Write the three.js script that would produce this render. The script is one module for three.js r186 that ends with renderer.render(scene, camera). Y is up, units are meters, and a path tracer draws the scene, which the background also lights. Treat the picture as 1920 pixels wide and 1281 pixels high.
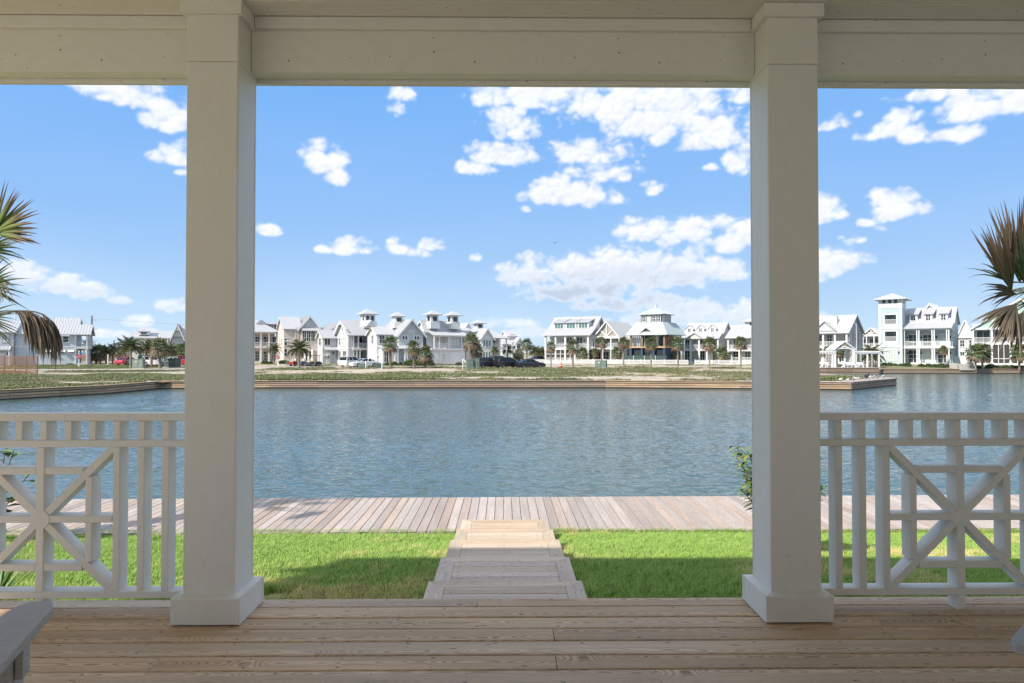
import * as THREE from 'three';
import { mergeGeometries } from 'three/addons/utils/BufferGeometryUtils.js';
import { ImprovedNoise } from 'three/addons/math/ImprovedNoise.js';

// ---------------------------------------------------------------- camera, sky, sun, exposure
const scene = new THREE.Scene();
const EYE = 1.363, RAD = Math.PI / 180;
const camera = new THREE.PerspectiveCamera(53.16, 1024 / 683, 0.05, 6000);
camera.position.set(0, EYE, 0);
camera.rotation.order = 'YXZ';
camera.rotation.set(0.96 * RAD, -0.67 * RAD, 0);
const renderer = new THREE.WebGLRenderer({ antialias: true });
renderer.setSize(1024, 683);
renderer.toneMapping = THREE.LinearToneMapping;
renderer.toneMappingExposure = 2.05;
renderer.shadowMap.enabled = true;
scene.add(camera);

const SUN_AZ = 50 * RAD, SUN_EL = 38.5 * RAD;           // behind the porch, to the left
const sunDir = new THREE.Vector3(-Math.sin(SUN_AZ) * Math.cos(SUN_EL), Math.sin(SUN_EL), Math.cos(SUN_AZ) * Math.cos(SUN_EL));
const sun = new THREE.DirectionalLight(new THREE.Color(1, 0.93, 0.82), 2.85);
sun.position.copy(sunDir).multiplyScalar(300).add(new THREE.Vector3(0, 0, -70));
sun.target.position.set(0, 0, -70);
sun.castShadow = true;
sun.shadow.mapSize.set(4096, 4096);
Object.assign(sun.shadow.camera, { left: -160, right: 160, top: 120, bottom: -120, near: 1, far: 700 });
sun.shadow.radius = 1.6;
scene.add(sun, sun.target);

// seeded random numbers
function mulberry(a) { return () => { a |= 0; a = a + 0x6D2B79F5 | 0; let t = Math.imul(a ^ a >>> 15, 1 | a); t = t + Math.imul(t ^ t >>> 7, 61 | t) ^ t; return ((t ^ t >>> 14) >>> 0) / 4294967296; }; }
let rnd = mulberry(20240611);
const rr = (a, b) => a + (b - a) * rnd();
const pick = (a) => a[Math.floor(rnd() * a.length)];
const { smoothstep, clamp, lerp } = THREE.MathUtils;
const sstep = (a, b, x) => { const t = clamp((x - a) / (b - a), 0, 1); return t * t * (3 - 2 * t); };
// fast 2-D value noise for textures and sky
const P2 = (() => { const g = mulberry(77), p = new Float32Array(65536); for (let i = 0; i < 65536; i++) p[i] = g(); return p; })();
function vn(x, y) {
  const xi = Math.floor(x), yi = Math.floor(y), fx = x - xi, fy = y - yi;
  const u = fx * fx * (3 - 2 * fx), v = fy * fy * (3 - 2 * fy), a = xi & 255, b = (xi + 1) & 255, c = (yi & 255) << 8, d = ((yi + 1) & 255) << 8;
  const p = P2[a + c], q = P2[b + c], r = P2[a + d], s = P2[b + d];
  return p + (q - p) * u + (r - p) * v + (p - q - r + s) * u * v;
}
function fbm(x, y, o) { let s = 0, a = 0.5, n = 0; for (let i = 0; i < o; i++) { s += a * vn(x, y); n += a; x = x * 2.03 + 17.3; y = y * 2.03 + 9.1; a *= 0.5; } return s / n; }

function puff(x, y) {                                  // rounded lumps, 1 at their middle
  const xi = Math.floor(x), yi = Math.floor(y); let m = 9;
  for (let a = -1; a <= 1; a++) for (let b = -1; b <= 1; b++) { const h = ((xi + a) & 255) + (((yi + b) & 255) << 8), dx = xi + a + P2[h] - x, dy = yi + b + P2[(h + 7919) & 65535] - y, d = dx * dx + dy * dy; if (d < m) m = d; }
  return 1 - Math.sqrt(m);
}
// the sky: clear air with fair-weather cumulus, as an equirectangular table
function makeSky() {
  const W = 4096, Hh = 2048, data = new Float32Array(W * Hh * 4);
  // clouds: [azimuth, elevation, half width, half height (degrees), strength, grey of the base]
  const C = CLOUDS.map((c) => c.slice());
  const g = mulberry(5150);
  for (let i = 0; i < 150; i++) {                      // the same kind of sky all the way round
    const az = 44 + g() * 272, el = 2 + Math.pow(g(), 1.6) * 60, k = 0.45 + el / 40;
    const n = 2 + Math.floor(g() * 4), w = (1.5 + 3.5 * g()) * k, base = 0.3 * g();
    for (let j = 0; j < n; j++) C.push([((az + (g() - 0.5) * w * 2.4 / Math.cos(el * RAD) + 180) % 360) - 180, el + (g() - 0.4) * w * 0.55, w * (0.5 + 0.5 * g()), w * (0.26 + 0.22 * g()), 0.8 + 0.3 * g(), base]);
  }
  for (let i = 0; i < 260; i++) C.push([g() * 360 - 180, 27 + 61 * g(), 4 + 7 * g(), 3 + 4 * g(), 0.85 + 0.3 * g(), 0.2 * g()]);  // thicker cloud overhead, out of view, added to brighten the shaded porch
  // coarse bins so that each pixel looks at few clouds
  const bins = Array.from({ length: 72 * 36 }, () => []);
  for (const c of C) {
    const ca = Math.max(0.08, Math.cos(Math.min(89, Math.abs(c[1]) + c[3]) * RAD)), da = Math.min(180, 2.0 * c[2] / ca + 5), de = 2.0 * c[3] + 3;
    for (let e = Math.floor((c[1] - de + 90) / 5); e <= Math.floor((c[1] + de + 90) / 5); e++) {
      if (e < 0 || e > 35) continue;
      const a0 = Math.floor((c[0] - da + 180) / 5), a1 = Math.floor((c[0] + da + 180) / 5), seen = new Set();
      for (let a = a0; a <= a1; a++) seen.add(((a % 72) + 72) % 72);
      for (const a of seen) bins[e * 72 + a].push(c);
    }
  }
  const half = THREE.DataUtils;
  for (let j = 0; j < Hh; j++) {
    const el = ((j + 0.5) / Hh - 0.5) * 180, e = Math.max(el, 0);
    const t = 1 - Math.exp(-e / 10), t2 = sstep(18, 80, e);
    const br = lerp(lerp(0.33, 0.072, t), 0.07, t2), bg = lerp(lerp(0.42, 0.207, t), 0.19, t2), bb = lerp(lerp(0.48, 0.465, t), 0.44, t2);
    const ce = Math.cos(el * RAD);
    for (let i = 0; i < W; i++) {
      if (el > 32 && ((i & 1) || (j & 1))) { const q = ((j & 1 ? j - 1 : j) * W + (i & ~1)) * 4, o = (j * W + i) * 4; data[o] = data[q]; data[o + 1] = data[q + 1]; data[o + 2] = data[q + 2]; data[o + 3] = 1; continue; }   // coarser overhead
      // three's equirectangular convention: u = atan2(z, x) / 2pi + 0.5
      const th = ((i + 0.5) / W - 0.5) * 2 * Math.PI, x = Math.cos(th), z = Math.sin(th);
      let az = Math.atan2(x, -z) / RAD;
      let r = br, gg = bg, b = bb;
      if (el > 0.2) {
        const hz = 0.05 * (fbm(az * 0.08 + 90, el * 0.3 + 4, 3) - 0.5) * Math.exp(-e / 14); r += hz; gg += hz * 0.8; b += hz * 0.4;
        const list = bins[Math.min(35, Math.floor((el + 90) / 5)) * 72 + Math.min(71, Math.floor((az + 180) / 5))];
        if (list.length) {
          const hi = sstep(30, 38, el), rz = 90 - el, ax = az * 0.86, ay = el, hx = rz * Math.sin(az * RAD) * 0.86 + 300, hy = rz * Math.cos(az * RAD), nx = hi < 0.5 ? ax : hx, ny = hi < 0.5 ? ay : hy;
          const wx = (fbm(nx * 0.55 + 31, ny * 0.7 + 11, 4) - 0.5) * 2.0, wy = (fbm(nx * 0.55 + 131, ny * 0.7 + 71, 4) - 0.5) * 1.3;
          let d = 0, low = 0, grey = 0;
          for (const c of list) {
            let dx = az - c[0]; if (dx > 180) dx -= 360; if (dx < -180) dx += 360;
            dx = (dx * Math.cos(c[1] * RAD) + wx * Math.min(1, c[2] / 2.2)) / c[2];
            let dy = (el - c[1] + wy * Math.min(1, c[3] / 1.6)) / c[3];
            const ddy = dy < 0 ? dy * 1.6 : dy, q = c[4] * (1 - dx * dx - ddy * ddy);
            if (q > -0.8) { const w = Math.max(0, q + 0.8); d = Math.max(d, q + 0.9) ; low += w * clamp(0.5 - dy * 0.7, 0, 1.4); grey += w * c[5]; }
          }
          if (d > 0) {
            let sw = 0, lw = 0, gw = 0;
            for (const c of list) {
              let dx = az - c[0]; if (dx > 180) dx -= 360; if (dx < -180) dx += 360;
              dx = dx * Math.cos(c[1] * RAD) / c[2]; const dy = (el - c[1]) / c[3], w = Math.exp(-dx * dx - dy * dy * 0.5);
              sw += w; lw += w * clamp(0.45 - dy * 0.75, 0, 1.3); gw += w * c[5];
            }
            const ns = (X, Y) => { const qx = X + 0.35 * (vn(X * 2 + 3, Y * 2) - 0.5), qy = Y + 0.35 * (vn(X * 2 + 91, Y * 2 + 5) - 0.5); return (puff(qx * 0.85, qy * 1.05) * 0.50 + puff(qx * 1.9 + 40, qy * 2.2) * 0.30 + puff(qx * 4.2 + 80, qy * 4.6) * 0.14 + puff(qx * 9 + 8, qy * 9.4) * 0.06 - 0.585) * 2.6 + (fbm(X * 0.9 + 7, Y * 1.1 + 3, 3) - 0.5) * 1.2; };
            const n2 = (ex, ey) => (hi <= 0 ? ns((ax + ex) * 0.78, (ay + ey) * 0.78) : hi >= 1 ? ns((hx + ex) * 0.6, (hy + ey) * 0.6) : lerp(ns((ax + ex) * 0.78, (ay + ey) * 0.78), ns((hx + ex) * 0.6, (hy + ey) * 0.6), hi)), n0 = n2(0, 0), den = (d - 0.9) + n0 + 0.17;
            const wisp = 0.35 * (fbm(nx * 3.3 + 11, ny * 3.9 + 60, 4) - 0.5), al = den + wisp > -0.42 ? 1 - Math.exp(-Math.pow(den + wisp + 0.42, 2.2) * 1.35) : 0;
            if (al > 0.003) {
              const thick = sstep(0.15, 1.3, den), base = clamp(lw / Math.max(sw, 1e-4), 0, 1) * clamp(gw / Math.max(sw, 1e-4), 0, 1);
              const rel = clamp((n0 - n2(-0.13, 0.17)) * 0.5, -0.5, 0.5) * (0.35 + 0.65 * thick), sh = clamp(base * thick * 1.2 - rel * 0.6 + 0.22, 0, 1);
              const tex = 1 + 0.10 * (fbm(nx * 3.1 + 0.5 * wx, ny * 3.9 + 90, 4) - 0.5);
              const cr = lerp(0.545, 0.29, sh) * tex, cg = lerp(0.55, 0.325, sh) * tex, cb = lerp(0.56, 0.39, sh) * tex;
              const far = al * (0.72 + 0.28 * sstep(1, 9, el));
              r = lerp(r, cr, far); gg = lerp(gg, cg, far); b = lerp(b, cb, far);
            }
          }
        }
      }
      const o = (j * W + i) * 4; data[o] = r; data[o + 1] = gg; data[o + 2] = b; data[o + 3] = 1;
    }
  }
  const t = new THREE.DataTexture(data, W, Hh, THREE.RGBAFormat, THREE.FloatType);
  t.mapping = THREE.EquirectangularReflectionMapping; t.magFilter = t.minFilter = THREE.LinearFilter; t.needsUpdate = true;
  return t;
}
// fair-weather cumulus over the far shore (bearing and height in degrees)
const CLOUDS = [
  [-28.15,18.19,3.14,1.07,1,0.1], [-26.03,17.53,2.07,1.24,1,0.15], [-26.74,16.70,1.37,0.81,0.9,0.1], [-29.70,18.64,1.92,0.49,0.7,0], [-31.52,18.49,1.23,0.27,0.5,0],
  [-25.37,14.64,1.06,1.14,1,0.1], [-26.67,14.26,0.69,0.49,0.6,0], [-25.04,13.38,0.57,0.35,0.8,0], [-14.75,15.09,1.37,1.37,1,0.05], [-15.42,15.85,0.96,0.96,0.9,0.05],
  [-13.91,14.13,0.98,0.98,1,0.1], [-13.40,15.46,0.65,0.57,0.8,0], [-16.33,15.58,0.32,0.40,0.5,0], [-8.66,20.50,0.98,0.85,0.85,0], [-9.10,19.42,0.58,0.55,0.6,0],
  [2.46,20.70,5.02,1.33,1.1,0.1], [0.67,18.45,2.34,1.61,1,0.1], [-0.22,16.21,3.01,0.99,1,0.15], [-2.68,15.11,1.55,0.75,0.9,0.1], [9.10,19.81,4.52,2.15,1.2,0.1],
  [12.98,18.79,4.43,2.74,1.2,0.15], [16.74,17.13,2.75,1.96,1.1,0.1], [18.97,15.17,1.08,1.42,1,0.1], [7.35,16.08,3.17,1.31,1,0.15], [8.22,14.61,2.55,0.91,0.6,0],
  [19.17,19.77,1.50,0.75,0.8,0], [15.50,20.51,3.50,0.68,1,0], [3.80,13.16,2.39,1.19,1,0.15], [6.24,12.86,3.02,1.10,1,0.15], [8.88,12.49,1.19,0.59,0.8,0],
  [1.79,11.91,0.39,0.34,0.6,0], [12.47,13.39,0.83,0.58,0.65,0], [12.34,13.06,0.50,0.33,0.6,0], [17.15,14.64,0.55,0.32,0.7,0], [11.91,10.06,2.32,1.19,1,0.1],
  [15.08,9.51,2.88,1.26,1,0.15], [17.35,10.02,2.41,1.08,1,0.1], [18.37,8.73,2.19,1.16,1,0.1], [20.36,9.24,2.33,1.39,1,0.1], [2.46,6.55,3.20,1.41,1.1,0.6],
  [6.02,6.52,3.96,1.85,1.1,0.9], [10.40,6.57,4.73,2.17,1.15,0.9], [14.25,6.35,3.76,1.71,1.1,0.7], [17.15,6.68,2.03,0.93,1,0.3], [6.90,5.19,5.27,1.15,1.1,1],
  [17.96,6.36,1.61,0.84,0.9,0.1], [10.40,7.53,2.58,1.30,1,0.2], [11.27,3.94,5.58,0.79,0.9,0.5], [15.50,3.19,4.98,1.03,1,0.35], [19.57,3.03,4.37,1.26,1,0.4],
  [13.40,2.70,6.35,0.61,0.8,0.3], [22.68,2.56,2.66,0.82,0.9,0.2], [4.69,1.52,5.33,0.62,0.7,0.2], [0.22,2.42,2.68,0.45,0.6,0.1], [-12.55,8.67,1.52,0.77,1,0.1],
  [-13.40,8.30,1.01,0.47,0.8,0.1], [-11.27,8.37,0.77,0.43,0.8,0], [-14.83,8.25,0.66,0.34,0.5,0], [-5.93,8.70,1.05,0.78,1,0.1], [-6.68,8.21,1.22,0.52,0.9,0.1],
  [-8.88,8.43,0.78,0.48,0.6,0], [-9.10,9.07,0.43,0.34,0.4,0], [-2.33,7.87,0.44,0.35,0.55,0], [-18.85,9.69,0.95,0.58,0.95,0.1], [-19.25,9.46,0.55,0.37,0.8,0],
  [-34.66,5.40,1.39,0.88,1,0.2], [-32.80,4.66,1.89,0.90,1,0.45], [-30.86,4.37,1.64,0.84,1,0.5], [-29.36,3.78,0.88,0.39,0.8,0.3], [-35.56,5.70,0.88,0.65,0.8,0.1],
  [-25.95,3.58,1.08,0.60,0.9,0.15], [-25.11,3.40,0.73,0.40,0.8,0.1], [-28.08,2.21,0.91,0.55,0.9,0.15], [-29.36,1.33,2.72,0.35,0.7,0.1], [-25.66,0.89,2.18,0.28,0.6,0.1],
  [-32.96,1.88,0.94,0.30,0.6,0.1], [25.11,10.81,1.44,1.17,1,0.1], [24.19,11.36,1.10,0.94,1,0.1], [26.31,10.32,0.57,0.39,0.7,0], [25.66,6.91,1.73,1.27,1,0.15],
  [24.93,6.35,1.83,1.04,1,0.2], [27.10,6.74,1.20,0.79,0.9,0.1], [23.44,6.62,1.50,1.22,1,0.15], [27.10,8.39,0.70,0.31,0.4,0], [30.53,16.85,1.08,0.71,0.9,0.05],
  [30.20,15.90,1.48,0.93,0.9,0.05], [31.03,15.24,0.63,0.71,0.8,0], [29.02,15.65,0.86,0.36,0.6,0], [27.63,15.73,0.30,0.29,0.45,0], [27.66,17.30,0.30,0.25,0.5,0],
  [25.66,16.85,1.18,0.41,0.6,0], [26.39,17.12,0.55,0.44,0.5,0], [34.96,16.65,2.02,1.28,0.95,0.1], [33.74,15.05,1.32,0.83,0.9,0.05], [36.44,16.52,1.94,1.19,1,0.1],
  [33.12,18.01,2.09,0.61,0.7,0], [37.86,16.72,1.34,1.30,1,0.1], [30.53,17.97,0.95,0.28,0.4,0], [30.20,10.86,1.31,0.97,1,0.1], [31.03,10.25,1.10,0.67,1,0.1],
  [29.02,11.58,0.67,0.45,0.7,0], [29.46,10.11,1.00,0.76,0.8,0.1], [31.84,10.42,0.44,0.29,0.6,0], [28.15,9.54,0.51,0.35,0.85,0], [29.19,9.07,0.61,0.23,0.4,0],
  [34.05,0.93,1.38,0.33,0.7,0.1], [32.80,0.53,2.21,0.38,0.6,0.1], [36.15,2.24,0.87,0.36,0.5,0.1],
];
scene.background = makeSky();
scene.environment = scene.background;
console.log('sky done');

// ---------------------------------------------------------------- helpers
const used = new Map();
function numbered(n) { const k = used.get(n) ?? 0; used.set(n, k + 1); return k ? `${n}_${String(k).padStart(3, '0')}` : n; }
function shade(m) { m.castShadow = m.receiveShadow = true; return m; }
function tag(o, label, category, group) { o.userData.label = label; o.userData.category = category; if (group) o.userData.group = group; return o; }
function thing(name, label, category, group) { const g = new THREE.Group(); g.name = numbered(name); scene.add(g); return tag(g, label, category, group); }
function part(name, geo, mat, parent) { const m = shade(new THREE.Mesh(geo, mat)); m.name = name; parent.add(m); return m; }
function struct(name, geo, mat) { const m = shade(new THREE.Mesh(geo, mat)); m.name = numbered(name); m.userData.kind = 'structure'; scene.add(m); return m; }
function single(name, geo, mat, label, category, group) { const m = shade(new THREE.Mesh(geo, mat)); m.name = numbered(name); scene.add(m); return tag(m, label, category, group); }
function copyOf(o, label) { const c = o.clone(); c.name = numbered(o.userData.base ?? o.name.replace(/_\d{3}$/, '')); c.userData = { ...o.userData }; if (label) c.userData.label = label; scene.add(c); return c; }
const flat = (g) => (g.index ? g.toNonIndexed() : g);
function merge(list) { const l = list.filter(Boolean).map((g) => { const f = flat(g); for (const k of Object.keys(f.attributes)) if (!['position', 'normal', 'uv'].includes(k)) f.deleteAttribute(k); if (!f.attributes.uv) f.setAttribute('uv', new THREE.BufferAttribute(new Float32Array(f.attributes.position.count * 2), 2)); return f; }); return l.length === 1 ? l[0] : mergeGeometries(l); }
// uv in metres from the way each face points
function uvm(g0, ou = 0, ov = 0) {
  const g = flat(g0), p = g.attributes.position, n = p.count, uv = new Float32Array(n * 2), a = new THREE.Vector3(), b = new THREE.Vector3(), c = new THREE.Vector3();
  for (let i = 0; i < n; i += 3) {
    a.fromBufferAttribute(p, i); b.fromBufferAttribute(p, i + 1).sub(a); c.fromBufferAttribute(p, i + 2).sub(a); b.cross(c);
    const x = Math.abs(b.x), y = Math.abs(b.y), z = Math.abs(b.z);
    for (let k = i; k < i + 3; k++) {
      const X = p.getX(k), Y = p.getY(k), Z = p.getZ(k);
      const [u, v] = y >= x && y >= z ? [X, Z] : x > z ? [Z, Y] : [X, Y];
      uv[2 * k] = u + ou; uv[2 * k + 1] = v + ov;
    }
  }
  g.setAttribute('uv', new THREE.BufferAttribute(uv, 2));
  return g;
}
function box(x0, x1, y0, y1, z0, z1) { const g = new THREE.BoxGeometry(Math.abs(x1 - x0), Math.abs(y1 - y0), Math.abs(z1 - z0)); g.translate((x0 + x1) / 2, (y0 + y1) / 2, (z0 + z1) / 2); return uvm(g); }
// a box with small chamfers on its long edges and ends, centred, size sx sy sz
function cbox(sx, sy, sz, b = 0.004) {
  const s = new THREE.Shape(), x = sx / 2 - b, y = sy / 2 - b;
  s.moveTo(-x, -y); s.lineTo(x, -y); s.lineTo(x, y); s.lineTo(-x, y); s.closePath();
  const g = new THREE.ExtrudeGeometry(s, { depth: sz - 2 * b, bevelEnabled: true, bevelThickness: b, bevelSize: b, bevelSegments: 1, steps: 1 });
  g.translate(0, 0, -sz / 2 + b); return uvm(g);
}
const cboxAt = (x0, x1, y0, y1, z0, z1, b = 0.004) => { const g = cbox(x1 - x0, y1 - y0, z1 - z0, b); g.translate((x0 + x1) / 2, (y0 + y1) / 2, (z0 + z1) / 2); return uvm(g); };
// a straight bar of section w x h between two points (h is along 'up')
function bar(a, b, w, h, up = new THREE.Vector3(0, 1, 0)) {
  const A = new THREE.Vector3(...a), B = new THREE.Vector3(...b), d = B.clone().sub(A), L = d.length(); d.normalize();
  const s = new THREE.Vector3().crossVectors(up, d); if (s.lengthSq() < 1e-6) s.set(1, 0, 0); s.normalize();
  const u = new THREE.Vector3().crossVectors(d, s).normalize();
  const g = new THREE.BoxGeometry(w, h, L); g.applyMatrix4(new THREE.Matrix4().makeBasis(s, u, d).setPosition(A.clone().add(B).multiplyScalar(0.5)));
  return uvm(g);
}
function prism(pts, z0, z1) {      // polygon in x-y, extruded from z0 to z1
  const s = new THREE.Shape(pts.map(([x, y]) => new THREE.Vector2(x, y))), g = new THREE.ExtrudeGeometry(s, { depth: z1 - z0, bevelEnabled: false });
  g.translate(0, 0, z0); return uvm(g);
}
function cyl(r0, r1, h, n = 10, x = 0, y = 0, z = 0) { const g = new THREE.CylinderGeometry(r1, r0, h, n); g.translate(x, y + h / 2, z); return g; }
function tube(pts, r, n = 5, seg = 8) { const c = new THREE.CatmullRomCurve3(pts.map((p) => new THREE.Vector3(...p))); return new THREE.TubeGeometry(c, seg, r, n, false); }
// quads / triangles from explicit corners
function polys(list) {
  const pos = []; for (const q of list) for (let i = 2; i < q.length; i++) pos.push(...q[0], ...q[i - 1], ...q[i]);
  const g = new THREE.BufferGeometry(); g.setAttribute('position', new THREE.Float32BufferAttribute(pos, 3)); g.computeVertexNormals(); return uvm(g);
}
// a bearing and height read off the photograph (1920 x 1281), at a depth of d metres, as a place in the world
function at(px, py, d) {
  const v = new THREE.Vector3((px - 960) / 1280, -(py - 640.5) / 1280, -1).applyEuler(new THREE.Euler(0.96 * RAD, -0.67 * RAD, 0, 'YXZ'));
  return v.multiplyScalar(-d / v.z).add(new THREE.Vector3(0, EYE, 0));
}
// ---------------------------------------------------------------- textures
function tex(W, H, f, srgb = true, wrap = THREE.RepeatWrapping) {
  const d = new Uint8Array(W * H * 4), c = [0, 0, 0];
  for (let j = 0; j < H; j++) for (let i = 0; i < W; i++) { f(i, j, c); const o = (j * W + i) * 4; for (let k = 0; k < 3; k++) d[o + k] = clamp(Math.round(c[k] * 255), 0, 255); d[o + 3] = 255; }
  const t = new THREE.DataTexture(d, W, H); t.magFilter = THREE.LinearFilter; t.minFilter = THREE.LinearMipmapLinearFilter; t.generateMipmaps = true; t.wrapS = t.wrapT = wrap; if (srgb) t.colorSpace = THREE.SRGBColorSpace; t.needsUpdate = true;
  return t;
}
const lin2s = (x) => (x <= 0.0031308 ? 12.92 * x : 1.055 * Math.pow(x, 1 / 2.4) - 0.055);
// sawn softwood boards: 4.877 m long, six rows of 0.14 m; u runs along the board
const WOODL = 4.8768, ROWS = 6;
function woodTex(seed, early, late, o = {}) {
  const W = 2048, Hr = 64, g = mulberry(seed), rows = [];
  for (let k = 0; k < ROWS; k++) {
    const kn = []; const nk = o.knots ?? 3; for (let i = 0; i < nk; i++) kn.push([g() * WOODL, (g() - 0.5) * 0.1, 0.006 + 0.010 * g()]);
    rows.push({ z0: 0.015 + 0.06 * g(), y0: (g() - 0.5) * 0.10, s: (g() - 0.5) * 0.03, f: 120 + 110 * g(), o: g() * 100, kn, tone: 0.9 + 0.2 * g() });
  }
  return tex(W, Hr * ROWS, (i, j, c) => {
    const k = Math.floor(j / Hr), R = rows[k], u = (i + 0.5) / W * WOODL, y = ((j % Hr) + 0.5) / Hr * 0.14 - 0.07, ur = u / WOODL * 2 * Math.PI;
    const cu = Math.cos(ur) * 1.6 + R.o, su = Math.sin(ur) * 1.6 + R.o;
    let zz = R.z0 + R.s * Math.sin(ur) * 0.9 + 0.055 * (fbm(cu * 1.4, su * 1.4, 3) - 0.5), yy = y - R.y0 + 0.03 * (fbm(cu * 1.7 + 50, su * 1.7, 2) - 0.5), knot = 0;
    for (const [ku, ky, kr] of R.kn) {
      let du = u - ku; if (du > WOODL / 2) du -= WOODL; if (du < -WOODL / 2) du += WOODL;
      const q = Math.hypot(du / 2.2, y - ky), e = Math.exp(-q * q / (kr * kr * 9)); zz += 0.022 * e; if (q < kr) knot = Math.max(knot, 1 - q / kr);
    }
    const r = Math.sqrt(yy * yy + zz * zz) + 0.0012 * (fbm(u * 6 + R.o, y * 90, 2) - 0.5), q = r * R.f, f = q - Math.floor(q);
    const lt = sstep(0.35, 0.85, f) * (1 - sstep(0.9, 1, f)), streak = vn(u * 9 + R.o, y * 900) * 0.6 + vn(u * 30, y * 1700) * 0.4 - 0.5;
    const blot = fbm(u * 1.3 + R.o, y * 14 + 5, 4) - 0.5;
    let m = clamp(lt * (o.contrast ?? 0.8) * (0.7 + 0.6 * vn(q * 0.9, R.o)) + knot * 1.3, 0, 1.4);
    let v = R.tone * (1 + streak * (o.streak ?? 0.22) + blot * (o.blot ?? 0.5));
    if (vn(u * 3.2 + 9 + R.o, y * 260) > 0.93) v *= 0.8;                       // checks and dirt along the grain
    if (o.nails !== false) {
      const du = Math.abs(((u + 0.2032) % 0.4064) - 0.2032), idx = Math.round(u / 0.4064), off = P2[(idx * 37 + k * 911) & 65535] * 0.012 - 0.006;
      const dn = Math.min(Math.hypot(du + off, y - 0.046 - off), Math.hypot(du - off, y + 0.044 + off)); if (dn < 0.0042) v *= 0.22; else if (dn < 0.008) v *= 0.8;
    }
    for (let n = 0; n < 3; n++) c[n] = lin2s(clamp((early[n] * (1 - m) + late[n] * m) * v, 0, 1));
  });
}
// plain surfaces: soft blotches, brush grain and specks
function paintTex(seed, base, o = {}) {
  const W = o.size ?? 512, ox = seed * 13.7;
  const specks = []; const g = mulberry(seed); for (let i = 0; i < (o.specks ?? 0); i++) specks.push([g() * W, g() * W, (0.5 + g() * g() * 1.6) * (o.speckSize ?? 1), g()]);
  const mask = new Float32Array(W * W);
  for (const [x, y, r, k] of specks) for (let a = -4; a <= 4; a++) for (let b = -4; b <= 4; b++) { const d = Math.hypot(a * (0.7 + k * 0.6), b); if (d <= r + 0.5) { const q = ((Math.floor(y) + b + W) % W) * W + (Math.floor(x) + a + W) % W; mask[q] = Math.max(mask[q], clamp(r + 0.5 - d, 0, 1) * (0.5 + 0.5 * k)); } }
  return tex(W, W, (i, j, c) => {
    const u = i / W * 2 * Math.PI, v = j / W * 2 * Math.PI, R = 2.2;
    const n = fbm(Math.cos(u) * R + ox + Math.cos(v) * 3.1, Math.sin(u) * R + Math.sin(v) * 3.1 + 40, 4) - 0.5, br = vn(i * (o.gx ?? 0.5), j * (o.gy ?? 0.04) + ox) - 0.5;
    const k = 1 + n * (o.blot ?? 0.08) + br * (o.brush ?? 0.04), m = mask[j * W + i];
    for (let q = 0; q < 3; q++) c[q] = lin2s(clamp(lerp(base[q] * k, (o.dirt ?? [0.05, 0.045, 0.04])[q], m), 0, 1));
  });
}
const lrgb = (r, g, b) => new THREE.Color().setRGB(r, g, b);
function mat(c, rough = 0.7, o = {}) { return new THREE.MeshStandardMaterial({ color: Array.isArray(c) ? lrgb(...c) : c, roughness: rough, ...o }); }
// one board along x, length L, width W (z), thickness T, top at y = 0; wood row k and start u0 (metres) on a wood texture
function boardGeo(L, W, T, k, u0, b = 0.004) {
  const g = cbox(L, T, W, b); g.translate(0, -T / 2, 0);
  const p = g.attributes.position, n = g.attributes.normal, uv = g.attributes.uv;
  for (let i = 0; i < p.count; i++) {
    const v = clamp(Math.abs(n.getY(i)) > 0.5 ? p.getZ(i) / W + 0.5 : (p.getY(i) / T + 1) * 0.25, 0.02, 0.98);
    uv.setXY(i, (p.getX(i) + L / 2 + u0) / WOODL, (k + v) / ROWS);
  }
  return g;
}

// ---------------------------------------------------------------- porch: deck, columns, beams, ceiling, house wall
const T = {};
T.deck = woodTex(11, [0.67, 0.515, 0.37], [0.40, 0.265, 0.16], { contrast: 0.85, knots: 3, blot: 0.55 });
T.walk = woodTex(23, [0.49, 0.42, 0.375], [0.32, 0.255, 0.215], { contrast: 0.8, knots: 5, streak: 0.25, blot: 0.35 });
T.step = woodTex(37, [0.57, 0.46, 0.345], [0.42, 0.31, 0.215], { contrast: 0.7, knots: 4 });
const toneMats = (map, tones, rough) => tones.map((t) => new THREE.MeshStandardMaterial({ map, color: lrgb(...t), roughness: rough }));
const deckMats = toneMats(T.deck, [[1, 1, 1], [0.9, 0.92, 0.95], [1.0, 0.94, 0.86], [0.8, 0.77, 0.75], [1.02, 1.04, 1.08], [0.88, 0.82, 0.74]], 0.7);
const walkMats = toneMats(T.walk, [[1, 1, 1], [0.9, 0.9, 0.9], [1.0, 0.95, 0.91], [0.82, 0.8, 0.79], [1, 1.02, 1.04], [0.95, 0.88, 0.82]], 0.8);
const stepMats = toneMats(T.step, [[1, 1, 1], [0.93, 0.93, 0.93], [1, 0.95, 0.88]], 0.75);
const stepShade = toneMats(T.walk, [[1.3, 1.24, 1.15], [1.2, 1.16, 1.08]], 0.8);  // for treads lying in shade: their greyer look is put into the colour
const trimTex = paintTex(3, [0.80, 0.775, 0.72], { blot: 0.06, brush: 0.05, gx: 0.03, gy: 0.6, specks: 60, speckSize: 1.3, dirt: [0.10, 0.08, 0.06] });
const shaftTex = paintTex(5, [0.80, 0.775, 0.72], { blot: 0.05, brush: 0.05, gx: 0.6, gy: 0.03, specks: 26, dirt: [0.16, 0.13, 0.1] });
const trim = mat([1, 1, 1], 0.55, { map: trimTex }), shaft = mat([1, 1, 1], 0.5, { map: shaftTex });
const PORCH_L = -5.6, PORCH_R = 7.45, WALL_Z = 4.4, CEIL = 3.165;
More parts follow.
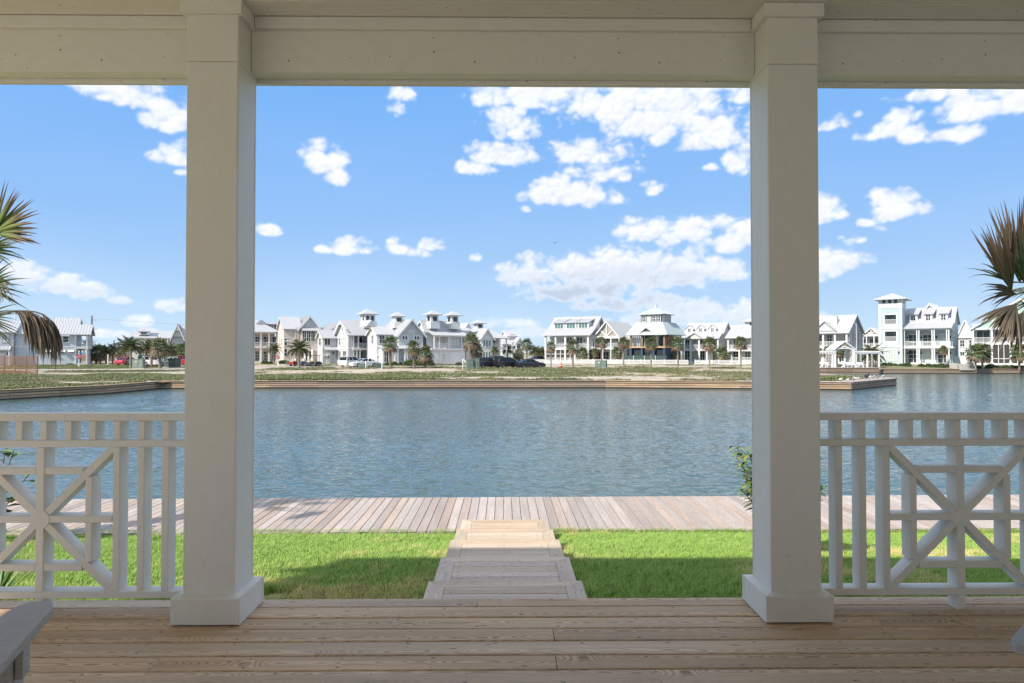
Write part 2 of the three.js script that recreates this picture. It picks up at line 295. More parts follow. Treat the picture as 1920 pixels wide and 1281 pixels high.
{ // deck boards run along the porch; the front row is cut a little narrower
  const deck = new THREE.Group(); deck.name = 'deck'; deck.userData.kind = 'structure'; scene.add(deck);
  const joints = [[-0.146, 4.1, -3.9], [4.9], [-4.2, 3.4], [0.24, -3.3], [2.9, -3.7], [0.23, 4.6], [-2.6, 3.9], [1.6, -4.0], [-0.9, 4.2]];
  const edges = [-3.82, -3.692]; while (edges[edges.length - 1] < WALL_Z) edges.push(edges[edges.length - 1] + 0.1455);
  for (let r = 0; r + 1 < edges.length; r++) {
    const z0 = edges[r] + 0.005, z1 = edges[r + 1] - 0.005, cuts = [PORCH_L, ...(joints[r] ?? [rr(-3, 3)]), PORCH_R].sort((a, b) => a - b);
    for (let i = 0; i + 1 < cuts.length; i++) {
      const x0 = cuts[i] + (i ? 0.0016 : 0), x1 = cuts[i + 1] - 0.0016, L = x1 - x0;
      const g = boardGeo(L, z1 - z0, 0.032, Math.floor(rnd() * ROWS), 0.4064 * Math.floor(rnd() * 12), 0.005);
      const m = part('deck_board', g, pick(deckMats), deck);
      m.position.set((x0 + x1) / 2, rr(-0.0015, 0.0015), (z0 + z1) / 2); m.rotation.z = rr(-1, 1) * 0.0004;
    }
  }
  for (let x = PORCH_L + 0.1; x < PORCH_R; x += 0.4064 * 2) part('joist', box(x - 0.02, x + 0.02, -0.24, -0.036, -3.78, WALL_Z), mat([0.16, 0.11, 0.07], 0.9), deck);
  part('rim_board', box(PORCH_L, PORCH_R, -0.24, -0.037, -3.812, -3.784), stepMats[1], deck);
  part('skirt_board', box(PORCH_L, PORCH_R, -0.9, -0.245, -3.80, -3.77), trim, deck); part('skirt_board', box(PORCH_L, PORCH_R, -0.9, -0.04, WALL_Z - 0.02, WALL_Z), trim, deck); for (const x of [PORCH_L - 0.02, PORCH_R]) part('skirt_board', box(x, x + 0.02, -0.9, -0.04, -3.76, WALL_Z - 0.03), trim, deck);  // unseen back and end skirts added to block light and darken the board gaps
}
// columns
const COLX = [-4.47, -1.49, 1.49, 4.47];
const colLabel = ['white square porch column farther along beside the open porch end', 'white square porch column beside the left half of the steps, railing meeting its left face', 'white square porch column by the leafy shrub, railing meeting its right face', 'white square porch column farther along past the fan-leaved palm'];
COLX.forEach((cx, i) => {
  const c = thing('porch_column', colLabel[i], 'column', 'square porch columns'); c.position.set(cx, 0, -3.612);
  const w = 0.13;
  for (const [y0, y1, e] of [[0.14, 2.853, 0], [2.8545, CEIL, 0.0012]]) for (const s of [-1, 1]) {     // built up of boards: faces front and back, sides let in between
    part('column_board', cboxAt(-w - e, w + e, y0, y1, s > 0 ? w - 0.02 : -w - e, s > 0 ? w + e : -w + 0.02, 0.004), shaft, c);
    part('column_board', cboxAt(s > 0 ? w - 0.02 : -w - e + 0.0015, s > 0 ? w + e - 0.0015 : -w + 0.02, y0, y1, -w + 0.0205, w - 0.0205, 0.003), shaft, c);
  }
  const b = 0.1725, pm = [[-b, b, -b, -b + 0.02], [-b, b, b - 0.02, b]];
  const fr = part('plinth', cboxAt(-b, b, 0.006, 0.138, b - 0.03, b, 0.004), shaft, c);
  part('plinth', cboxAt(-b, b, 0.006, 0.138, -b, -b + 0.03, 0.004), shaft, c);
  part('plinth', cboxAt(b - 0.03, b - 0.001, 0.006, 0.137, -b + 0.032, b - 0.032, 0.003), shaft, c);
  part('plinth', cboxAt(-b + 0.001, -b + 0.03, 0.006, 0.137, -b + 0.032, b - 0.032, 0.003), shaft, c);
  part('plinth_cap', polys([[[-b + .004, .138, b - .004], [b - .004, .138, b - .004], [w, .148, w], [-w, .148, w]], [[b - .004, .138, b - .004], [b - .004, .138, -b + .004], [w, .148, -w], [w, .148, w]], [[b - .004, .138, -b + .004], [-b + .004, .138, -b + .004], [-w, .148, -w], [w, .148, -w]], [[-b + .004, .138, -b + .004], [-b + .004, .138, b - .004], [-w, .148, w], [-w, .148, -w]]]), shaft, c);
  const k = w + 0.026;                                                       // trim band under the ceiling
  part('capital', merge([cboxAt(-k, k, 3.092, CEIL - 0.002, w - 0.002, k, 0.004), cboxAt(w - 0.002, k - 0.001, 3.092, CEIL - 0.003, -0.05, w - 0.003, 0.003), cboxAt(-k + 0.001, -w + 0.002, 3.092, CEIL - 0.003, -0.05, w - 0.003, 0.003)]), trim, c);
});
// beams between the columns, with the outer fascia board hanging a little lower
const spans = [[PORCH_L, -4.6], [-4.34, -1.62], [-1.36, 1.36], [1.62, 4.34], [4.6, PORCH_R]];
const spanLabel = ['white beam at the open porch end', 'white porch beam above the railing beside the drooping palm', 'white porch beam over the opening to the steps', 'white porch beam above the railing beside the spiky palm', 'white beam at the closed porch end'];
spans.forEach(([x0, x1], i) => {
  const b = thing('porch_beam', spanLabel[i], 'beam', 'porch beams');
  part('beam_face', cboxAt(x0 + 0.001, x1 - 0.001, 2.870, 3.16, -3.752, -3.66, 0.003), trim, b);
  part('fascia_board', cboxAt(x0 - 0.1, x1 + 0.1, 2.848, 3.45, -3.79, -3.755, 0.003), trim, b);
  part('crown_board', cboxAt(x0 + 0.028, x1 - 0.028, 3.098, CEIL - 0.003, -3.658, -3.632, 0.003), trim, b);
});
{ // ceiling of painted boards with small grooves between them
  const c = new THREE.Group(); c.name = 'ceiling'; c.userData.kind = 'structure'; scene.add(c);
  for (let z = -3.75, k = 0; z < WALL_Z; z += 0.139, k++) part('ceiling_board', cboxAt(PORCH_L, PORCH_R, CEIL, CEIL + 0.02, z + 0.001, z + 0.138, 0.005), trim, c);
}
{ // porch roof; unseen back left open to light the beams, house set to one side
  const h = thing('beach_house', 'white timber house that the porch belongs to', 'house'), wallM = mat([0.80, 0.79, 0.76], 0.7), roofM = mat([0.6, 0.61, 0.63], 0.5), B = WALL_Z + 0.45, L = PORCH_L - 0.3, R = PORCH_R + 0.3, zm = (B - 4.22) / 2;
  part('wall', box(PORCH_R + 0.02, PORCH_R + 9, -1.4, 6.0, -2.6, WALL_Z + 5), wallM, h);
  for (let k = 0; k < 22; k++) part('siding_board', cboxAt(PORCH_R - 0.004, PORCH_R + 0.018, 0.12 + k * 0.138, 0.25 + k * 0.138, -2.5, WALL_Z, 0.004), wallM, h);
  part('porch_roof', polys([[[L, 3.43, -4.02], [R, 3.43, -4.02], [R, 4.3, zm], [L, 4.3, zm]], [[R, 3.43, B], [L, 3.43, B], [L, 4.3, zm], [R, 4.3, zm]], [[L, 3.40, -4.02], [L, 3.40, B], [R, 3.40, B], [R, 3.40, -4.02]], [[L, 3.40, -4.02], [R, 3.40, -4.02], [R, 3.43, -4.02], [L, 3.43, -4.02]], [[R, 3.40, B], [L, 3.40, B], [L, 3.43, B], [R, 3.43, B]], [[L, 3.40, B], [L, 3.40, -4.02], [L, 3.43, -4.02], [L, 4.3, zm], [L, 3.43, B]], [[R, 3.40, -4.02], [R, 3.40, B], [R, 3.43, B], [R, 4.3, zm], [R, 3.43, -4.02]]]), roofM, h);
  for (const x of [PORCH_L + 0.2, -3, 0, 3, PORCH_R - 0.2]) part('rear_post', cboxAt(x - 0.08, x + 0.08, 0.002, CEIL - 0.002, WALL_Z - 0.2, WALL_Z - 0.04, 0.004), wallM, h);
  part('wall', box(-2.2, 2.6, -0.6, CEIL - 0.004, WALL_Z + 0.02, WALL_Z + 0.25), wallM, h);  // unseen wall piece added to cut the light coming through the open back
  part('rear_beam', cboxAt(PORCH_L, PORCH_R, CEIL + 0.022, 3.39, WALL_Z - 0.2, WALL_Z, 0.004), wallM, h);
}
// railings
const railMat = mat([1, 1, 1], 0.55, { map: paintTex(9, [0.79, 0.765, 0.715], { blot: 0.06, brush: 0.06, gx: 0.5, gy: 0.05, specks: 60, speckSize: 0.8, dirt: [0.25, 0.22, 0.18] }) });
function railing(xa, xb, label, centers) {
  const r = thing('porch_railing', label, 'railing', 'porch railings with crossed square panels'), Z = -3.66, dz = 0.044, hb = 0.0185;
  const P = (n, x0, x1, y0, y1, e = 0) => part(n, cboxAt(x0, x1, y0, y1, Z - dz + e, Z + dz - e, 0.0035), railMat, r);
  P('top_rail', xa, xb, 1.006, 1.046, -0.006); P('middle_rail', xa, xb, 0.868, 0.905); P('bottom_rail', xa, xb, 0.078, 0.115);
  const bars = []; const dir = xa < 0 ? -1 : 1, start = Math.abs(dir < 0 ? xb : xa);
  for (let x = start + 0.16; x < start + 2.68; x += 0.1275) bars.push(dir * x);
  for (const x of bars) if (Math.abs(x) < Math.max(Math.abs(xa), Math.abs(xb)) - 0.05) P('short_baluster', x - hb, x + hb, 0.9055, 1.0055, 0.002);
  const inPanel = (x) => centers.some((c) => Math.abs(x - c) < 0.41);
  for (const c of centers) {
    const y = 0.4915;
    for (const s of [-1, 1]) P('panel_stile', c + s * 0.3955 - hb, c + s * 0.3955 + hb, 0.1155, 0.8675, 0.001);
    const q = 0.252, dia = 0.052;
    P('panel_upright', c - 0.0215, c + 0.0215, 0.1155, 0.8675, -0.001);
    for (const s of [-1, 1]) {
      P('inner_bar', c + s * q - hb, c + s * q + hb, y - q + 0.03, y - 0.0185, 0.0015); P('inner_bar', c + s * q - hb, c + s * q + hb, y + 0.0185, y + q - 0.03, 0.0015);
      P('inner_rail', c + (s < 0 ? -q + 0.03 : 0.022), c + (s < 0 ? -0.022 : q - 0.03), y + q - hb, y + q + hb, 0.0005); P('inner_rail', c + (s < 0 ? -q + 0.03 : 0.022), c + (s < 0 ? -0.022 : q - 0.03), y - q - hb, y - q + hb, 0.0005);
      P('cross_rail', c + (s < 0 ? -0.376 : 0.0225), c + (s < 0 ? -0.0225 : 0.376), y - hb, y + hb, 0.0005);
      for (const t of [-1, 1]) {
        const g = bar([c + s * 0.03, y + t * 0.03, Z], [c + s * 0.378, y + t * 0.377, Z], 2 * dz - 0.006, 0.037, new THREE.Vector3(-s, t, 0)); part('diagonal', g, railMat, r);
      }
    }
    const oct = new THREE.CylinderGeometry(dia, dia, 2 * dz + 0.004, 8); oct.rotateY(Math.PI / 8); oct.rotateX(Math.PI / 2); oct.translate(c, y, Z); part('hub_block', uvm(oct), railMat, r);
    P('post_foot', c - 0.0215, c + 0.0215, 0.0005, 0.0775, 0.001);
  }
  for (const x of bars) if (!inPanel(x) && Math.abs(x) < Math.max(Math.abs(xa), Math.abs(xb)) - 0.06) P('baluster', x - hb, x + hb, 0.1155, 0.8675, 0.001);
}
railing(-4.34, -1.62, 'white railing with crossed square panels beneath the drooping brown palm frond', [-2.43, -3.53]);
railing(1.62, 4.34, 'white railing with crossed square panels beside the leafy green shrub', [2.43, 3.53]);
console.log('porch done');

// ---------------------------------------------------------------- lake, banks, lawn
const WATER_Y = -2.09, BANK_Y = -1.44, WALK_Y = -1.317;
// shoreline of the far side, left to right, as x, z
const SHORE = [[-160, -13], [-70, -13], [-58, -24], [-46, -40], [-36.6, -51], [-33.5, -57.8], [-33.2, -66.2], [-23, -67.2], [10, -67.2], [22.6, -65.2], [32.3, -63.2], [42.2, -73], [41.2, -89], [45, -113], [62.2, -112.6], [63, -114], [150, -113.5], [210, -60], [210, -12.72]];
const LAKE = [...SHORE, [-160, -12.72]];
function lakeSd(x, z) {          // > 0 on land
  let d = 1e9, inside = false;
  for (let i = 0, j = LAKE.length - 1; i < LAKE.length; j = i++) {
    const [ax, az] = LAKE[j], [bx, bz] = LAKE[i], ex = bx - ax, ez = bz - az, t = clamp(((x - ax) * ex + (z - az) * ez) / (ex * ex + ez * ez), 0, 1);
    d = Math.min(d, Math.hypot(x - ax - ex * t, z - az - ez * t));
    if ((az > z) !== (bz > z) && x < (bx - ax) * (z - az) / (bz - az) + ax) inside = !inside;
  }
  return inside ? -d : d;
}
function bankY(x, z) {
  const d = -z; let y = BANK_Y + 0.6 * sstep(80, 135, d) * (1 - sstep(43, 50, x)) + sstep(43, 50, x) * (0.06 + 0.62 * sstep(112.5, 123, d));
  if (d > 50) y += 0.10 * (fbm(x * 0.16 + 5, z * 0.16, 3) - 0.5) * sstep(68, 74, d) * (1 - sstep(100, 112, d));
  return y;
}
function lawnY(x, z) { const d = -z; return EYE - (1.05 + 0.166 * clamp(d, 3.6, 10.45)) - 0.02 * sstep(2, 6, x) + 0.035 * (fbm(x * 0.9 + 3, z * 0.9, 3) - 0.5); }
// meadow colours: turf, dry grass and bare sand, over 220 m x 110 m at 0.11 m
const MX0 = -120, MX1 = 120, MZ0 = -45, MZ1 = -165;
function meadowKind(x, z) {      // 0 sand .. 1 green
  const n = fbm(x * 0.055 + 3, z * 0.12 + 8, 5), m = fbm(x * 0.35 + 20, z * 0.5, 4), d = -z;
  let k = 0.62 * n + 0.38 * m;
  k += 0.05 * sstep(76, 68, d) - 0.03 * sstep(84, 100, d) * sstep(-34, -20, x) + 0.05 * sstep(15, 40, x);
  if (x < -30) k += 0.03;
  return k;
}
const meadowTex = tex(2048, 1024, (i, j, c) => {
  const x = lerp(MX0, MX1, (i + 0.5) / 2048), z = lerp(MZ0, MZ1, (j + 0.5) / 1024), k = meadowKind(x, z) + 0.16 * (fbm(x * 2.1, z * 2.1, 4) - 0.5), f = fbm(x * 5, z * 5, 3);
  const lawnR = x > 44 || (x > 24 && z > -92 && fbm(x * .2, z * .2, 2) > 0.25);
  const sand = [0.46, 0.39, 0.31], dry = [0.29, 0.25, 0.155], green = [0.165, 0.17, 0.08];
  const g = lawnR ? 0.85 + 0.3 * (k - 0.5) : sstep(0.49, 0.64, k), s = lawnR ? 0 : 1 - sstep(0.42, 0.505, k);
  for (let q = 0; q < 3; q++) c[q] = lin2s(clamp(lerp(lerp(dry[q], green[q], g), sand[q], s) * (0.72 + 0.56 * f), 0, 1));
}, true, THREE.MirroredRepeatWrapping);
const meadowMat = new THREE.MeshStandardMaterial({ map: meadowTex, roughness: 0.95 });
{ // one sheet of ground with the lake cut out of it
  const xs = [], zs = [];
  for (const s of [-2600, -1500, -900, -560, -380, -280, -220, -185, -160, -140]) xs.push(s);
  for (let x = -128; x <= 128; x += 1.6) xs.push(x);
  for (const s of [140, 155, 175, 205, 215, 250, 320, 450, 700, 1200, 2600]) xs.push(s);
  for (const s of [-12.72]) zs.push(s);
  for (let z = -14; z >= -150; z -= 1.6) zs.push(z);
  for (const s of [-160, -175, -200, -240, -300, -400, -600, -1000, -1700, -3200]) zs.push(s);
  const pos = [], uv = [], V = (x, z) => { pos.push(x, bankY(x, z), z); uv.push((x - MX0) / (MX1 - MX0), (z - MZ0) / (MZ1 - MZ0)); };
  const sd = xs.map((x) => zs.map((z) => (z > -10 ? 5 : lakeSd(x, z))));
  const tri = (a, b, c) => {
    const P = [a, b, c], out = [];
    for (let i = 0; i < 3; i++) { const p = P[i], q = P[(i + 1) % 3]; if (p[2] >= 0) out.push(p); if ((p[2] >= 0) !== (q[2] >= 0)) { const t = p[2] / (p[2] - q[2]); out.push([lerp(p[0], q[0], t), lerp(p[1], q[1], t), 0]); } }
    for (let i = 2; i < out.length; i++) { V(out[0][0], out[0][1]); V(out[i - 1][0], out[i - 1][1]); V(out[i][0], out[i][1]); }
  };
  for (let i = 0; i + 1 < xs.length; i++) for (let j = 0; j + 1 < zs.length; j++) {
    const a = [xs[i], zs[j], sd[i][j]], b = [xs[i + 1], zs[j], sd[i + 1][j]], c = [xs[i + 1], zs[j + 1], sd[i + 1][j + 1]], d = [xs[i], zs[j + 1], sd[i][j + 1]];
    if (Math.max(a[2], b[2], c[2], d[2]) < 0) continue; tri(a, b, c); tri(a, c, d);
  }
  const g = new THREE.BufferGeometry(); g.setAttribute('position', new THREE.Float32BufferAttribute(pos, 3)); g.setAttribute('uv', new THREE.Float32BufferAttribute(uv, 2)); g.computeVertexNormals();
  struct('ground', g, meadowMat);
}
{ // lake bed
  struct('lake_bed', box(-165, 215, -4.2, -3.9, -116, -12.4), mat([0.05, 0.06, 0.045], 1));
}
{ // water: wind ripples as real relief, finer close to the boardwalk
  const waves = []; const g = mulberry(99);
  for (let i = 0; i < 46; i++) { const L = 0.2 * Math.pow(1.047, i) * (0.9 + 0.2 * g()), a = (-0.25 + (g() - 0.5) * 1.5 + (g() < 0.2 ? 1.2 : 0)), k = 2 * Math.PI / L; waves.push([k * Math.sin(a), k * Math.cos(a), g() * 6.28, L]); }
  const hgt = (x, z, cell) => {
    const gust = 0.25 + 1.25 * sstep(0.3, 0.7, fbm(x * 0.035 + 9, z * 0.06 + 2, 4)), px = x + 1.2 * fbm(x * 0.25, z * 0.25, 2), pz = z + 1.2 * fbm(x * 0.25 + 40, z * 0.25, 2);
    let h = 0; for (const [kx, kz, ph, L] of waves) { if (L < cell * 2.6) continue; h += 0.0020 * L * (L > 1 ? 1 / L : 1) * Math.sin(kx * px + kz * pz + ph); }
    return h * gust * (1 - 0.6 * sstep(-58, -66, z));
  };
  const zs = [-12.5]; let cell = 0.10; while (zs[zs.length - 1] > -118) { const z = zs[zs.length - 1]; cell = clamp(-z * 0.0068, 0.085, 0.62); zs.push(z - cell); }
  const pos = [], idx = [], N = 900;
  zs.forEach((z, j) => { const half = Math.max(16, -z * 0.98 + 6); for (let i = 0; i <= N; i++) { const x = (i / N * 2 - 1) * half; pos.push(x, WATER_Y + hgt(x, z, Math.max(2 * half / N, j ? zs[j - 1] - z : 0.1)), z); } });
  for (let j = 0; j + 1 < zs.length; j++) for (let i = 0; i < N; i++) { const a = j * (N + 1) + i, b = a + 1, c = a + N + 1, d = c + 1; idx.push(a, b, c, b, d, c); }
  const gm = new THREE.BufferGeometry(); gm.setAttribute('position', new THREE.Float32BufferAttribute(pos, 3)); gm.setIndex(idx); gm.computeVertexNormals();
  // fine wind ripples, too small for the mesh: a height field that repeats every 7 m
  const rip = []; for (let i = 0; i < 70; i++) { const n = 14 + 46 * g() * g(), a = (g() - 0.5) * 1.7 - 0.15; rip.push([Math.round(n * Math.sin(a)), Math.round(n * Math.cos(a)), g() * 6.283, 14 / n]); }
  const col = rip.map(([kx, kz]) => [new Float32Array(512), new Float32Array(512), new Float32Array(512), new Float32Array(512)]); rip.forEach(([kx, kz], q) => { for (let i = 0; i < 512; i++) { const t = i / 512 * 2 * Math.PI; col[q][0][i] = Math.cos(kx * t); col[q][1][i] = Math.sin(kx * t); col[q][2][i] = Math.cos(kz * t + rip[q][2]); col[q][3][i] = Math.sin(kz * t + rip[q][2]); } });
  const ripTex = tex(512, 512, (i, j, c) => { let h = 0; for (let q = 0; q < 70; q++) h += rip[q][3] * (col[q][1][i] * col[q][2][j] + col[q][0][i] * col[q][3][j]); c[0] = c[1] = c[2] = clamp(0.5 + h * 0.055, 0, 1); }, false);
  const uv = new Float32Array(pos.length / 3 * 2); for (let i = 0; i < pos.length / 3; i++) { uv[2 * i] = pos[3 * i] / 7; uv[2 * i + 1] = pos[3 * i + 2] / 7; } gm.setAttribute('uv', new THREE.BufferAttribute(uv, 2));
  struct('water', gm, new THREE.MeshPhysicalMaterial({ color: lrgb(0.07, 0.115, 0.11), roughness: 0.08, ior: 1.33, specularIntensity: 1, bumpMap: ripTex, bumpScale: 0.028 }));
  struct('water_margin', polys([[[-215, WATER_Y - 0.03, -12.6], [-215, WATER_Y - 0.03, -118], [230, WATER_Y - 0.03, -118], [230, WATER_Y - 0.03, -12.6]]]), new THREE.MeshPhysicalMaterial({ color: lrgb(0.075, 0.10, 0.095), roughness: 0.15, ior: 1.33 }));
}
// ---------------------------------------------------------------- near lawn
const lawnTex = tex(1024, 1024, (i, j, c) => { const x = i * 0.02, z = j * 0.02, k = fbm(x * 0.8, z * 0.8 + 4, 4), f = fbm(x * 9, z * 9, 3), a = [0.22, 0.27, 0.07], b = [0.40, 0.34, 0.16]; const t = sstep(0.45, 0.7, k); for (let q = 0; q < 3; q++) c[q] = lin2s(lerp(a[q], b[q], t) * (0.6 + 0.8 * f)); });
{
  const pos = [], uv = [], idx = [], xs = [], zs = []; for (let x = -60; x <= 60; x += (Math.abs(x) < 14 ? 0.25 : 2)) xs.push(x);
  for (let z = -10.45; z <= 12; z += (z < -3 ? 0.2 : 1.5)) zs.push(z);
  for (const z of zs) for (const x of xs) { pos.push(x, lawnY(x, z), z); uv.push(x / 20.48, z / 20.48); }
  for (let j = 0; j + 1 < zs.length; j++) for (let i = 0; i + 1 < xs.length; i++) { const a = j * xs.length + i, b = a + 1, c2 = a + xs.length, d = c2 + 1; idx.push(a, c2, b, b, c2, d); }
  const g = new THREE.BufferGeometry(); g.setAttribute('position', new THREE.Float32BufferAttribute(pos, 3)); g.setAttribute('uv', new THREE.Float32BufferAttribute(uv, 2)); g.setIndex(idx); g.computeVertexNormals();
  struct('lawn', g, new THREE.MeshStandardMaterial({ map: lawnTex, roughness: 1 }));
}
function bladeTuft(n, h, w, spread, seed) {
  const g = mulberry(seed), pos = [], nor = [];
  for (let i = 0; i < n; i++) {
    const a = g() * 6.283, rd = spread * Math.sqrt(g()), bx = Math.cos(a) * rd, bz = Math.sin(a) * rd, H = h * (0.55 + 0.6 * g()), W = w * (0.7 + 0.5 * g()), b = g() * 6.283, ln = H * (0.25 + 0.7 * g()), dx = Math.cos(b) * ln, dz = Math.sin(b) * ln, f = b + 1.57 + (g() - 0.5), cx = Math.cos(f) * W, cz = Math.sin(f) * W;
    const p0 = [bx - cx, -0.01, bz - cz], p1 = [bx + cx, -0.01, bz + cz], p2 = [bx + dx * 0.4 - cx * 0.7, H * 0.62, bz + dz * 0.4 - cz * 0.7], p3 = [bx + dx * 0.4 + cx * 0.7, H * 0.62, bz + dz * 0.4 + cz * 0.7], p4 = [bx + dx, H, bz + dz];
    pos.push(...p0, ...p1, ...p3, ...p0, ...p3, ...p2, ...p2, ...p3, ...p4);
  }
  const q = new THREE.BufferGeometry(); q.setAttribute('position', new THREE.Float32BufferAttribute(pos, 3)); q.computeVertexNormals(); return q;
}
function scatter(name, geo, material, list, label, category) {
  const m = new THREE.InstancedMesh(geo, material, list.length), M = new THREE.Matrix4(), Q = new THREE.Quaternion(), up = new THREE.Vector3(0, 1, 0), c = new THREE.Color();
  list.forEach(([x, y, z, s, sy, col], i) => { Q.setFromAxisAngle(up, (i * 2.39996) % 6.2832); M.compose(new THREE.Vector3(x, y, z), Q, new THREE.Vector3(s, sy, s)); m.setMatrixAt(i, M); m.setColorAt(i, c.setRGB(...col)); });
  m.name = numbered(name); m.userData.kind = 'stuff'; shade(m); tag(m, label, category); scene.add(m); return m;
}
const STEPS = [[4.40, 1.67, 3.86], [5.478, 1.819, 4.34], [6.55, 1.949, 5.44], [7.69, 2.095, 6.51], [8.74, 2.245, 7.65], [9.94, 2.417, 8.70], [10.30, 2.56, 9.90]];   // far edge, drop below the eye, near edge
const onSteps = (x, z) => Math.abs(x - 0.01) < 0.585 && z > -10.25;
{
  const list = [], grassMat = new THREE.MeshStandardMaterial({ color: 0xffffff, roughness: 0.75, side: THREE.DoubleSide });
  const n = 130000;
  for (let i = 0; i < n; i++) {
    const d = Math.sqrt(rr(3.4 * 3.4, 10.42 * 10.42)), half = d * 0.80 + 0.9, x = rr(-half, half), z = -d;
    if (onSteps(x, z) || d < 3.9) continue;
    const k = fbm(x * 0.75 + 11, z * 0.75, 4) * 0.7 + fbm(x * 4, z * 4, 2) * 0.3, dry = sstep(0.51, 0.72, k), bare = sstep(0.19, 0.30, fbm(x * 1.1 + 60, z * 1.1 + 9, 3));
    if (bare < rnd() * 0.8) continue;
    const edge = d > 10.28 ? 1.7 : 1, near = d < 4.3 ? 1.2 : 1, v = rr(0.75, 1.25), s = rr(0.75, 1.2) * (0.8 + 0.5 * k);
    list.push([x, lawnY(x, z), z, s, s * edge * near, [lerp(0.275, 0.56, dry) * v, lerp(0.42, 0.505, dry) * v, lerp(0.085, 0.20, dry) * v]]);
  }
  scatter('lawn_grass', bladeTuft(9, 0.062, 0.0026, 0.036, 4), grassMat, list, 'short green lawn grass between the porch and the boardwalk', 'grass');
  // a few seed stalks along the boardwalk edge
  const st = []; for (let i = 0; i < 240; i++) { const x = rr(-9, 9); if (onSteps(x, -10.2)) continue; st.push([x, lawnY(x, -10.4), rr(-10.44, -10.3), 1, rr(0.7, 1.5), [0.36, 0.36, 0.11]]); }
  scatter('tall_grass', bladeTuft(4, 0.13, 0.0028, 0.03, 8), grassMat, st, 'tall pale grass stalks growing along the boardwalk edge', 'grass');
}
// ---------------------------------------------------------------- boardwalk and steps
{
  const w = new THREE.Group(); w.name = 'boardwalk'; w.userData.kind = 'structure'; scene.add(w);
  const geos = []; for (let i = 0; i < 18; i++) geos.push(boardGeo(2.42, 0.1365, 0.038, i % ROWS, 0.4064 * Math.floor(rnd() * 12) + 0.02, 0.004).rotateY(Math.PI / 2));
  for (let x = -14.6; x < 14.7; x += 0.1452) {
    const m = part('plank', pick(geos), pick(walkMats), w), ang = x * 0.0002; m.position.set(x + rr(-0.0012, 0.0012), WALK_Y + rr(-0.002, 0.002), -11.53 + rr(-0.008, 0.008) - (x > 0 ? 0.012 : 0.012) * x * 0.9); m.rotation.y = rr(-0.0012, 0.0012); if (rnd() < 0.5) m.rotation.y += Math.PI;
  }
  const skew = (z) => polys([[[-14.7, -1.36, z + 0.16], [14.7, -1.36, z - 0.16], [14.7, -1.60, z - 0.16], [-14.7, -1.60, z + 0.16]]]);
  const dk = mat([0.26, 0.20, 0.14], 0.9);
  for (const [z, n] of [[-10.40, 'edge_joist'], [-11.5, 'edge_joist'], [-12.62, 'edge_joist']]) { const m = part(n, box(-14.7, 14.7, -1.60, -1.359, z - 0.02, z + 0.02), dk, w); m.rotation.y = 0.0108; }
  const bm = mat([0.30, 0.22, 0.15], 0.85);
  part('bulkhead_face', box(-40, 40, -3.8, -1.40, -12.60, -12.55), bm, w).rotation.y = 0.0;
}
{
  const s = thing('garden_steps', 'long shallow wooden steps leading down to the boardwalk', 'steps'), W = 1.22;
  STEPS.forEach(([df, H, dn], i) => {
    const y = EYE - H, pf = new THREE.Group(); pf.name = 'step_platform'; s.add(pf);
    const mats = i >= 3 ? stepMats : i === 2 ? [...stepShade, stepMats[0]] : [stepMats[0], stepMats[1], stepShade[0]];
    const add = (g, x, z, ry, m) => { const q = part('step_board', g, m ?? pick(mats), pf); q.position.set(x, y + rr(-0.001, 0.001), z); q.rotation.y = ry; return q; };
    const mitre = (len, flip, k) => {             // board with mitred ends toward the inner side
      const b = 0.14, g = prism([[-len / 2, b / 2], [len / 2, b / 2], [len / 2 - b, -b / 2], [-len / 2 + b, -b / 2]].map(([a, c]) => [a, c]), -0.036, 0).rotateX(-Math.PI / 2);
      const p = g.attributes.position, uv = g.attributes.uv; for (let j = 0; j < p.count; j++) uv.setXY(j, (p.getX(j) + 2) / WOODL, (k + clamp(p.getZ(j) / b + 0.5, 0.03, 0.97)) / ROWS); return g;
    };
    const depth = df - dn, b = 0.14;
    add(mitre(W, false, i % ROWS).translate(0, 0, 0), 0.01, -df + b / 2, 0);                     // far border
    for (const sx of [-1, 1]) {
      // side border: mitred at the far end
      const L = depth, pts = sx < 0 ? [[-b / 2, -L / 2], [b / 2, -L / 2], [b / 2, L / 2 - b - 0.002], [-b / 2, L / 2 - 0.003]] : [[-b / 2, -L / 2], [b / 2, -L / 2], [b / 2, L / 2 - 0.003], [-b / 2, L / 2 - b - 0.002]];
      const g = prism(pts, -0.036, 0).rotateX(-Math.PI / 2), p = g.attributes.position, uv = g.attributes.uv, k = (i * 2 + (sx > 0 ? 1 : 4)) % ROWS;
      for (let j = 0; j < p.count; j++) uv.setXY(j, (p.getZ(j) + 3 + i) / WOODL, (k + clamp(p.getX(j) / b + 0.5, 0.03, 0.97)) / ROWS);
      add(g, 0.01 + sx * (W / 2 - b / 2 - 0.0005), -df + L / 2, 0, pick(i === 1 || i === 2 ? stepShade : mats));
    }
    for (let z = -df + b + 0.004 + 0.07; z < -dn; z += 0.1452) { const lw = W - 2 * b - 0.008; add(boardGeo(lw, Math.min(0.139, (-dn - z) * 2), 0.034, Math.floor(rnd() * ROWS), 0.4064 * Math.floor(rnd() * 12) - 0.05), 0.01, z, 0); }
    const sk = stepMats[1], gy = lawnY(0, -df) - 0.12;
    part('riser_board', box(-W / 2 + 0.03, W / 2 - 0.01, Math.min(gy, y - 0.12), y - 0.04, -df + 0.012, -df + 0.04), sk, pf);
    for (const sx of [-1, 1]) part('side_skirt', box(0.01 + sx * (W / 2 - 0.04) - 0.014, 0.01 + sx * (W / 2 - 0.04) + 0.014, Math.min(gy, y - 0.12), y - 0.04, -df + 0.042, -dn), sk, pf);
  });
}
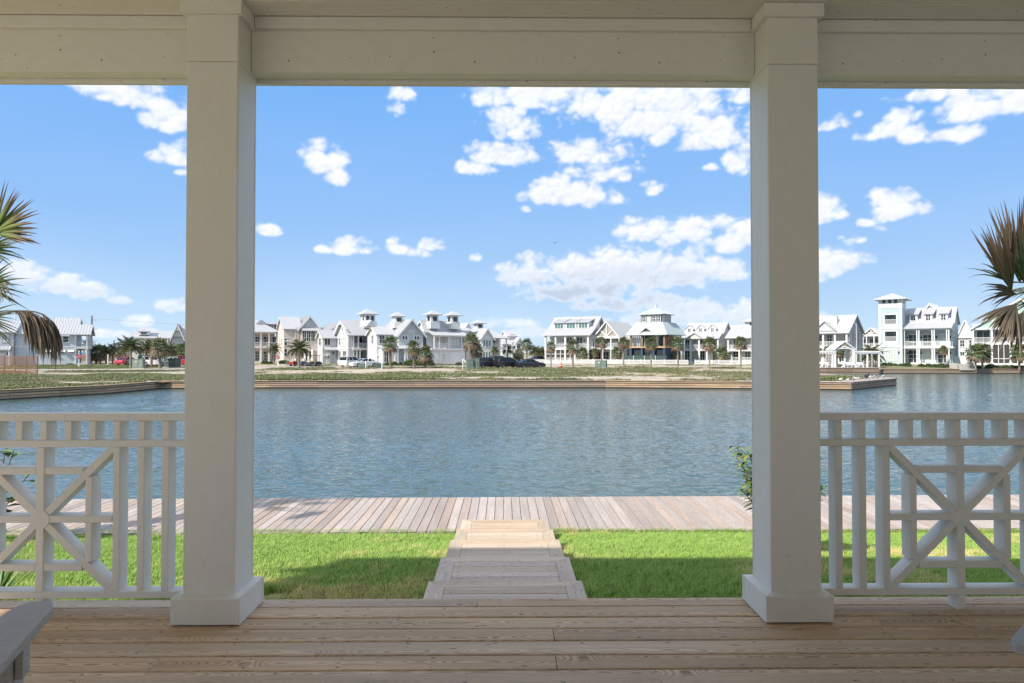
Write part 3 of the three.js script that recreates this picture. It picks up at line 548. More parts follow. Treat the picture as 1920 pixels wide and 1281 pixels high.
// ---------------------------------------------------------------- timber bulkheads along the shore
const bulkOld = toneMats(T.walk, [[0.80, 0.68, 0.56], [0.88, 0.78, 0.68], [0.72, 0.61, 0.51]], 0.88), bulkNew = toneMats(T.step, [[0.92, 0.83, 0.72], [0.86, 0.76, 0.66], [0.8, 0.7, 0.6]], 0.85);
const sheetPile = mat([0.24, 0.19, 0.15], 0.95);
function bulkhead(a, b, label, o = {}) {
  const t = thing('timber_bulkhead', label, 'bulkhead', 'timber bulkheads along the shore'), L = Math.hypot(b[0] - a[0], b[1] - a[1]), ang = Math.atan2(-(b[1] - a[1]), b[0] - a[0]);
  t.position.set(a[0], 0, a[1]); t.rotation.y = ang;                   // local +x runs along, local +z faces the water
  const top = o.top ?? BANK_Y + 0.1, n = Math.max(1, Math.round(L / 4.8)), l = L / n, fm = o.fresh ? bulkNew : bulkOld, cw = o.walk ? 0 : 0.62;
  part('sheeting', box(0, L, -3.6, top - 0.05, -0.10, -0.05), sheetPile, t);
  for (let i = 0; i < n; i++) {
    const put = (nm, g, m, y, z) => { const q = part(nm, g, m, t); q.position.set((i + 0.5) * l, y, z); };
    if (!o.walk) for (const z of [0.03, -0.25]) put('cap_board', boardGeo(l - 0.01, 0.27, 0.05, Math.floor(rnd() * ROWS), rr(0, 4)), pick(fm), top + rr(0, 0.008), z);
    const rowsY = [top - 0.07, top - 0.30, top - 0.50];
    rowsY.forEach((y, k) => put('wale_board', boardGeo(l - 0.012, 0.045, 0.155, Math.floor(rnd() * ROWS), rr(0, 4)), pick(fm), y, 0.05 - 0.035 * (k === 1)));
  }
  if (o.walk) {
    const wid = o.walk, nn = Math.floor(L / 0.45);
    for (let i = 0; i < nn; i++) { const q = part('walk_plank', o.geo ??= boardGeo(wid, 0.44, 0.05, 2, 1).rotateY(Math.PI / 2), pick(walkMats), t); q.position.set((i + 0.5) * L / nn, top + rr(0, 0.006), -wid / 2 + 0.16); }
  }
}
const S = SHORE;
bulkhead(S[3], S[4], 'brown timber bulkhead at the lake bend below the slatted fence', { fresh: true });
bulkhead(S[4], S[5], 'brown timber bulkhead curving away beyond the slatted fence', { fresh: true });
bulkhead(S[5], S[6], 'short brown timber bulkhead meeting the pale new boards', { fresh: true });
bulkhead(S[6], S[7], 'pale new timber bulkhead below the sandy path', { fresh: true });
bulkhead(S[7], S[8], 'long tan timber bulkhead in front of the flowering meadow');
bulkhead(S[8], S[9], 'tan timber bulkhead angling toward the pointed dock', { fresh: true });
bulkhead(S[9], S[10], 'tan timber bulkhead beside the pointed dock', { fresh: true, walk: 2.0 });
bulkhead(S[10], S[11], 'grey timber bulkhead of the pointed dock where birds stand', { walk: 2.0 });
bulkhead(S[11], S[12], 'rear timber bulkhead of the pointed dock', { walk: 1.6 });
bulkhead(S[13], S[14], 'dark brown timber bulkhead below the white pergola', { top: BANK_Y + 0.36 });
bulkhead(S[15], S[16], 'low brown timber bulkhead below the pale blue tower house', { top: BANK_Y + 0.12 });
console.log('ground done');

// ---------------------------------------------------------------- houses across the lake: building kit
const sidingBump = tex(64, 256, (i, j, c) => { const f = (j % 32) / 32; c[0] = c[1] = c[2] = f; }, false);
const battenBump = tex(256, 16, (i, j, c) => { const f = (i % 64); c[0] = c[1] = c[2] = f < 8 ? 1 : 0; }, false);
sidingBump.repeat.set(1, 1 / 1.2); battenBump.repeat.set(1 / 1.6, 1);
const HM = {};
const wallMat = (c, bat) => mat(c, 0.8, { bumpMap: bat ? battenBump : sidingBump, bumpScale: bat ? 0.02 : 0.012 });
Object.assign(HM, {
  white: wallMat([0.64, 0.64, 0.63]), cream: wallMat([0.62, 0.595, 0.55]), pink: wallMat([0.62, 0.53, 0.48]), pinkBat: wallMat([0.60, 0.52, 0.475], true), grey: wallMat([0.46, 0.48, 0.51]), greyBat: wallMat([0.52, 0.53, 0.555], true),
  blueGrey: wallMat([0.50, 0.56, 0.61]), blueBat: wallMat([0.53, 0.58, 0.62], true), teal: wallMat([0.43, 0.52, 0.545]), mint: wallMat([0.40, 0.55, 0.50]), taupe: wallMat([0.36, 0.335, 0.29]), navy: mat([0.025, 0.045, 0.085], 0.6), house_wrap: mat([0.03, 0.06, 0.10], 0.6),
  trim: mat([0.70, 0.70, 0.69], 0.6), roof: mat([0.47, 0.475, 0.49], 0.5), roofMint: mat([0.45, 0.51, 0.52], 0.5), roofWarm: mat([0.62, 0.60, 0.58], 0.45), glass: new THREE.MeshPhysicalMaterial({ color: lrgb(0.035, 0.045, 0.05), roughness: 0.08, specularIntensity: 1 }), glassTeal: new THREE.MeshPhysicalMaterial({ color: lrgb(0.10, 0.19, 0.19), roughness: 0.08 }), blind: mat([0.45, 0.50, 0.47], 0.6), screen: mat([0.045, 0.045, 0.045], 0.8), charcoal: mat([0.06, 0.06, 0.065], 0.7), raw: mat([0.26, 0.18, 0.115], 0.9), rawLight: mat([0.34, 0.245, 0.155], 0.9), lamp: mat([0.02, 0.02, 0.02], 0.5), doorPaint: mat([0.66, 0.67, 0.68], 0.6), fresh: mat([0.48, 0.34, 0.20], 0.9), sash: mat([0.66, 0.67, 0.68], 0.6),
});
// a pitched sheet of standing-seam roof: corners eave a, eave b, upper c, upper d
function roofSheet(P, th = 0.12, step = 0.5) {
  const V = P.map((p) => new THREE.Vector3(...p)), out = [], n = V.length, lo = V.map((v) => v.clone().add(new THREE.Vector3(0, -th, 0)));
  const arr = (v) => [v.x, v.y, v.z], faces = [V.map(arr), lo.slice().reverse().map(arr)];
  for (let i = 0; i < n; i++) { const j = (i + 1) % n; faces.push([arr(V[i]), arr(lo[i]), arr(lo[j]), arr(V[j])]); }
  out.push(polys(faces));
  const e = V[1].clone().sub(V[0]), L = e.length(); e.normalize(); const nrm = new THREE.Vector3().crossVectors(V[1].clone().sub(V[0]), V[2].clone().sub(V[0])).normalize(); if (nrm.y < 0) nrm.negate();
  const up = new THREE.Vector3().crossVectors(nrm, e).normalize(); if (up.y < 0) up.negate();
  const q = V.map((v) => { const w = v.clone().sub(V[0]); return [w.dot(e), w.dot(up)]; });
  const xmin = Math.min(...q.map((a) => a[0])), xmax = Math.max(...q.map((a) => a[0]));
  for (let x = xmin + 0.02; x < xmax; x += step) {
    const ys = []; for (let i = 0; i < n; i++) { const [ax, ay] = q[i], [bx, by] = q[(i + 1) % n]; if ((ax <= x) !== (bx <= x)) ys.push(ay + (by - ay) * (x - ax) / (bx - ax)); }
    if (ys.length < 2) continue; const y0 = Math.min(...ys), y1 = Math.max(...ys); if (y1 - y0 < 0.1) continue;
    const p = (y) => arr(V[0].clone().addScaledVector(e, x).addScaledVector(up, y).addScaledVector(nrm, 0.02)); out.push(bar(p(y0), p(y1), 0.045, 0.05, nrm));
  }
  return merge(out);
}
const winCache = new Map();
function winGeo(w, h, c, r, tr) {
  const k = [w, h, c, r, tr].map((v) => v.toFixed(2)).join(); if (winCache.has(k)) return winCache.get(k);
  const f = [box(-w / 2 - tr, w / 2 + tr, h, h + tr * 1.3, 0, 0.075), box(-w / 2 - tr * 1.2, w / 2 + tr * 1.2, -tr, 0, 0, 0.09), box(-w / 2 - tr, -w / 2, 0, h, 0, 0.07), box(w / 2, w / 2 + tr, 0, h, 0, 0.07)];
  for (let i = 1; i < c; i++) f.push(box(-w / 2 + w * i / c - 0.035, -w / 2 + w * i / c + 0.035, 0, h, 0, 0.05));
  for (let j = 1; j < r; j++) f.push(box(-w / 2, w / 2, h * j / r - 0.03, h * j / r + 0.03, 0, 0.045));
  const res = [merge(f), box(-w / 2, w / 2, 0, h, 0.001, 0.018)]; winCache.set(k, res); return res;
}
function house(name, label, px, d, yawDeg, o = {}) {
  const g = thing(name, label, 'house', o.group), yaw = yawDeg * RAD, P = at(px, 660, d), gy = o.gy ?? bankY(P.x, P.z) - 0.02; g.position.set(P.x, gy, P.z); g.rotation.y = yaw;
  const cs = Math.cos(yaw), sn = Math.sin(yaw), ta = (q) => { const a = at(q, 660, 1); return a.x / -a.z; };
  const h = { g };
  h.fx = (q, k = 0) => { const t = ta(q), ox = P.x + k * sn, oz = P.z + k * cs; return (-oz * t - ox) / (cs - t * sn); };
  h.sz = (q, xl = 0) => { const t = ta(q), ox = P.x + xl * cs, oz = P.z - xl * sn; return (-oz * t - ox) / (sn + cs * t); };
  h.Y = (py, xl = 0, z = 0) => { const D = -(P.z - xl * sn + z * cs); return at(px, py, D).y - gy; };
  h.part = (n, geo, m, par = g) => part(n, geo, m, par);
  h.box = (n, m, x0, x1, y0, y1, z0, z1, par) => h.part(n, box(x0, x1, y0, y1, z0, z1), m, par);
  h.wall = (x0, x1, y0, y1, z0, z1, m = HM.white) => h.box('wall', m, x0, x1, y0, y1, z0, z1);
  h.roof = (sheets, m = HM.roof, th = 0.12, nm = 'roof', par) => h.part(nm, merge(sheets.map((s) => roofSheet(s, th))), m, par);
  // ridge along x
  h.gx = (x0, x1, z0, z1, ye, yr, w, { ov = 0.4, m = HM.roof, oe = 0.4, zr = (z0 + z1) / 2, ends = 'lr' } = {}) => {
    const k = (yr - ye) / (z1 - zr), yo = ye - oe * k, kb = (yr - ye) / (zr - z0), yb = ye - oe * kb;
    const r = h.roof([[[x0 - ov, yo, z1 + oe], [x1 + ov, yo, z1 + oe], [x1 + ov, yr, zr], [x0 - ov, yr, zr]], [[x1 + ov, yb, z0 - oe], [x0 - ov, yb, z0 - oe], [x0 - ov, yr, zr], [x1 + ov, yr, zr]]], m);
    for (const [q, s] of [['l', x0], ['r', x1]]) if (ends.includes(q)) {
      h.part('gable_wall', polys([[[s, ye - 0.05, z0], [s, ye - 0.05, z1], [s, yr - 0.14, zr]]]), w ?? HM.white);
      const e = q === 'l' ? -1 : 1, X = s + e * (ov - 0.02);
      for (const [zz, yy] of [[z1 + oe, yo], [z0 - oe, yb]]) h.part('rake_board', bar([X, yr - 0.20, zr], [X, yy - 0.12, zz], 0.05, 0.24, new THREE.Vector3(0, 1, 0)), HM.trim, r);
    }
    return r;
  };
  // ridge along z (gable faces the front)
  h.gz = (x0, x1, z0, z1, ye, yr, w, { ov = 0.4, m = HM.roof, oe = 0.4, ends = 'f' } = {}) => {
    const xm = (x0 + x1) / 2, k = (yr - ye) / (x1 - xm), yo = ye - oe * k;
    const r = h.roof([[[x0 - oe, yo, z0 - ov], [x0 - oe, yo, z1 + ov], [xm, yr, z1 + ov], [xm, yr, z0 - ov]], [[x1 + oe, yo, z1 + ov], [x1 + oe, yo, z0 - ov], [xm, yr, z0 - ov], [xm, yr, z1 + ov]]], m);
    for (const [q, s] of [['f', z1], ['b', z0]]) if (ends.includes(q)) {
      h.part('gable_wall', polys([[[x0, ye - 0.05, s], [x1, ye - 0.05, s], [xm, yr - 0.14, s]]]), w ?? HM.white);
      const Z = s + (q === 'f' ? 1 : -1) * (ov - 0.02); for (const xx of [x0 - oe, x1 + oe]) h.part('rake_board', bar([xm, yr - 0.20, Z], [xx, yo - 0.12, Z], 0.05, 0.24, new THREE.Vector3(0, 1, 0)), HM.trim, r);
    }
    return r;
  };
  h.hip = (x0, x1, z0, z1, ye, yr, { oe = 0.45, m = HM.roof, flat = 0, par } = {}) => {
    const X0 = x0 - oe, X1 = x1 + oe, Z0 = z0 - oe, Z1 = z1 + oe, w = X1 - X0, dd = Z1 - Z0, q = Math.min(w, dd) / 2 - flat, zr0 = Z0 + q, zr1 = Z1 - q, xr0 = X0 + q, xr1 = X1 - q, a = [xr0, yr, zr1], b = [xr1, yr, zr1], c = [xr1, yr, zr0], e = [xr0, yr, zr0];
    const cl = (L) => L.filter((p, i) => { const r = L[(i + 1) % L.length]; return Math.hypot(p[0] - r[0], p[1] - r[1], p[2] - r[2]) > 1e-4; });
    return h.roof([[[X0, ye, Z1], [X1, ye, Z1], b, a], [[X1, ye, Z1], [X1, ye, Z0], c, b], [[X1, ye, Z0], [X0, ye, Z0], e, c], [[X0, ye, Z0], [X0, ye, Z1], a, e]].map(cl), m, 0.12, 'roof', par);
  };
  h.shed = (x0, x1, zf, zb, yf, yb, { ov = 0.3, m = HM.roof, par, nm = 'porch_roof' } = {}) => h.roof([[[x0 - ov, yf, zf], [x1 + ov, yf, zf], [x1 + ov, yb, zb], [x0 - ov, yb, zb]]], m, 0.12, nm, par);
  h.win = (face, u, y, w, hh, { c = 2, r = 2, off = 0, glass = rnd() < 0.22 ? HM.blind : HM.glass, m = HM.trim, tr = 0.10, nm = 'window', par = g } = {}) => {
    const [fg, pg] = winGeo(w, hh, c, r, tr), f = part(nm, fg, m, par); part('pane', pg, glass, f);
    if (face === 'f') f.position.set(u, y, off); else if (face === 'l') { f.position.set(off, y, u); f.rotation.y = -Math.PI / 2; } else { f.position.set(off, y, u); f.rotation.y = Math.PI / 2; }
    return f;
  };
  h.wins = (face, us, y, w, hh, opt) => us.map((u) => h.win(face, u, y, w, hh, opt));
  h.cols = (xs, z, y0, y1, w = 0.26, m = HM.trim) => xs.forEach((x) => h.part('column', merge([box(x - w / 2, x + w / 2, y0, y1, z - w / 2, z + w / 2), box(x - w * .7, x + w * .7, y0, y0 + 0.22, z - w * .7, z + w * .7), box(x - w * .65, x + w * .65, y1 - 0.18, y1, z - w * .65, z + w * .65)]), m));
  h.rail = (x0, x1, y, z, hh = 0.95, m = HM.trim) => { const L = [box(x0, x1, y + hh - 0.07, y + hh, z - 0.05, z + 0.05), box(x0, x1, y + 0.08, y + 0.15, z - 0.04, z + 0.04)]; for (let x = x0 + 0.08; x < x1; x += 0.17) L.push(box(x - 0.025, x + 0.025, y + 0.15, y + hh - 0.07, z - 0.02, z + 0.02)); return h.part('balcony_railing', merge(L), m); };
  h.railz = (z0, z1, y, x, hh = 0.95, m = HM.trim) => { const L = [box(x - 0.05, x + 0.05, y + hh - 0.07, y + hh, z0, z1), box(x - 0.04, x + 0.04, y + 0.08, y + 0.15, z0, z1)]; for (let z = z0 + 0.08; z < z1; z += 0.17) L.push(box(x - 0.02, x + 0.02, y + 0.15, y + hh - 0.07, z - 0.025, z + 0.025)); return h.part('balcony_railing', merge(L), m); };
  h.lamp = (x, y, z) => h.part('wall_lantern', merge([cyl(0.09, 0.13, 0.3, 6, x, y, z + 0.14), box(x - 0.05, x + 0.05, y + 0.1, y + 0.42, z, z + 0.06), cyl(0.14, 0.02, 0.14, 6, x, y + 0.3, z + 0.14)]), HM.lamp);
  h.cupola = (x, y, z, w, hh, o2 = {}) => {
    const m = o2.wall ?? HM.trim, cw = part('cupola', merge([box(x - w / 2, x + w / 2, y, y + hh, z - w / 2, z + w / 2), box(x - w * .62, x + w * .62, y - 0.2, y + hh * 0.42, z - w * .62, z + w * .62)]), m, g), e = w * (o2.eave ?? 0.42);
    const X0 = x - w / 2 - e, X1 = x + w / 2 + e, Z0 = z - w / 2 - e, Z1 = z + w / 2 + e, t = [x, y + hh + (o2.rise ?? w * 0.5), z], ye = y + hh;
    part('cupola_roof', merge([[[X0, ye, Z1], [X1, ye, Z1], t], [[X1, ye, Z1], [X1, ye, Z0], t], [[X1, ye, Z0], [X0, ye, Z0], t], [[X0, ye, Z0], [X0, ye, Z1], t]].map((s) => roofSheet(s, 0.1, 9)).concat([new THREE.ConeGeometry(0.12, 0.4, 6).translate(x, t[1] + 0.1, z)])), o2.roof ?? HM.roof, cw);
    const n = o2.n ?? 2, ww = w / n * 0.58; for (const [face, sx] of [['f', 1], ['l', -1], ['r', 1]]) for (let i = 0; i < n; i++) { const u = ((i + 0.5) / n - 0.5) * w * 0.94; if (face === 'f') h.win('f', x + u, y + hh * 0.5, ww, hh * 0.36, { c: 1, r: 1, off: z + w / 2 + 0.002, tr: 0.05, par: cw, nm: 'cupola_window' }); else h.win(face, z + u, y + hh * 0.5, ww, hh * 0.36, { c: 1, r: 1, off: x + sx * (w / 2 + 0.002), tr: 0.05, par: cw, nm: 'cupola_window' }); }
    return cw;
  };
  h.dormer = (x, zf, y0, w, hh, { kind = 'gable', back = 2.4, rise = w * 0.42, c = 2, r = 2, wm = HM.trim, glass = HM.glass, m = HM.roof, ww = w * 0.5, wh = hh * 0.62 } = {}) => {
    const dm = part('dormer', kind === 'gable' ? prism([[x - w / 2, y0], [x + w / 2, y0], [x + w / 2, y0 + hh], [x, y0 + hh + rise - 0.1], [x - w / 2, y0 + hh]], zf - back, zf) : box(x - w / 2, x + w / 2, y0, y0 + hh, zf - back, zf), wm, g);
    if (kind === 'gable') { const o3 = 0.22, k = rise / (w / 2), yo = y0 + hh - o3 * k; part('dormer_roof', merge([roofSheet([[x - w / 2 - o3, yo, zf - back], [x - w / 2 - o3, yo, zf + o3], [x, y0 + hh + rise, zf + o3], [x, y0 + hh + rise, zf - back]], 0.09), roofSheet([[x + w / 2 + o3, yo, zf + o3], [x + w / 2 + o3, yo, zf - back], [x, y0 + hh + rise, zf - back], [x, y0 + hh + rise, zf + o3]], 0.09)]), m, dm); }
    else part('dormer_roof', roofSheet([[x - w / 2 - 0.3, y0 + hh, zf + 0.4], [x + w / 2 + 0.3, y0 + hh, zf + 0.4], [x + w / 2 + 0.3, y0 + hh + rise, zf - back], [x - w / 2 - 0.3, y0 + hh + rise, zf - back]], 0.1), m, dm);
    h.win('f', x, y0 + hh * 0.2, ww, wh, { c, r, off: zf + 0.002, tr: 0.09, par: dm, glass, nm: 'dormer_window' }); return dm;
  };
  h.truss = (x, w, ye, yr, z, m = HM.trim) => h.part('gable_truss', merge([bar([x, ye, z], [x, yr - 0.3, z], 0.14, 0.2, new THREE.Vector3(1, 0, 0)), bar([x, ye + 0.1, z], [x - w * 0.27, ye + (yr - ye) * 0.44, z], 0.14, 0.2), bar([x, ye + 0.1, z], [x + w * 0.27, ye + (yr - ye) * 0.44, z], 0.14, 0.2), bar([x - w / 2, ye, z], [x + w / 2, ye, z], 0.14, 0.24)]), m);
  h.stairs = (x0, x1, zf, n, rise, m = HM.trim) => { for (let i = 0; i < n; i++) h.box('stair', m, x0, x1, 0, rise * (n - i), zf + 0.3 * i, zf + 0.3 * (i + 1) - 0.002); };
  return h;
}

// ---------------------------------------------------------------- houses, right-hand row
function doublePorch(h, o) {       // two-storey porch on the front: x0..x1, front at zf, back at zb
  const { x0, x1, zf, zb, y0 = 0.35, y2, yt, cols, w = 0.26, rail = true, low = false, m = HM.trim } = o;
  h.box('porch_floor', m, x0 - 0.1, x1 + 0.1, 0, y0, zb + 0.003, zf + 0.15);
  h.box('porch_floor', m, x0 - 0.1, x1 + 0.1, y2 - 0.35, y2, zb + 0.003, zf + 0.12);
  h.box('porch_beam', m, x0 - 0.05, x1 + 0.05, yt - 0.35, yt - 0.02, zf - 0.16, zf + 0.14);
  h.cols(cols, zf - 0.03, y0, y2 - 0.36, w, m); h.cols(cols, zf - 0.03, y2, yt - 0.36, w, m);
  if (rail) for (let i = 0; i + 1 < cols.length; i++) { h.rail(cols[i] + w / 2, cols[i + 1] - w / 2, y2, zf - 0.03); if (low) h.rail(cols[i] + w / 2, cols[i + 1] - w / 2, y0, zf - 0.03); }
}
{ // white house with three broad dormers over a two-storey screened porch
  const h = house('lakeside_house', 'large white house with three broad shed dormers above a screened two-storey porch', 1022, 150, -29), F = h.fx, Y = h.Y;
  const x1 = F(1104), y2 = Y(653), ye = Y(629), yr = Y(592, 5), zb = -10.5, zw = -2.6, zr = -6.2, yb = ye + 1.35;
  h.wall(0.1, x1 - 0.1, 0, ye + 1.5, zb, zw, HM.cream); h.wall(0.1, x1 - 0.1, 0, y2, zb + 0.1, zw + 0.02, HM.cream);
  doublePorch(h, { x0: 0, x1, zf: 0, zb: zw, y2, yt: ye + 0.1, cols: [0.15, F(1042), F(1060), F(1078), x1 - 0.15], w: 0.34 });
  h.roof([[[-0.6, ye, 0.6], [x1 + 0.6, ye, 0.6], [x1 + 0.6, yb, -2.2], [-0.6, yb, -2.2]], [[-0.5, yb, -2.2], [x1 + 0.5, yb, -2.2], [x1 + 0.5, yr, zr], [-0.5, yr, zr]], [[x1 + 0.5, ye + 0.6, zb - 0.4], [-0.5, ye + 0.6, zb - 0.4], [-0.5, yr, zr], [x1 + 0.5, yr, zr]]], HM.roof);
  for (const X of [0.1, x1 - 0.1]) h.part('gable_wall', polys([[[X, ye - 0.1, zw], [X, yb - 0.2, -2.6], [X, yr - 0.15, zr], [X, ye + 0.5, zb]]]), HM.cream);
  h.part('rake_board', bar([x1 + 0.48, yr - 0.2, zr], [x1 + 0.48, yb - 0.2, -2.2], 0.06, 0.26), HM.trim);
  h.part('rake_board', bar([x1 + 0.48, yr - 0.2, zr], [x1 + 0.48, ye + 0.4, zb - 0.4], 0.06, 0.26), HM.trim);
  [[1051, 14], [1073, 15], [1096, 16]].forEach(([p]) => h.dormer(F(p, -2.6) - 0.2, -2.3, yb - 0.1, 2.6, 1.6, { kind: 'shed', back: 3.2, rise: 0.9, c: 3, r: 1, ww: 2.0, wh: 1.05, glass: HM.glassTeal }));
  for (const p of [1034, 1049, 1068, 1087]) h.win('f', F(p, zw), y2 + 0.35, 1.3, 2.0, { c: 2, r: 2, off: zw + 0.004 });
  for (const p of [1041, 1058, 1077.5, 1096]) h.lamp(F(p, zw), y2 + 1.4, zw);
  const cs = [0.15, F(1042), F(1060), F(1078), x1 - 0.15];
  for (let i = 0; i < 4; i++) { const a = cs[i] + 0.2, b = cs[i + 1] - 0.2, m = (a + b) / 2; h.box('porch_screen', HM.screen, a, b, 0.36, y2 - 0.38, -0.06, -0.03); h.part('screen_frame', merge([box(m - 0.06, m + 0.06, 0.36, y2 - 0.37, -0.025, 0.03), box(a, b, 1.05, 1.17, -0.025, 0.02), box(a, b, 1.95, 2.05, -0.025, 0.02)]), HM.trim); }
  h.box('porch_screen', HM.screen, x1 - 0.06, x1 - 0.03, 0.36, y2 - 0.38, zw, -0.3); h.cols([x1 - 0.15], zw + 0.2, 0.35, ye, 0.3);
  h.win('r', (zb + zw) / 2 - 0.5, ye + 1.6, 0.7, 1.5, { c: 1, r: 1, off: x1 - 0.09 }); h.wins('r', [-4.2, -6.5, -8.6], y2 + 0.7, 0.8, 1.5, { off: x1 - 0.095 }); h.wins('r', [-4.2, -8.6], 1, 0.8, 1.5, { off: x1 - 0.095 });
}
{ // gable-fronted house with timber truss
  const h = house('lakeside_house', 'cream house with a taupe front gable and white crossed truss, beside the dark blue one', 1114, 147, -30), F = h.fx, Y = h.Y;
  const x1 = F(1162), y2 = Y(652), ye = Y(632), yr = Y(602), zw = -2.6, zb = -13;
  h.wall(0.1, x1 - 0.1, 0, ye, zb, zw, HM.cream); const xw = F(1184, -5.2); h.wall(x1 - 0.12, xw, 0, ye - 0.05, zb + 0.2, -5.2, HM.cream);
  doublePorch(h, { x0: 0, x1, zf: 0, zb: zw, y2, yt: ye, cols: [0.12, F(1130), F(1145.5), x1 - 0.12], w: 0.24 });
  h.gz(0, x1, zb, 0, ye, yr, HM.taupe, { ov: 0.5, oe: 0.45 }); h.truss(x1 / 2, x1, ye + 0.05, yr, 0.12);
  h.shed(x1, xw, -5.0, -8.5, ye - 0.2, ye + 1.5);
  h.wins('f', [F(1121, zw), F(1138, zw)], y2 + 0.3, 0.9, 1.9, { off: zw + 0.003 }); h.win('f', F(1151, zw), y2 + 0.1, 1.5, 2.1, { off: zw + 0.003, glass: HM.blind }); for (const p of [1143, 1158]) h.lamp(F(p, zw), y2 + 1.5, zw);
  h.wins('f', [F(1122, zw), F(1136, zw), F(1152, zw)], 0.5, 1.4, 2.0, { off: zw + 0.003 }); h.win('f', F(1176, -5.2), 0.8, 0.8, 2.2, { r: 3, off: -5.197 });
  h.wins('r', [-4, -6], y2 + 0.5, 0.8, 1.5, { off: x1 - 0.098 }); h.win('r', -7.5, y2 + 0.6, 0.7, 1.2, { off: xw + 0.002 });
}
{ // dark blue house still under construction
  const h = house('lakeside_house', 'dark blue house under construction with bare timber posts and a pale mint hip roof', 1182, 139, -37), F = h.fx, Y = h.Y;
  const x1 = F(1247), y2 = Y(650), ye = Y(628), yc = Y(605), zw = -2.4, zb = h.sz(1278, x1);
  h.wall(0.15, x1 - 0.15, 0, y2 - 0.3, zb + 0.2, -0.6, HM.navy); h.wall(1.2, x1 - 1.2, y2, ye, zb + 1, zw, HM.navy);
  h.box('porch_floor', HM.fresh, -0.1, x1 + 0.1, y2 - 0.28, y2 + 0.02, zb, 0.12); h.box('porch_floor', HM.rawLight, -0.08, x1 + 0.08, 0, 0.3, zb, 0.1);
  const cs = [0.15, F(1204), F(1226), x1 - 0.15]; h.cols(cs, -0.05, y2, ye, 0.34, HM.raw); h.cols(cs, -0.05, 0.3, y2 - 0.3, 0.4, HM.house_wrap);
  for (let z = -1; z > zb; z -= 0.9) h.part('stud', box(x1 - 0.2, x1 - 0.05, y2, ye, z, z + 0.12), HM.raw);
  for (let z = -0.8; z > zb + 1; z -= 1.0) h.part('rafter_tail', bar([x1 - 0.3, ye - 1.3, z], [x1 + 0.7, ye - 0.1, z], 0.1, 0.2), HM.rawLight);
  for (const p of [1187, 1191, 1195, 1199, 1209]) h.part('stud', box(F(p, -1.2) - 0.06, F(p, -1.2) + 0.06, y2, ye, -1.3, -1.15), HM.sash);
  for (const p of [1193, 1215, 1236]) h.win('f', F(p, -0.6), 0.4, 2.0, 2.2, { off: -0.597, m: HM.house_wrap });
  h.win('f', F(1234, zw), y2 + 0.1, 1.1, 2.3, { c: 1, r: 1, glass: HM.sash, off: zw + 0.004, m: HM.navy }); h.win('f', F(1240, zw), y2 + 0.4, 0.9, 1.8, { off: zw + 0.004, m: HM.house_wrap });
  const fl = 2.9; h.hip(0, x1, zb, 0, ye, yc, { m: HM.roofMint, flat: fl, oe: 0.7 });
  const xm = x1 / 2, zm = zb / 2, cw = 4.6; h.wall(xm - cw / 2, xm + cw / 2, yc - 0.6, yc + 1.75, zm - cw / 2, zm + cw / 2, HM.house_wrap);
  for (let i = 0; i < 4; i++) { h.win('f', xm + (i - 1.5) * 1.1, yc + 0.25, 0.62, 1.05, { off: zm + cw / 2 + 0.003, tr: 0.12 }); h.win('r', zm + (i - 1.5) * 1.1, yc + 0.25, 0.62, 1.05, { off: xm + cw / 2 + 0.003, tr: 0.12 }); }
  h.hip(xm - cw / 2, xm + cw / 2, zm - cw / 2, zm + cw / 2, yc + 1.7, yc + 3.1, { m: HM.roofMint, oe: 0.5, flat: 0.3 }); h.part('cupola_vent', merge([box(xm - 0.25, xm + 0.25, yc + 2.9, yc + 3.5, zm - 0.25, zm + 0.25), new THREE.ConeGeometry(0.2, 0.9, 6).translate(xm, yc + 3.9, zm)]), HM.roofMint);
  const gx = F(1213, 0.2); h.part('gable_wall', prism([[gx - 1.9, ye - 0.05], [gx + 1.9, ye - 0.05], [gx, ye + 1.25]], -1.2, 0.35), HM.charcoal); h.roof([[[gx - 2.2, ye - 0.15, -2.6], [gx - 2.2, ye - 0.15, 0.65], [gx, ye + 1.42, 0.65], [gx, ye + 1.42, -2.6]], [[gx + 2.2, ye - 0.15, 0.65], [gx + 2.2, ye - 0.15, -2.6], [gx, ye + 1.42, -2.6], [gx, ye + 1.42, 0.65]]], HM.roofMint);
}
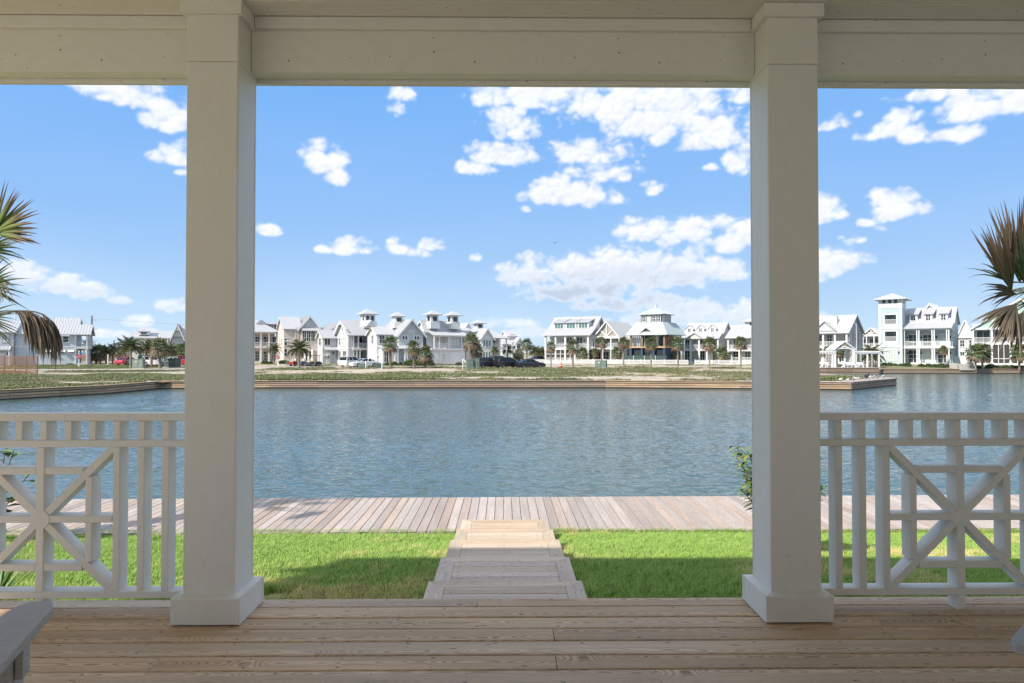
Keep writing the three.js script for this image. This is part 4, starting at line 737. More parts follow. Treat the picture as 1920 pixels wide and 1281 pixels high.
{ // white house with three gabled dormers
  const h = house('lakeside_house', 'white house with three small gabled dormers and a pedimented two-storey porch', 1272, 146, -31), F = h.fx, Y = h.Y;
  const x1 = F(1349), y2 = Y(655), yp = Y(635), ye = Y(627.5), yr = Y(604), zw = -2.3, zb = -10.5;
  h.wall(0.8, x1, 0, ye + 0.3, zb, zw, HM.white);
  const cs = [0.2, F(1281), F(1295), F(1311), F(1325.5), x1 - 0.3];
  doublePorch(h, { x0: 0, x1: x1 - 0.1, zf: 0, zb: zw, y2, yt: yp + 0.1, cols: cs, w: 0.32 });
  h.shed(-0.2, x1 - 0.2, 0.5, zw + 0.05, yp, ye + 0.25);
  h.gx(0.8, x1, zb, zw, ye + 0.3, yr, HM.white, { oe: 0.1 });
  const gx = (F(1295) + F(1311)) / 2; h.part('pediment', prism([[gx - 1.6, yp - 0.05], [gx + 1.6, yp - 0.05], [gx, yp + 1.0]], -0.6, 0.42), HM.cream); h.roof([[[gx - 2.0, yp - 0.1, -2.2], [gx - 2.0, yp - 0.1, 0.7], [gx, yp + 1.2, 0.7], [gx, yp + 1.2, -2.2]], [[gx + 2.0, yp - 0.1, 0.7], [gx + 2.0, yp - 0.1, -2.2], [gx, yp + 1.2, -2.2], [gx, yp + 1.2, 0.7]]]);
  for (const p of [1293, 1314, 1336]) h.dormer(F(p, -2.8), -2.7, ye + 0.45, 1.5, 0.95, { back: 2.4, rise: 0.75, ww: 0.6, wh: 0.7 });
  for (const p of [1289, 1317, 1341]) { h.win('f', F(p, zw), y2 + 0.2, 0.9, 2.0, { off: zw + 0.003 }); h.win('f', F(p, zw), 0.45, 1.0, 2.3, { r: 3, off: zw + 0.003 }); }
  h.win('f', F(1303, zw), y2 + 0.1, 1.6, 2.2, { c: 3, glass: HM.blind, off: zw + 0.003 }); h.win('f', F(1303, zw), 0.4, 1.7, 2.3, { c: 2, glass: HM.blind, off: zw + 0.003, nm: 'door' });
  h.wins('r', [-4.8, -7.4], y2 + 0.3, 0.5, 1.9, { c: 1, r: 2, off: x1 + 0.002 }); h.win('r', -6.2, ye + 1.0, 0.5, 0.9, { c: 1, r: 1, off: x1 + 0.002 }); h.win('r', -5, 1, 0.5, 1.9, { c: 1, off: x1 + 0.002 });
  h.wall(x1 - 0.1, x1 + 3, 0, ye - 0.2, zb - 6, zb - 0.1, HM.blueGrey); h.gx(x1 - 5, x1 + 3, zb - 6, zb, ye - 0.2, yr - 0.4, HM.blueGrey);
  h.stairs(F(1290), F(1301), 0.2, 3, 0.16);
}
{ // white house with railings on both porch levels, running behind the right column
  const h = house('lakeside_house', 'white house with slatted railings on both levels of its long porch', 1364, 140, -33), F = h.fx, Y = h.Y;
  const x1 = F(1466), y2 = Y(655.5), ye = Y(631.5), yr = Y(612), zw = -2.3, zb = -9;
  h.wall(0.1, x1 - 0.1, 0, ye, zb, zw, HM.cream);
  doublePorch(h, { x0: 0, x1, zf: 0, zb: zw, y2, yt: ye + 0.1, cols: [0.15, F(1386), F(1410), F(1437), x1 - 0.15], w: 0.26, low: true });
  h.gx(0, x1, zb, 0, ye, yr, HM.white, { oe: 0.55, zr: -5 });
  for (const p of [1380, 1402, 1425, 1450]) { h.win('f', F(p, zw), y2 + 0.5, 0.95, 1.7, { off: zw + 0.003 }); h.win('f', F(p, zw), 0.5, 1.0, 2.0, { r: 3, off: zw + 0.003 }); }
  h.stairs(F(1399), F(1408), 0.2, 3, 0.15);
  h.cupola(F(1406, -5), yr - 0.6, -5, 1.5, 1.7);
}
{ // grey and white house behind the pergola
  const h = house('lakeside_house', 'grey-white house with a tall metal chimney and tall narrow side windows, behind the pergola', 1488, 140, -47), F = h.fx, Y = h.Y;
  const x1 = F(1590), k = h.Y(0, x1) - 0, y2 = Y(649, x1), ye = Y(620, x1), zw = -2.4, zb = h.sz(1617, x1), zr = zb / 2 - 0.2, yr = Y(590, x1, zr);
  h.wall(0.1, x1 - 2.4, 0, ye, zb, zw, HM.greyBat); h.wall(x1 - 2.38, x1, 0, ye, zb, zw - 0.01, HM.greyBat);
  doublePorch(h, { x0: 0, x1: x1 - 0.02, zf: 0, zb: zw, y2, yt: ye + 0.1, cols: [0.2, x1 * 0.2, x1 * 0.4, F(1544), F(1566), x1 - 0.2], w: 0.34 });
  h.gx(0, x1, zb, 0, ye, yr, HM.greyBat, { zr, oe: 0.5 });
  for (const p of [1540, 1556, 1578]) { h.win('f', F(p, zw), y2 + 0.2, 0.9, 2.1, { r: 3, off: zw + 0.003 }); h.win('f', F(p, zw), 0.5, 0.9, 2.1, { off: zw + 0.003 }); }
  const n = 5; for (let i = 0; i < n; i++) { const z = lerp(-0.9, zb + 0.8, i / (n - 1)); h.part('side_post', box(x1 + 0.001, x1 + 0.1, 0, ye, z - 0.9, z - 0.65), HM.trim); h.win('r', z, y2 + 0.9, 0.6, 1.75, { c: 1, r: 2, off: x1 + 0.004 }); h.win('r', z, 0.9, 0.6, 1.8, { c: 1, r: 2, off: x1 + 0.004 }); }
  h.box('string_course', HM.trim, x1 + 0.001, x1 + 0.12, y2 - 0.4, y2 - 0.05, zb, 0);
  const c = F(1566, -1.5); h.box('chimney', HM.sash, c - 0.45, c + 0.45, ye, Y(592, x1), -2.2, -1.2); h.box('chimney_cap', HM.charcoal, c - 0.3, c + 0.3, Y(592, x1), Y(591, x1), -2.0, -1.4);
  const gx = F(1548, 0.1); h.roof([[[gx - 2.4, ye - 0.1, -3], [gx - 2.4, ye - 0.1, 0.65], [gx, ye + 2.0, 0.65], [gx, ye + 2.0, -3]], [[gx + 2.4, ye - 0.1, 0.65], [gx + 2.4, ye - 0.1, -3], [gx, ye + 2.0, -3], [gx, ye + 2.0, 0.65]]]); h.part('gable_wall', prism([[gx - 2.1, ye], [gx + 2.1, ye], [gx, ye + 1.8]], -1, 0.3), HM.greyBat);
}
{ // small gabled porch house seen between the pergola and the tower
  const h = house('lakeside_house', 'small blue-grey house with a white trussed porch gable beside the tower', 1617, 152, -36), F = h.fx, Y = h.Y;
  const x1 = F(1650), ye = Y(628), yr = Y(614), y2 = Y(652), zw = -2;
  h.wall(0.1, x1 + 6, 0, ye, -9, zw, HM.blueGrey); h.gz(0, x1, -9, 0, ye, yr, HM.taupe); h.truss(x1 / 2, x1, ye, yr, 0.1);
  doublePorch(h, { x0: 0, x1, zf: 0, zb: zw, y2, yt: ye, cols: [0.15, F(1625), F(1639), x1 - 0.15], w: 0.2 });
  h.gx(x1, x1 + 6, -9, zw, ye, yr + 0.8, HM.blueGrey); h.wins('f', [F(1624, zw), F(1635, zw), F(1645, zw)], y2 + 0.3, 0.7, 1.6, { off: zw + 0.003 });
}
{ // pale blue house with a four-storey tower
  const h = house('lakeside_house', 'pale blue house with a tall square tower, shed dormers and a white two-storey porch', 1650, 128, -41), F = h.fx, Y = h.Y;
  const tw = F(1690.5), td = -4.2, yE = Y(562), y = (p) => Y(p);
  // tower shell with two real recessed balconies
  const ox0 = F(1659.5), ox1 = F(1681), o1b = y(608), o1t = y(591), o2b = y(640), o2t = y(622), rec = -3.2;
  h.wall(0, tw, 0, o2b, td, 0, HM.teal); h.wall(0, tw, o2t, o1b, td, -0.001, HM.teal); h.wall(0, tw, o1t, yE, td, 0, HM.teal);
  for (const [b, t] of [[o2b, o2t], [o1b, o1t]]) { h.wall(0, ox0, b, t, td, -0.002, HM.teal); h.wall(ox1, tw, b, t, td, -0.002, HM.teal); h.wall(ox0, ox1, b, t, td + 0.01, rec, HM.teal); h.rail(ox0, ox1, b - 0.15, -0.12, 1.0); h.part('opening_trim', merge([box(ox0 - 0.22, ox0, b - 0.7, t + 0.22, 0.001, 0.06), box(ox1, ox1 + 0.22, b - 0.7, t + 0.22, 0.001, 0.06), box(ox0, ox1, t, t + 0.22, 0.001, 0.06), box(ox0, ox1, b - 0.7, b - 0.45, 0.001, 0.06)]), HM.trim); h.box('balcony_panel', HM.trim, ox0, ox1, b - 0.45, b - 0.02, 0.001, 0.04); }
  h.win('f', (ox0 + ox1) / 2, o2b + 0.2, 1.9, 1.5, { c: 3, r: 2, off: rec + 0.003, m: HM.teal }); h.lamp((ox0 + ox1) / 2 + 0.3, o1b + 0.9, rec);
  for (const p of [577, 616.5, 650]) h.part('string_course', merge([box(-0.06, tw + 0.06, y(p) - 0.14, y(p) + 0.14, 0.001, 0.07), box(tw + 0.001, tw + 0.07, y(p) - 0.14, y(p) + 0.14, td, 0)]), HM.trim);
  for (const x of [0, tw]) h.part('corner_board', merge([box(x - 0.16, x + 0.16, 0, yE, 0.002, 0.06), box(x === 0 ? -0.06 : tw + 0.002, x === 0 ? -0.002 : tw + 0.06, 0, yE, -0.3, 0)]), HM.trim);
  h.box('tower_band', HM.trim, -0.05, tw + 0.05, y(575), yE + 0.02, td, 0.04);
  h.wins('f', [F(1658.5), F(1669.5), F(1680.5)], y(570), 0.55, 0.75, { c: 1, r: 1, off: 0.045, m: HM.sash, tr: 0.06 }); h.win('r', td / 2, y(570), 0.55, 0.75, { c: 1, r: 1, off: tw + 0.055, tr: 0.06 }); h.win('r', td / 2, o1b, 0.6, 1.5, { c: 1, r: 1, off: tw + 0.005 });
  h.hip(0, tw, td, 0, yE, y(550), { oe: 0.95 });
  for (const x of [F(1665.3), F(1675.6)]) h.win('f', x, y(675), 0.85, 1.9, { c: 2, r: 3, off: 0.004, glass: HM.blind, tr: 0.12 }); h.lamp(F(1655), y(663), 0.01); h.lamp(F(1685.5), y(663), 0.01);
  // main wing
  const zf = -0.9, zw = -3.3, x0 = tw + 0.01, x1 = F(1786, zf), y2 = Y(650, x1 / 2), yp = Y(615, x1 / 2), ye = Y(607, x1 / 2), yr = Y(577, x1 / 2, -6), zb = -10.5, zr = -7;
  h.wall(x0 - 0.005, x1 - 0.3, 0, ye + 0.2, zb, zw, HM.teal); const X2 = x1 - 0.3;
  const cc = [x0 + 0.3]; for (const p of [1719.5, 1723.5, 1748, 1752, 1775.5, 1779.5]) cc.push(F(p, zf)); cc.unshift(x0 + 0.02 + 0.12);
  h.box('porch_floor', HM.trim, x0 + 0.002, x1, 0, 0.3, zw + 0.003, zf + 0.2); h.box('porch_floor', HM.trim, x0 + 0.002, x1 + 0.15, y2 - 0.32, y2, zw + 0.003, zf + 0.2); h.box('porch_beam', HM.trim, x0 + 0.002, x1 + 0.05, yp - 0.4, yp - 0.03, zf - 0.2, zf + 0.12);
  h.cols(cc.slice(1), zf - 0.03, y2, yp - 0.4, 0.17); h.cols(cc.slice(1), zf - 0.03, 0.3, y2 - 0.33, 0.2);
  for (const [a, b] of [[cc[1], cc[2]], [cc[3], cc[4]], [cc[5], cc[6]]]) h.rail(a + 0.13, b - 0.13, y2, zf - 0.03, 1.0);
  h.shed(x0, x1, zf + 0.45, zw + 0.1, yp - 0.02, ye + 0.2, { ov: 0.002 });
  h.gx(x0 - 0.005, X2, zb, zw, ye + 0.2, yr, HM.teal, { zr, oe: 0.15, ends: 'r', ov: 0.35 });
  for (const p of [1713, 1741, 1769.5]) { const dx = F(p, -3.7); h.dormer(dx, -3.75, ye + 0.4, 1.35, 1.55, { kind: 'shed', back: 2.6, rise: 1.0, ww: 0.7, wh: 0.95, c: 2, r: 2 }); }
  for (const p of [1712.5, 1740, 1768.5]) { h.win('f', F(p, zw), y2 + 0.1, 1.45, 2.1, { c: 2, r: 3, off: zw + 0.003, tr: 0.13 }); h.win('f', F(p, zw), 0.35, 1.6, 2.3, { c: 2, r: 3, off: zw + 0.003, tr: 0.13, glass: p === 1740 ? HM.blind : HM.glass }); }
  for (const p of [1702, 1728, 1757, 1782]) { h.lamp(F(p, zw), y2 + 1.5, zw); h.lamp(F(p, zw), 1.9, zw); }
  h.wins('r', [-5, -7.6], y2 + 0.3, 0.6, 1.8, { off: X2 + 0.003 }); h.win('r', -6.8, ye + 1, 0.5, 1.2, { c: 1, off: X2 + 0.003 }); h.box('garden_wall', HM.trim, X2 + 0.01, X2 + 2.0, 0, 1.6, -5.2, -5.0);
  h.wall(tw + 1.5, tw + 5.5, 0, ye + 0.5, zb - 5, zb - 0.01, HM.teal); h.gz(tw + 1.5, tw + 5.5, zb - 5, zr, ye + 1.4, yr + 0.9, HM.teal);
  h.stairs(F(1704, zf), F(1713, zf), zf + 0.2, 2, 0.14);
}
{ // house glimpsed between the tower house and the mint house
  const h = house('lakeside_house', 'plain white house glimpsed in the gap behind the mint gabled one', 1793, 160, -36), F = h.fx, Y = h.Y;
  const x1 = F(1850), ye = Y(634), yr = Y(607); h.wall(0, x1, 0, ye, -9, 0, HM.greyBat); h.gz(0, x1 * 0.6, -9, 0.4, ye, yr + 1, HM.white); h.gx(x1 * 0.6, x1, -9, 0, ye, yr, HM.white);
  h.wins('f', [1.2, 3], Y(650), 0.8, 1.5, { off: 0.003 }); h.wins('f', [1.2, 3], 0.8, 0.8, 1.6, { off: 0.003 });
}
{ // mint house with wide front gable
  const h = house('lakeside_house', 'mint green house with a wide front gable over white screened porches', 1823, 122, -38), F = h.fx, Y = h.Y;
  const x1 = F(2012), zw = -2.8, zb = -12, y2 = Y(643), ye = Y(615), yr = ye + x1 * 0.36;
  h.wall(0.1, x1 - 0.1, 0, ye, zb, zw, HM.mint); h.gz(0, x1, zb, 0, ye, yr, HM.mint, { ov: 0.5 });
  const cs = [0.15, F(1860), F(1895), F(1932), F(1970), x1 - 0.15]; doublePorch(h, { x0: 0, x1, zf: 0, zb: zw, y2, yt: ye, cols: cs, w: 0.3 });
  h.part('gable_batten', merge([box(1.5, x1 - 1.5, ye + 1.1, ye + 1.22, 0.002, 0.05), box(3.6, x1 - 3.6, ye + 2.5, ye + 2.62, 0.002, 0.05)]), HM.trim);
  for (let i = 0; i < 5; i++) { const a = cs[i] + 0.16, b = cs[i + 1] - 0.16; h.box('porch_screen', HM.screen, a, b, 0.36, y2 - 0.38, -0.08, -0.05); const fr = [box(a, b, 1.1, 1.2, -0.045, 0.02)]; for (const t of [1 / 3, 2 / 3]) { const x = lerp(a, b, t); fr.push(box(x - 0.05, x + 0.05, 0.36, y2 - 0.37, -0.045, 0.03)); } h.part('screen_frame', merge(fr), HM.trim); h.win('f', (a + b) / 2, y2 + 0.15, 1.9, 2.1, { c: 2, r: 1, off: zw + 0.003, glass: HM.glass }); }
  h.wins('l', [-4.5, -7, -9.5], y2 + 0.3, 0.8, 1.5, { off: 0.095 });
}
console.log('right houses done');

// ---------------------------------------------------------------- houses, left-hand row
{ // long house beyond the slatted fence
  const h = house('lakeside_house', 'long pale blue-grey house beyond the slatted fence, with a corner porch on two levels', 0, 126, 26), F = h.fx, Y = h.Y;
  const xl = F(28), xr = F(142.5), xp = F(164), y2 = Y(650), ye = Y(624), yr = Y(604.5), zb = -9;
  h.wall(xl, xr, 0, ye, zb, 0, HM.blueBat); h.box('string_course', HM.trim, xl, xr + 0.05, y2 - 0.1, y2 + 0.15, 0.001, 0.05); h.box('corner_board', HM.trim, xr - 0.25, xr + 0.02, 0, ye, 0.002, 0.07);
  h.gx(xl, xp, zb, 0, ye, yr, HM.blueBat, { oe: 0.35, ov: 0.5, ends: 'r' });
  h.box('porch_floor', HM.trim, xr, xp, 0, 0.3, zb, 0.02); h.box('porch_floor', HM.trim, xr, xp + 0.1, y2 - 0.35, y2 + 0.05, zb, 0.05); h.cols([xp - 0.15], -0.1, y2, ye, 0.22); h.cols([xp - 0.15], -0.1, 0.3, y2 - 0.36, 0.22);
  for (const z of [-3, -6, -8.8]) { h.cols([xp - 0.15], z, y2, ye, 0.22); h.cols([xp - 0.15], z, 0.3, y2 - 0.36, 0.22); } h.rail(xr, xp - 0.2, y2, -0.1, 1.0, HM.greyBat); h.railz(-9, -0.2, y2, xp - 0.15, 1.0);
  for (const p of [95, 123]) { h.win('f', F(p), Y(641), 0.85, 1.15, { c: 1, r: 2, off: 0.003 }); h.box('window_awning', HM.trim, F(p) - 0.75, F(p) + 0.75, Y(629.5), Y(627.5), 0.004, 0.6); }
  for (const p of [92, 117, 133]) { h.win('f', F(p), Y(662), 0.7, 0.5, { c: 1, r: 1, off: 0.003 }); h.part('window_shutter', polys([[[F(p) - 0.5, Y(656), 0.05], [F(p) + 0.5, Y(656), 0.05], [F(p) + 0.5, Y(660), 0.5], [F(p) - 0.5, Y(660), 0.5]]]), HM.trim); }
  h.roof([[[F(82), ye, -2], [F(82), ye, 0.5], [F(89), ye + 1.2, 0.5], [F(89), ye + 1.2, -3]], [[F(97), ye, 0.5], [F(97), ye, -2], [F(89), ye + 1.2, -3], [F(89), ye + 1.2, 0.5]]]);
  // left wing
  const a = F(-60), b = F(27); h.wall(a, b, 0, Y(621), -10, 0.8, HM.grey); h.gx(a, b, -10, 0.8, Y(621), Y(600), HM.grey, { ends: 'r' }); h.part('porch_roof', roofSheet([[a, Y(655.5), 2.2], [b - 0.3, Y(655.5), 2.2], [b - 0.3, Y(649), 0.82], [a, Y(649), 0.82]]), HM.roof);
  for (const p of [-20, 8]) h.box('garage_door', HM.doorPaint, F(p) - 1.3, F(p) + 1.3, 0, 2.3, 0.802, 0.86); h.lamp(F(16), 1.9, 0.8); h.lamp(F(-5), 1.9, 0.8); h.cols([a + 0.5, b - 0.5], 2.0, 0, Y(656), 0.2); h.wins('f', [F(-20), F(10)], Y(641), 0.9, 1.2, { off: 0.805 });
  h.wall(F(88), F(136), ye - 1, Y(604), -15, -9.6, HM.blueBat); h.gx(F(88), F(134), -15, -9.6, Y(604), Y(588), HM.blueBat);
  h.part('vent_pipe', cyl(0.12, 0.12, 1.6, 8, F(22), Y(601), -3), HM.sash);
}
{ // house behind the palms at the left
  const h = house('lakeside_house', 'grey-white house with a trussed gable behind the cluster of date palms', 322, 172, 22), F = h.fx, Y = h.Y;
  const x1 = F(343), ye = Y(631), yr = Y(607), y2 = Y(652); h.wall(0, x1, 0, ye, -12, 0, HM.greyBat); h.gz(0, x1, -12, 0.5, ye, yr, HM.cream, { ov: 0.6 }); h.truss(x1 / 2, x1 * 0.5, (ye + yr) / 2, yr, 0.95);
  h.wall(x1, x1 + 10, 0, ye, -10, -1, HM.blueGrey); h.gx(x1, x1 + 10, -10, -1, ye, yr - 0.2, HM.blueGrey);
  h.wins('f', [1, 3], y2 + 0.5, 0.7, 1.5, { off: 0.003 }); h.win('f', F(347, -1), Y(640), 0.6, 0.8, { c: 1, r: 1, off: -0.995 });
  h.wall(-9, -0.01, 0, Y(633), -14, -2, HM.white); h.gx(-9, 0, -14, -2, Y(633), Y(619), HM.white); h.dormer(-6.5, -3, Y(633) + 0.6, 2.4, 1.0, { kind: 'shed' }); h.cols([-8.5, -6, -3.5, -1], -0.5, 0, Y(634), 0.25); h.shed(-9, 0, -0.2, -2, Y(634), Y(631)); h.rail(-8.5, -1, y2, -0.5); h.wins('f', [-7, -4.5, -2], 0.5, 0.9, 2, { off: -1.995 });
}
{ // cream house cut by the left column
  const h = house('lakeside_house', 'cream house with a hipped roof and a deep two-storey porch, beside the pinkish one', 447, 150, 30), F = h.fx, Y = h.Y;
  const x1 = F(520), y2 = Y(649.5), ye = Y(621.5), zw = -2.4, zb = -11; h.wall(0.1, x1 - 0.1, 0, ye, zb, zw, HM.pink);
  doublePorch(h, { x0: 0, x1, zf: 0, zb: zw, y2, yt: ye, cols: [0.15, F(466), F(489), F(504), x1 - 0.15], w: 0.3 });
  h.hip(0, x1, zb, 0, ye, Y(596), { oe: 0.5 }); h.dormer(F(490, -2), -2.2, ye + 0.9, 1.6, 1.2, {}); h.wall(F(506), F(525), ye, Y(605), -6, -3, HM.pink); h.hip(F(506), F(525), -6, -3, Y(605), Y(602), {}); h.wins('f', [F(513), F(519)], ye + 0.5, 0.9, 1.2, { off: -2.997 });
  for (const p of [482, 499, 514]) { h.win('f', F(p, zw), y2 + 0.2, 0.8, 2.0, { r: 3, off: zw + 0.003 }); h.win('f', F(p, zw), 0.5, 0.8, 2.1, { r: 3, off: zw + 0.003 }); } h.lamp(F(495, zw), y2 + 1.7, zw); h.lamp(F(495, zw), 2.0, zw); h.part('garden_wall', box(x1, x1 + 8, 0, 1.2, 0.2, 0.4), HM.trim);
}
{ // pinkish house with large front gable
  const h = house('lakeside_house', 'pinkish house with a large front gable and a grid of tall dark windows', 532, 146, 27), F = h.fx, Y = h.Y;
  const xm = F(563), x1 = F(596), ye = Y(614), yr = Y(592), y2 = Y(650), zs = h.sz(521, 0);
  h.wall(0, xm, 0, ye, zs, 0, HM.pink); h.wall(xm, x1, 0, ye, -12, 0.9, HM.pinkBat); h.gx(0, xm, zs, 0, ye, yr, HM.pink, { ends: 'l', oe: 0.5 }); h.gz(xm - 0.3, x1 + 0.2, -12, 0.9, ye, yr + 0.1, HM.grey, { oe: 0.5 });
  h.box('corner_board', HM.pink, 2.2, 2.7, 0, ye, 0.001, 0.3); h.box('corner_board', HM.pink, xm - 0.9, xm - 0.4, 0, ye, 0.001, 0.3);
  for (const p of [570.5, 578.5, 586.5]) h.win('f', F(p, 0.9), Y(640), 0.72, 2.3, { c: 2, r: 3, off: 0.903, tr: 0.12 }); h.win('f', F(576.5, 0.9), Y(607), 0.45, 0.9, { c: 1, r: 1, off: 0.905 });
  h.shed(xm + 0.2, x1, 1.9, 0.92, Y(619.5), Y(614.5), { ov: 0.1 }); for (const p of [568, 574.5, 582]) h.win('f', F(p, 0.9), 0.2, 0.7, 2.2, { c: 1, r: 2, off: 0.903, nm: 'door' }); for (const p of [571.5, 578, 585]) h.part('pier', bar([F(p, 0.9) - 0.1, 0, 1.3], [F(p, 0.9), 3.0, 1.1], 0.35, 0.35), HM.trim);  // dark glass doors stand in for shaded arched openings
  h.wins('f', [F(535.5), F(540)].slice(0, 1), y2 + 0.3, 0.5, 1.4, { c: 1, off: 0.003 }); h.win('f', F(535.5), Y(668), 0.5, 1.6, { c: 1, off: 0.003 }); h.wins('l', [zs * 0.3, zs * 0.7], y2 + 0.3, 0.6, 1.4, { c: 1, off: -0.002 }); h.lamp(F(539), 2.0, 0.3); h.shed(x1 - 0.4, x1 + 2.6, 1.6, -1, Y(657), Y(654)); h.cols([x1 + 0.3, x1 + 2.3], 1.4, 0, Y(657), 0.25); h.wall(x1, x1 + 2.6, 0, Y(658), -6, -1.2, HM.pink);
}
{ // small carriage house
  const h = house('lakeside_house', 'small grey carriage house with a paired window above a slanted awning', 605, 140, 34), F = h.fx, Y = h.Y;
  const x1 = F(631), zs = h.sz(595, 0), ye = Y(631), yr = Y(618.5); h.wall(0, x1, 0, ye, zs, 0, HM.greyBat); h.gx(0, x1, zs, 0, ye, yr, HM.white, { oe: 0.4 });
  h.win('f', F(613.5), Y(647), 1.15, 1.35, { c: 2, r: 1, off: 0.003 }); h.win('l', zs * 0.5, Y(647), 1.1, 1.4, { off: -0.002 }); h.shed(F(609), x1, 1.0, 0.02, Y(656), Y(650)); h.box('door', HM.trim, F(612), F(619), 0, 2.2, 0.003, 0.08); h.win('f', F(615.5), 1.2, 0.3, 0.6, { c: 1, r: 1, off: 0.085, tr: 0.05 }); h.box('string_course', HM.trim, -0.05, 1.2, Y(668), Y(667), 0.001, 0.4); h.lamp(F(624), 2, 0.02);
  h.wall(2, 8, 0, ye + 1, zs - 8, zs - 0.05, HM.white); h.gz(2, 8, zs - 8, zs, ye + 1.2, Y(603), HM.white);
}
{ // grey house with cupola and corner balcony
  const h = house('lakeside_house', 'pale grey house with a windowed cupola and a recessed corner balcony', 653, 137, 36), F = h.fx, Y = h.Y;
  const x1 = F(699), zs = h.sz(631.5, 0), ye = Y(624), yr = Y(600, 0, zs / 2), y2 = Y(652.5), xb = F(661), xc = F(691);
  h.wall(0, xb, 0, ye, zs, 0, HM.greyBat); h.wall(xb, xc, 0, ye, zs, -2.2, HM.greyBat); h.wall(xc, x1, 0, ye, zs, -0.1, HM.blueGrey); h.gx(0, x1, zs, 0, ye, yr, HM.blueGrey, { oe: 0.55, ov: 0.6 });
  h.part('gable_truss', merge([bar([-0.5, ye + 0.6, 0.2], [-0.5, yr - 0.4, zs / 2], 0.14, 0.2), bar([-0.5, ye + 0.6, zs - 0.2], [-0.5, yr - 0.4, zs / 2], 0.14, 0.2), bar([-0.5, (ye + yr) / 2 + 0.5, zs * 0.3], [-0.5, (ye + yr) / 2 + 0.5, zs * 0.7], 0.14, 0.2)]), HM.trim);
  h.box('porch_floor', HM.trim, xb, xc + 0.1, y2 - 0.4, y2, -2.19, 0.25); h.box('porch_floor', HM.trim, xb, xc, 0, 0.3, -2.19, 0.1); h.cols([xb + 0.2, F(672), xc - 0.2], -0.1, y2, ye - 0.1, 0.26); h.cols([xb + 0.2, F(669), F(675), xc - 0.2], -0.1, 0.3, y2 - 0.4, 0.28); h.rail(xb + 0.3, xc - 0.2, y2, -0.1);
  h.win('f', F(675, -2.2), y2 + 0.05, 0.9, 2.1, { off: -2.197, nm: 'door', c: 1, r: 2 }); h.win('f', F(682, -2.2), y2 + 0.7, 0.6, 1.2, { off: -2.197 }); h.wins('f', [F(677, -2.2), F(684, -2.2)], 0.4, 0.8, 2.1, { off: -2.197 });
  h.win('l', zs * 0.42, y2 + 0.5, 1.4, 1.5, { c: 2, r: 2, off: -0.002, tr: 0.15 }); h.win('l', zs * 0.75, y2 + 0.7, 0.5, 1.3, { c: 1, off: -0.002 }); h.win('l', zs * 0.3, 0.9, 1.6, 1.7, { c: 3, off: -0.002 }); h.win('l', zs * 0.72, 0.9, 0.8, 1.7, { off: -0.002 }); h.win('l', zs * 0.5, ye + 0.6, 0.4, 0.8, { c: 1, r: 1, off: -0.004 });
  h.box('string_course', HM.trim, -0.06, xb, y2 - 0.25, y2, 0.001, 0.06); h.box('string_course', HM.trim, -0.07, -0.001, y2 - 0.25, y2, zs, 0); h.win('f', F(695), 1.3, 0.4, 0.7, { off: -0.097, c: 1 });
  h.cupola(F(689, zs / 2 + 0.8), yr - 1.4, zs / 2 + 0.8, 2.3, 2.7, { eave: 0.3 });
  h.part('dormer_gable', prism([[x1 - 1.6, yr - 1.2], [x1 + 0.4, yr - 1.2], [x1 - 0.6, yr + 0.15]], zs / 2, -0.5), HM.grey);
}
{ // white house with tall front gable and lower porch
  const h = house('lakeside_house', 'white house with a tall front gable, small paired windows and a low porch below', 748, 131, 30), F = h.fx, Y = h.Y;
  const x1 = F(793), ye = Y(625), yr = Y(597.5), y2 = Y(651), zb = -11, zs = h.sz(739, 0), zc = -6.5;
  h.wall(0, x1, 0, ye, zb, 0, HM.greyBat); h.gz(0, x1, zb, 0, ye, yr, HM.greyBat, { ov: 0.6, oe: 0.55 });
  h.win('f', F(770.5), Y(637), 0.8, 1.6, { c: 2, r: 1, off: 0.003, tr: 0.14 }); for (const p of [756.5, 761.5, 779, 784]) h.win('f', F(p), Y(636.5), 0.38, 0.62, { c: 1, r: 1, off: 0.003, tr: 0.14 });
  const xl = F(716, 1.8); h.shed(xl, x1 - 0.2, 2.1, 0.02, Y(653.5), Y(648)); h.cols([xl + 0.3, F(741, 1.8), F(745.5, 1.8), F(759.5, 1.8), F(763, 1.8), x1 - 0.6], 1.8, 0.3, Y(654), 0.3); h.box('porch_floor', HM.trim, xl, x1, 0, 0.3, 0.003, 2.0); h.win('f', F(755), 0.35, 0.9, 2.1, { off: 0.003, nm: 'door' }); h.win('f', F(778), 0.8, 1.2, 1.7, { off: 0.003 }); h.wins('f', [F(768)], 0.5, 0.8, 2, { off: 0.003 });
  h.cupola(F(750, -3), yr - 1.5, -4.5, 1.7, 2.2, { eave: 0.3, rise: 0.9, n: 1 });
  // left wing
  const wx = F(707, -2.4), wy = Y(625); h.wall(wx, -0.005, 0, wy, -8, -2.4, HM.greyBat); h.gx(wx, 0, -8, -2.4, wy, Y(611), HM.white, { ends: 'l' }); h.win('f', F(716, -2.4), Y(643.5), 1.0, 1.5, { c: 2, off: -2.397 }); h.win('l', -5, Y(643.5), 0.9, 1.5, { c: 2, off: wx - 0.002 });
  h.box('string_course', HM.trim, wx - 0.05, F(712, -2.4), Y(668), Y(666.5), -2.399, -2.1); h.box('garage_door', HM.doorPaint, wx - 0.06, wx - 0.002, 0, 2.2, -7, -4); h.wall(wx + 0.3, -0.006, 0, Y(655), -2.41, -0.6, HM.white); h.win('f', F(724, -0.6), 0.5, 0.9, 2, { off: -0.597 });
  h.part('gable_wall', prism([[F(703), Y(611)], [F(720), Y(611)], [F(712.5), Y(599)]], -9.5, -5), HM.grey);
}
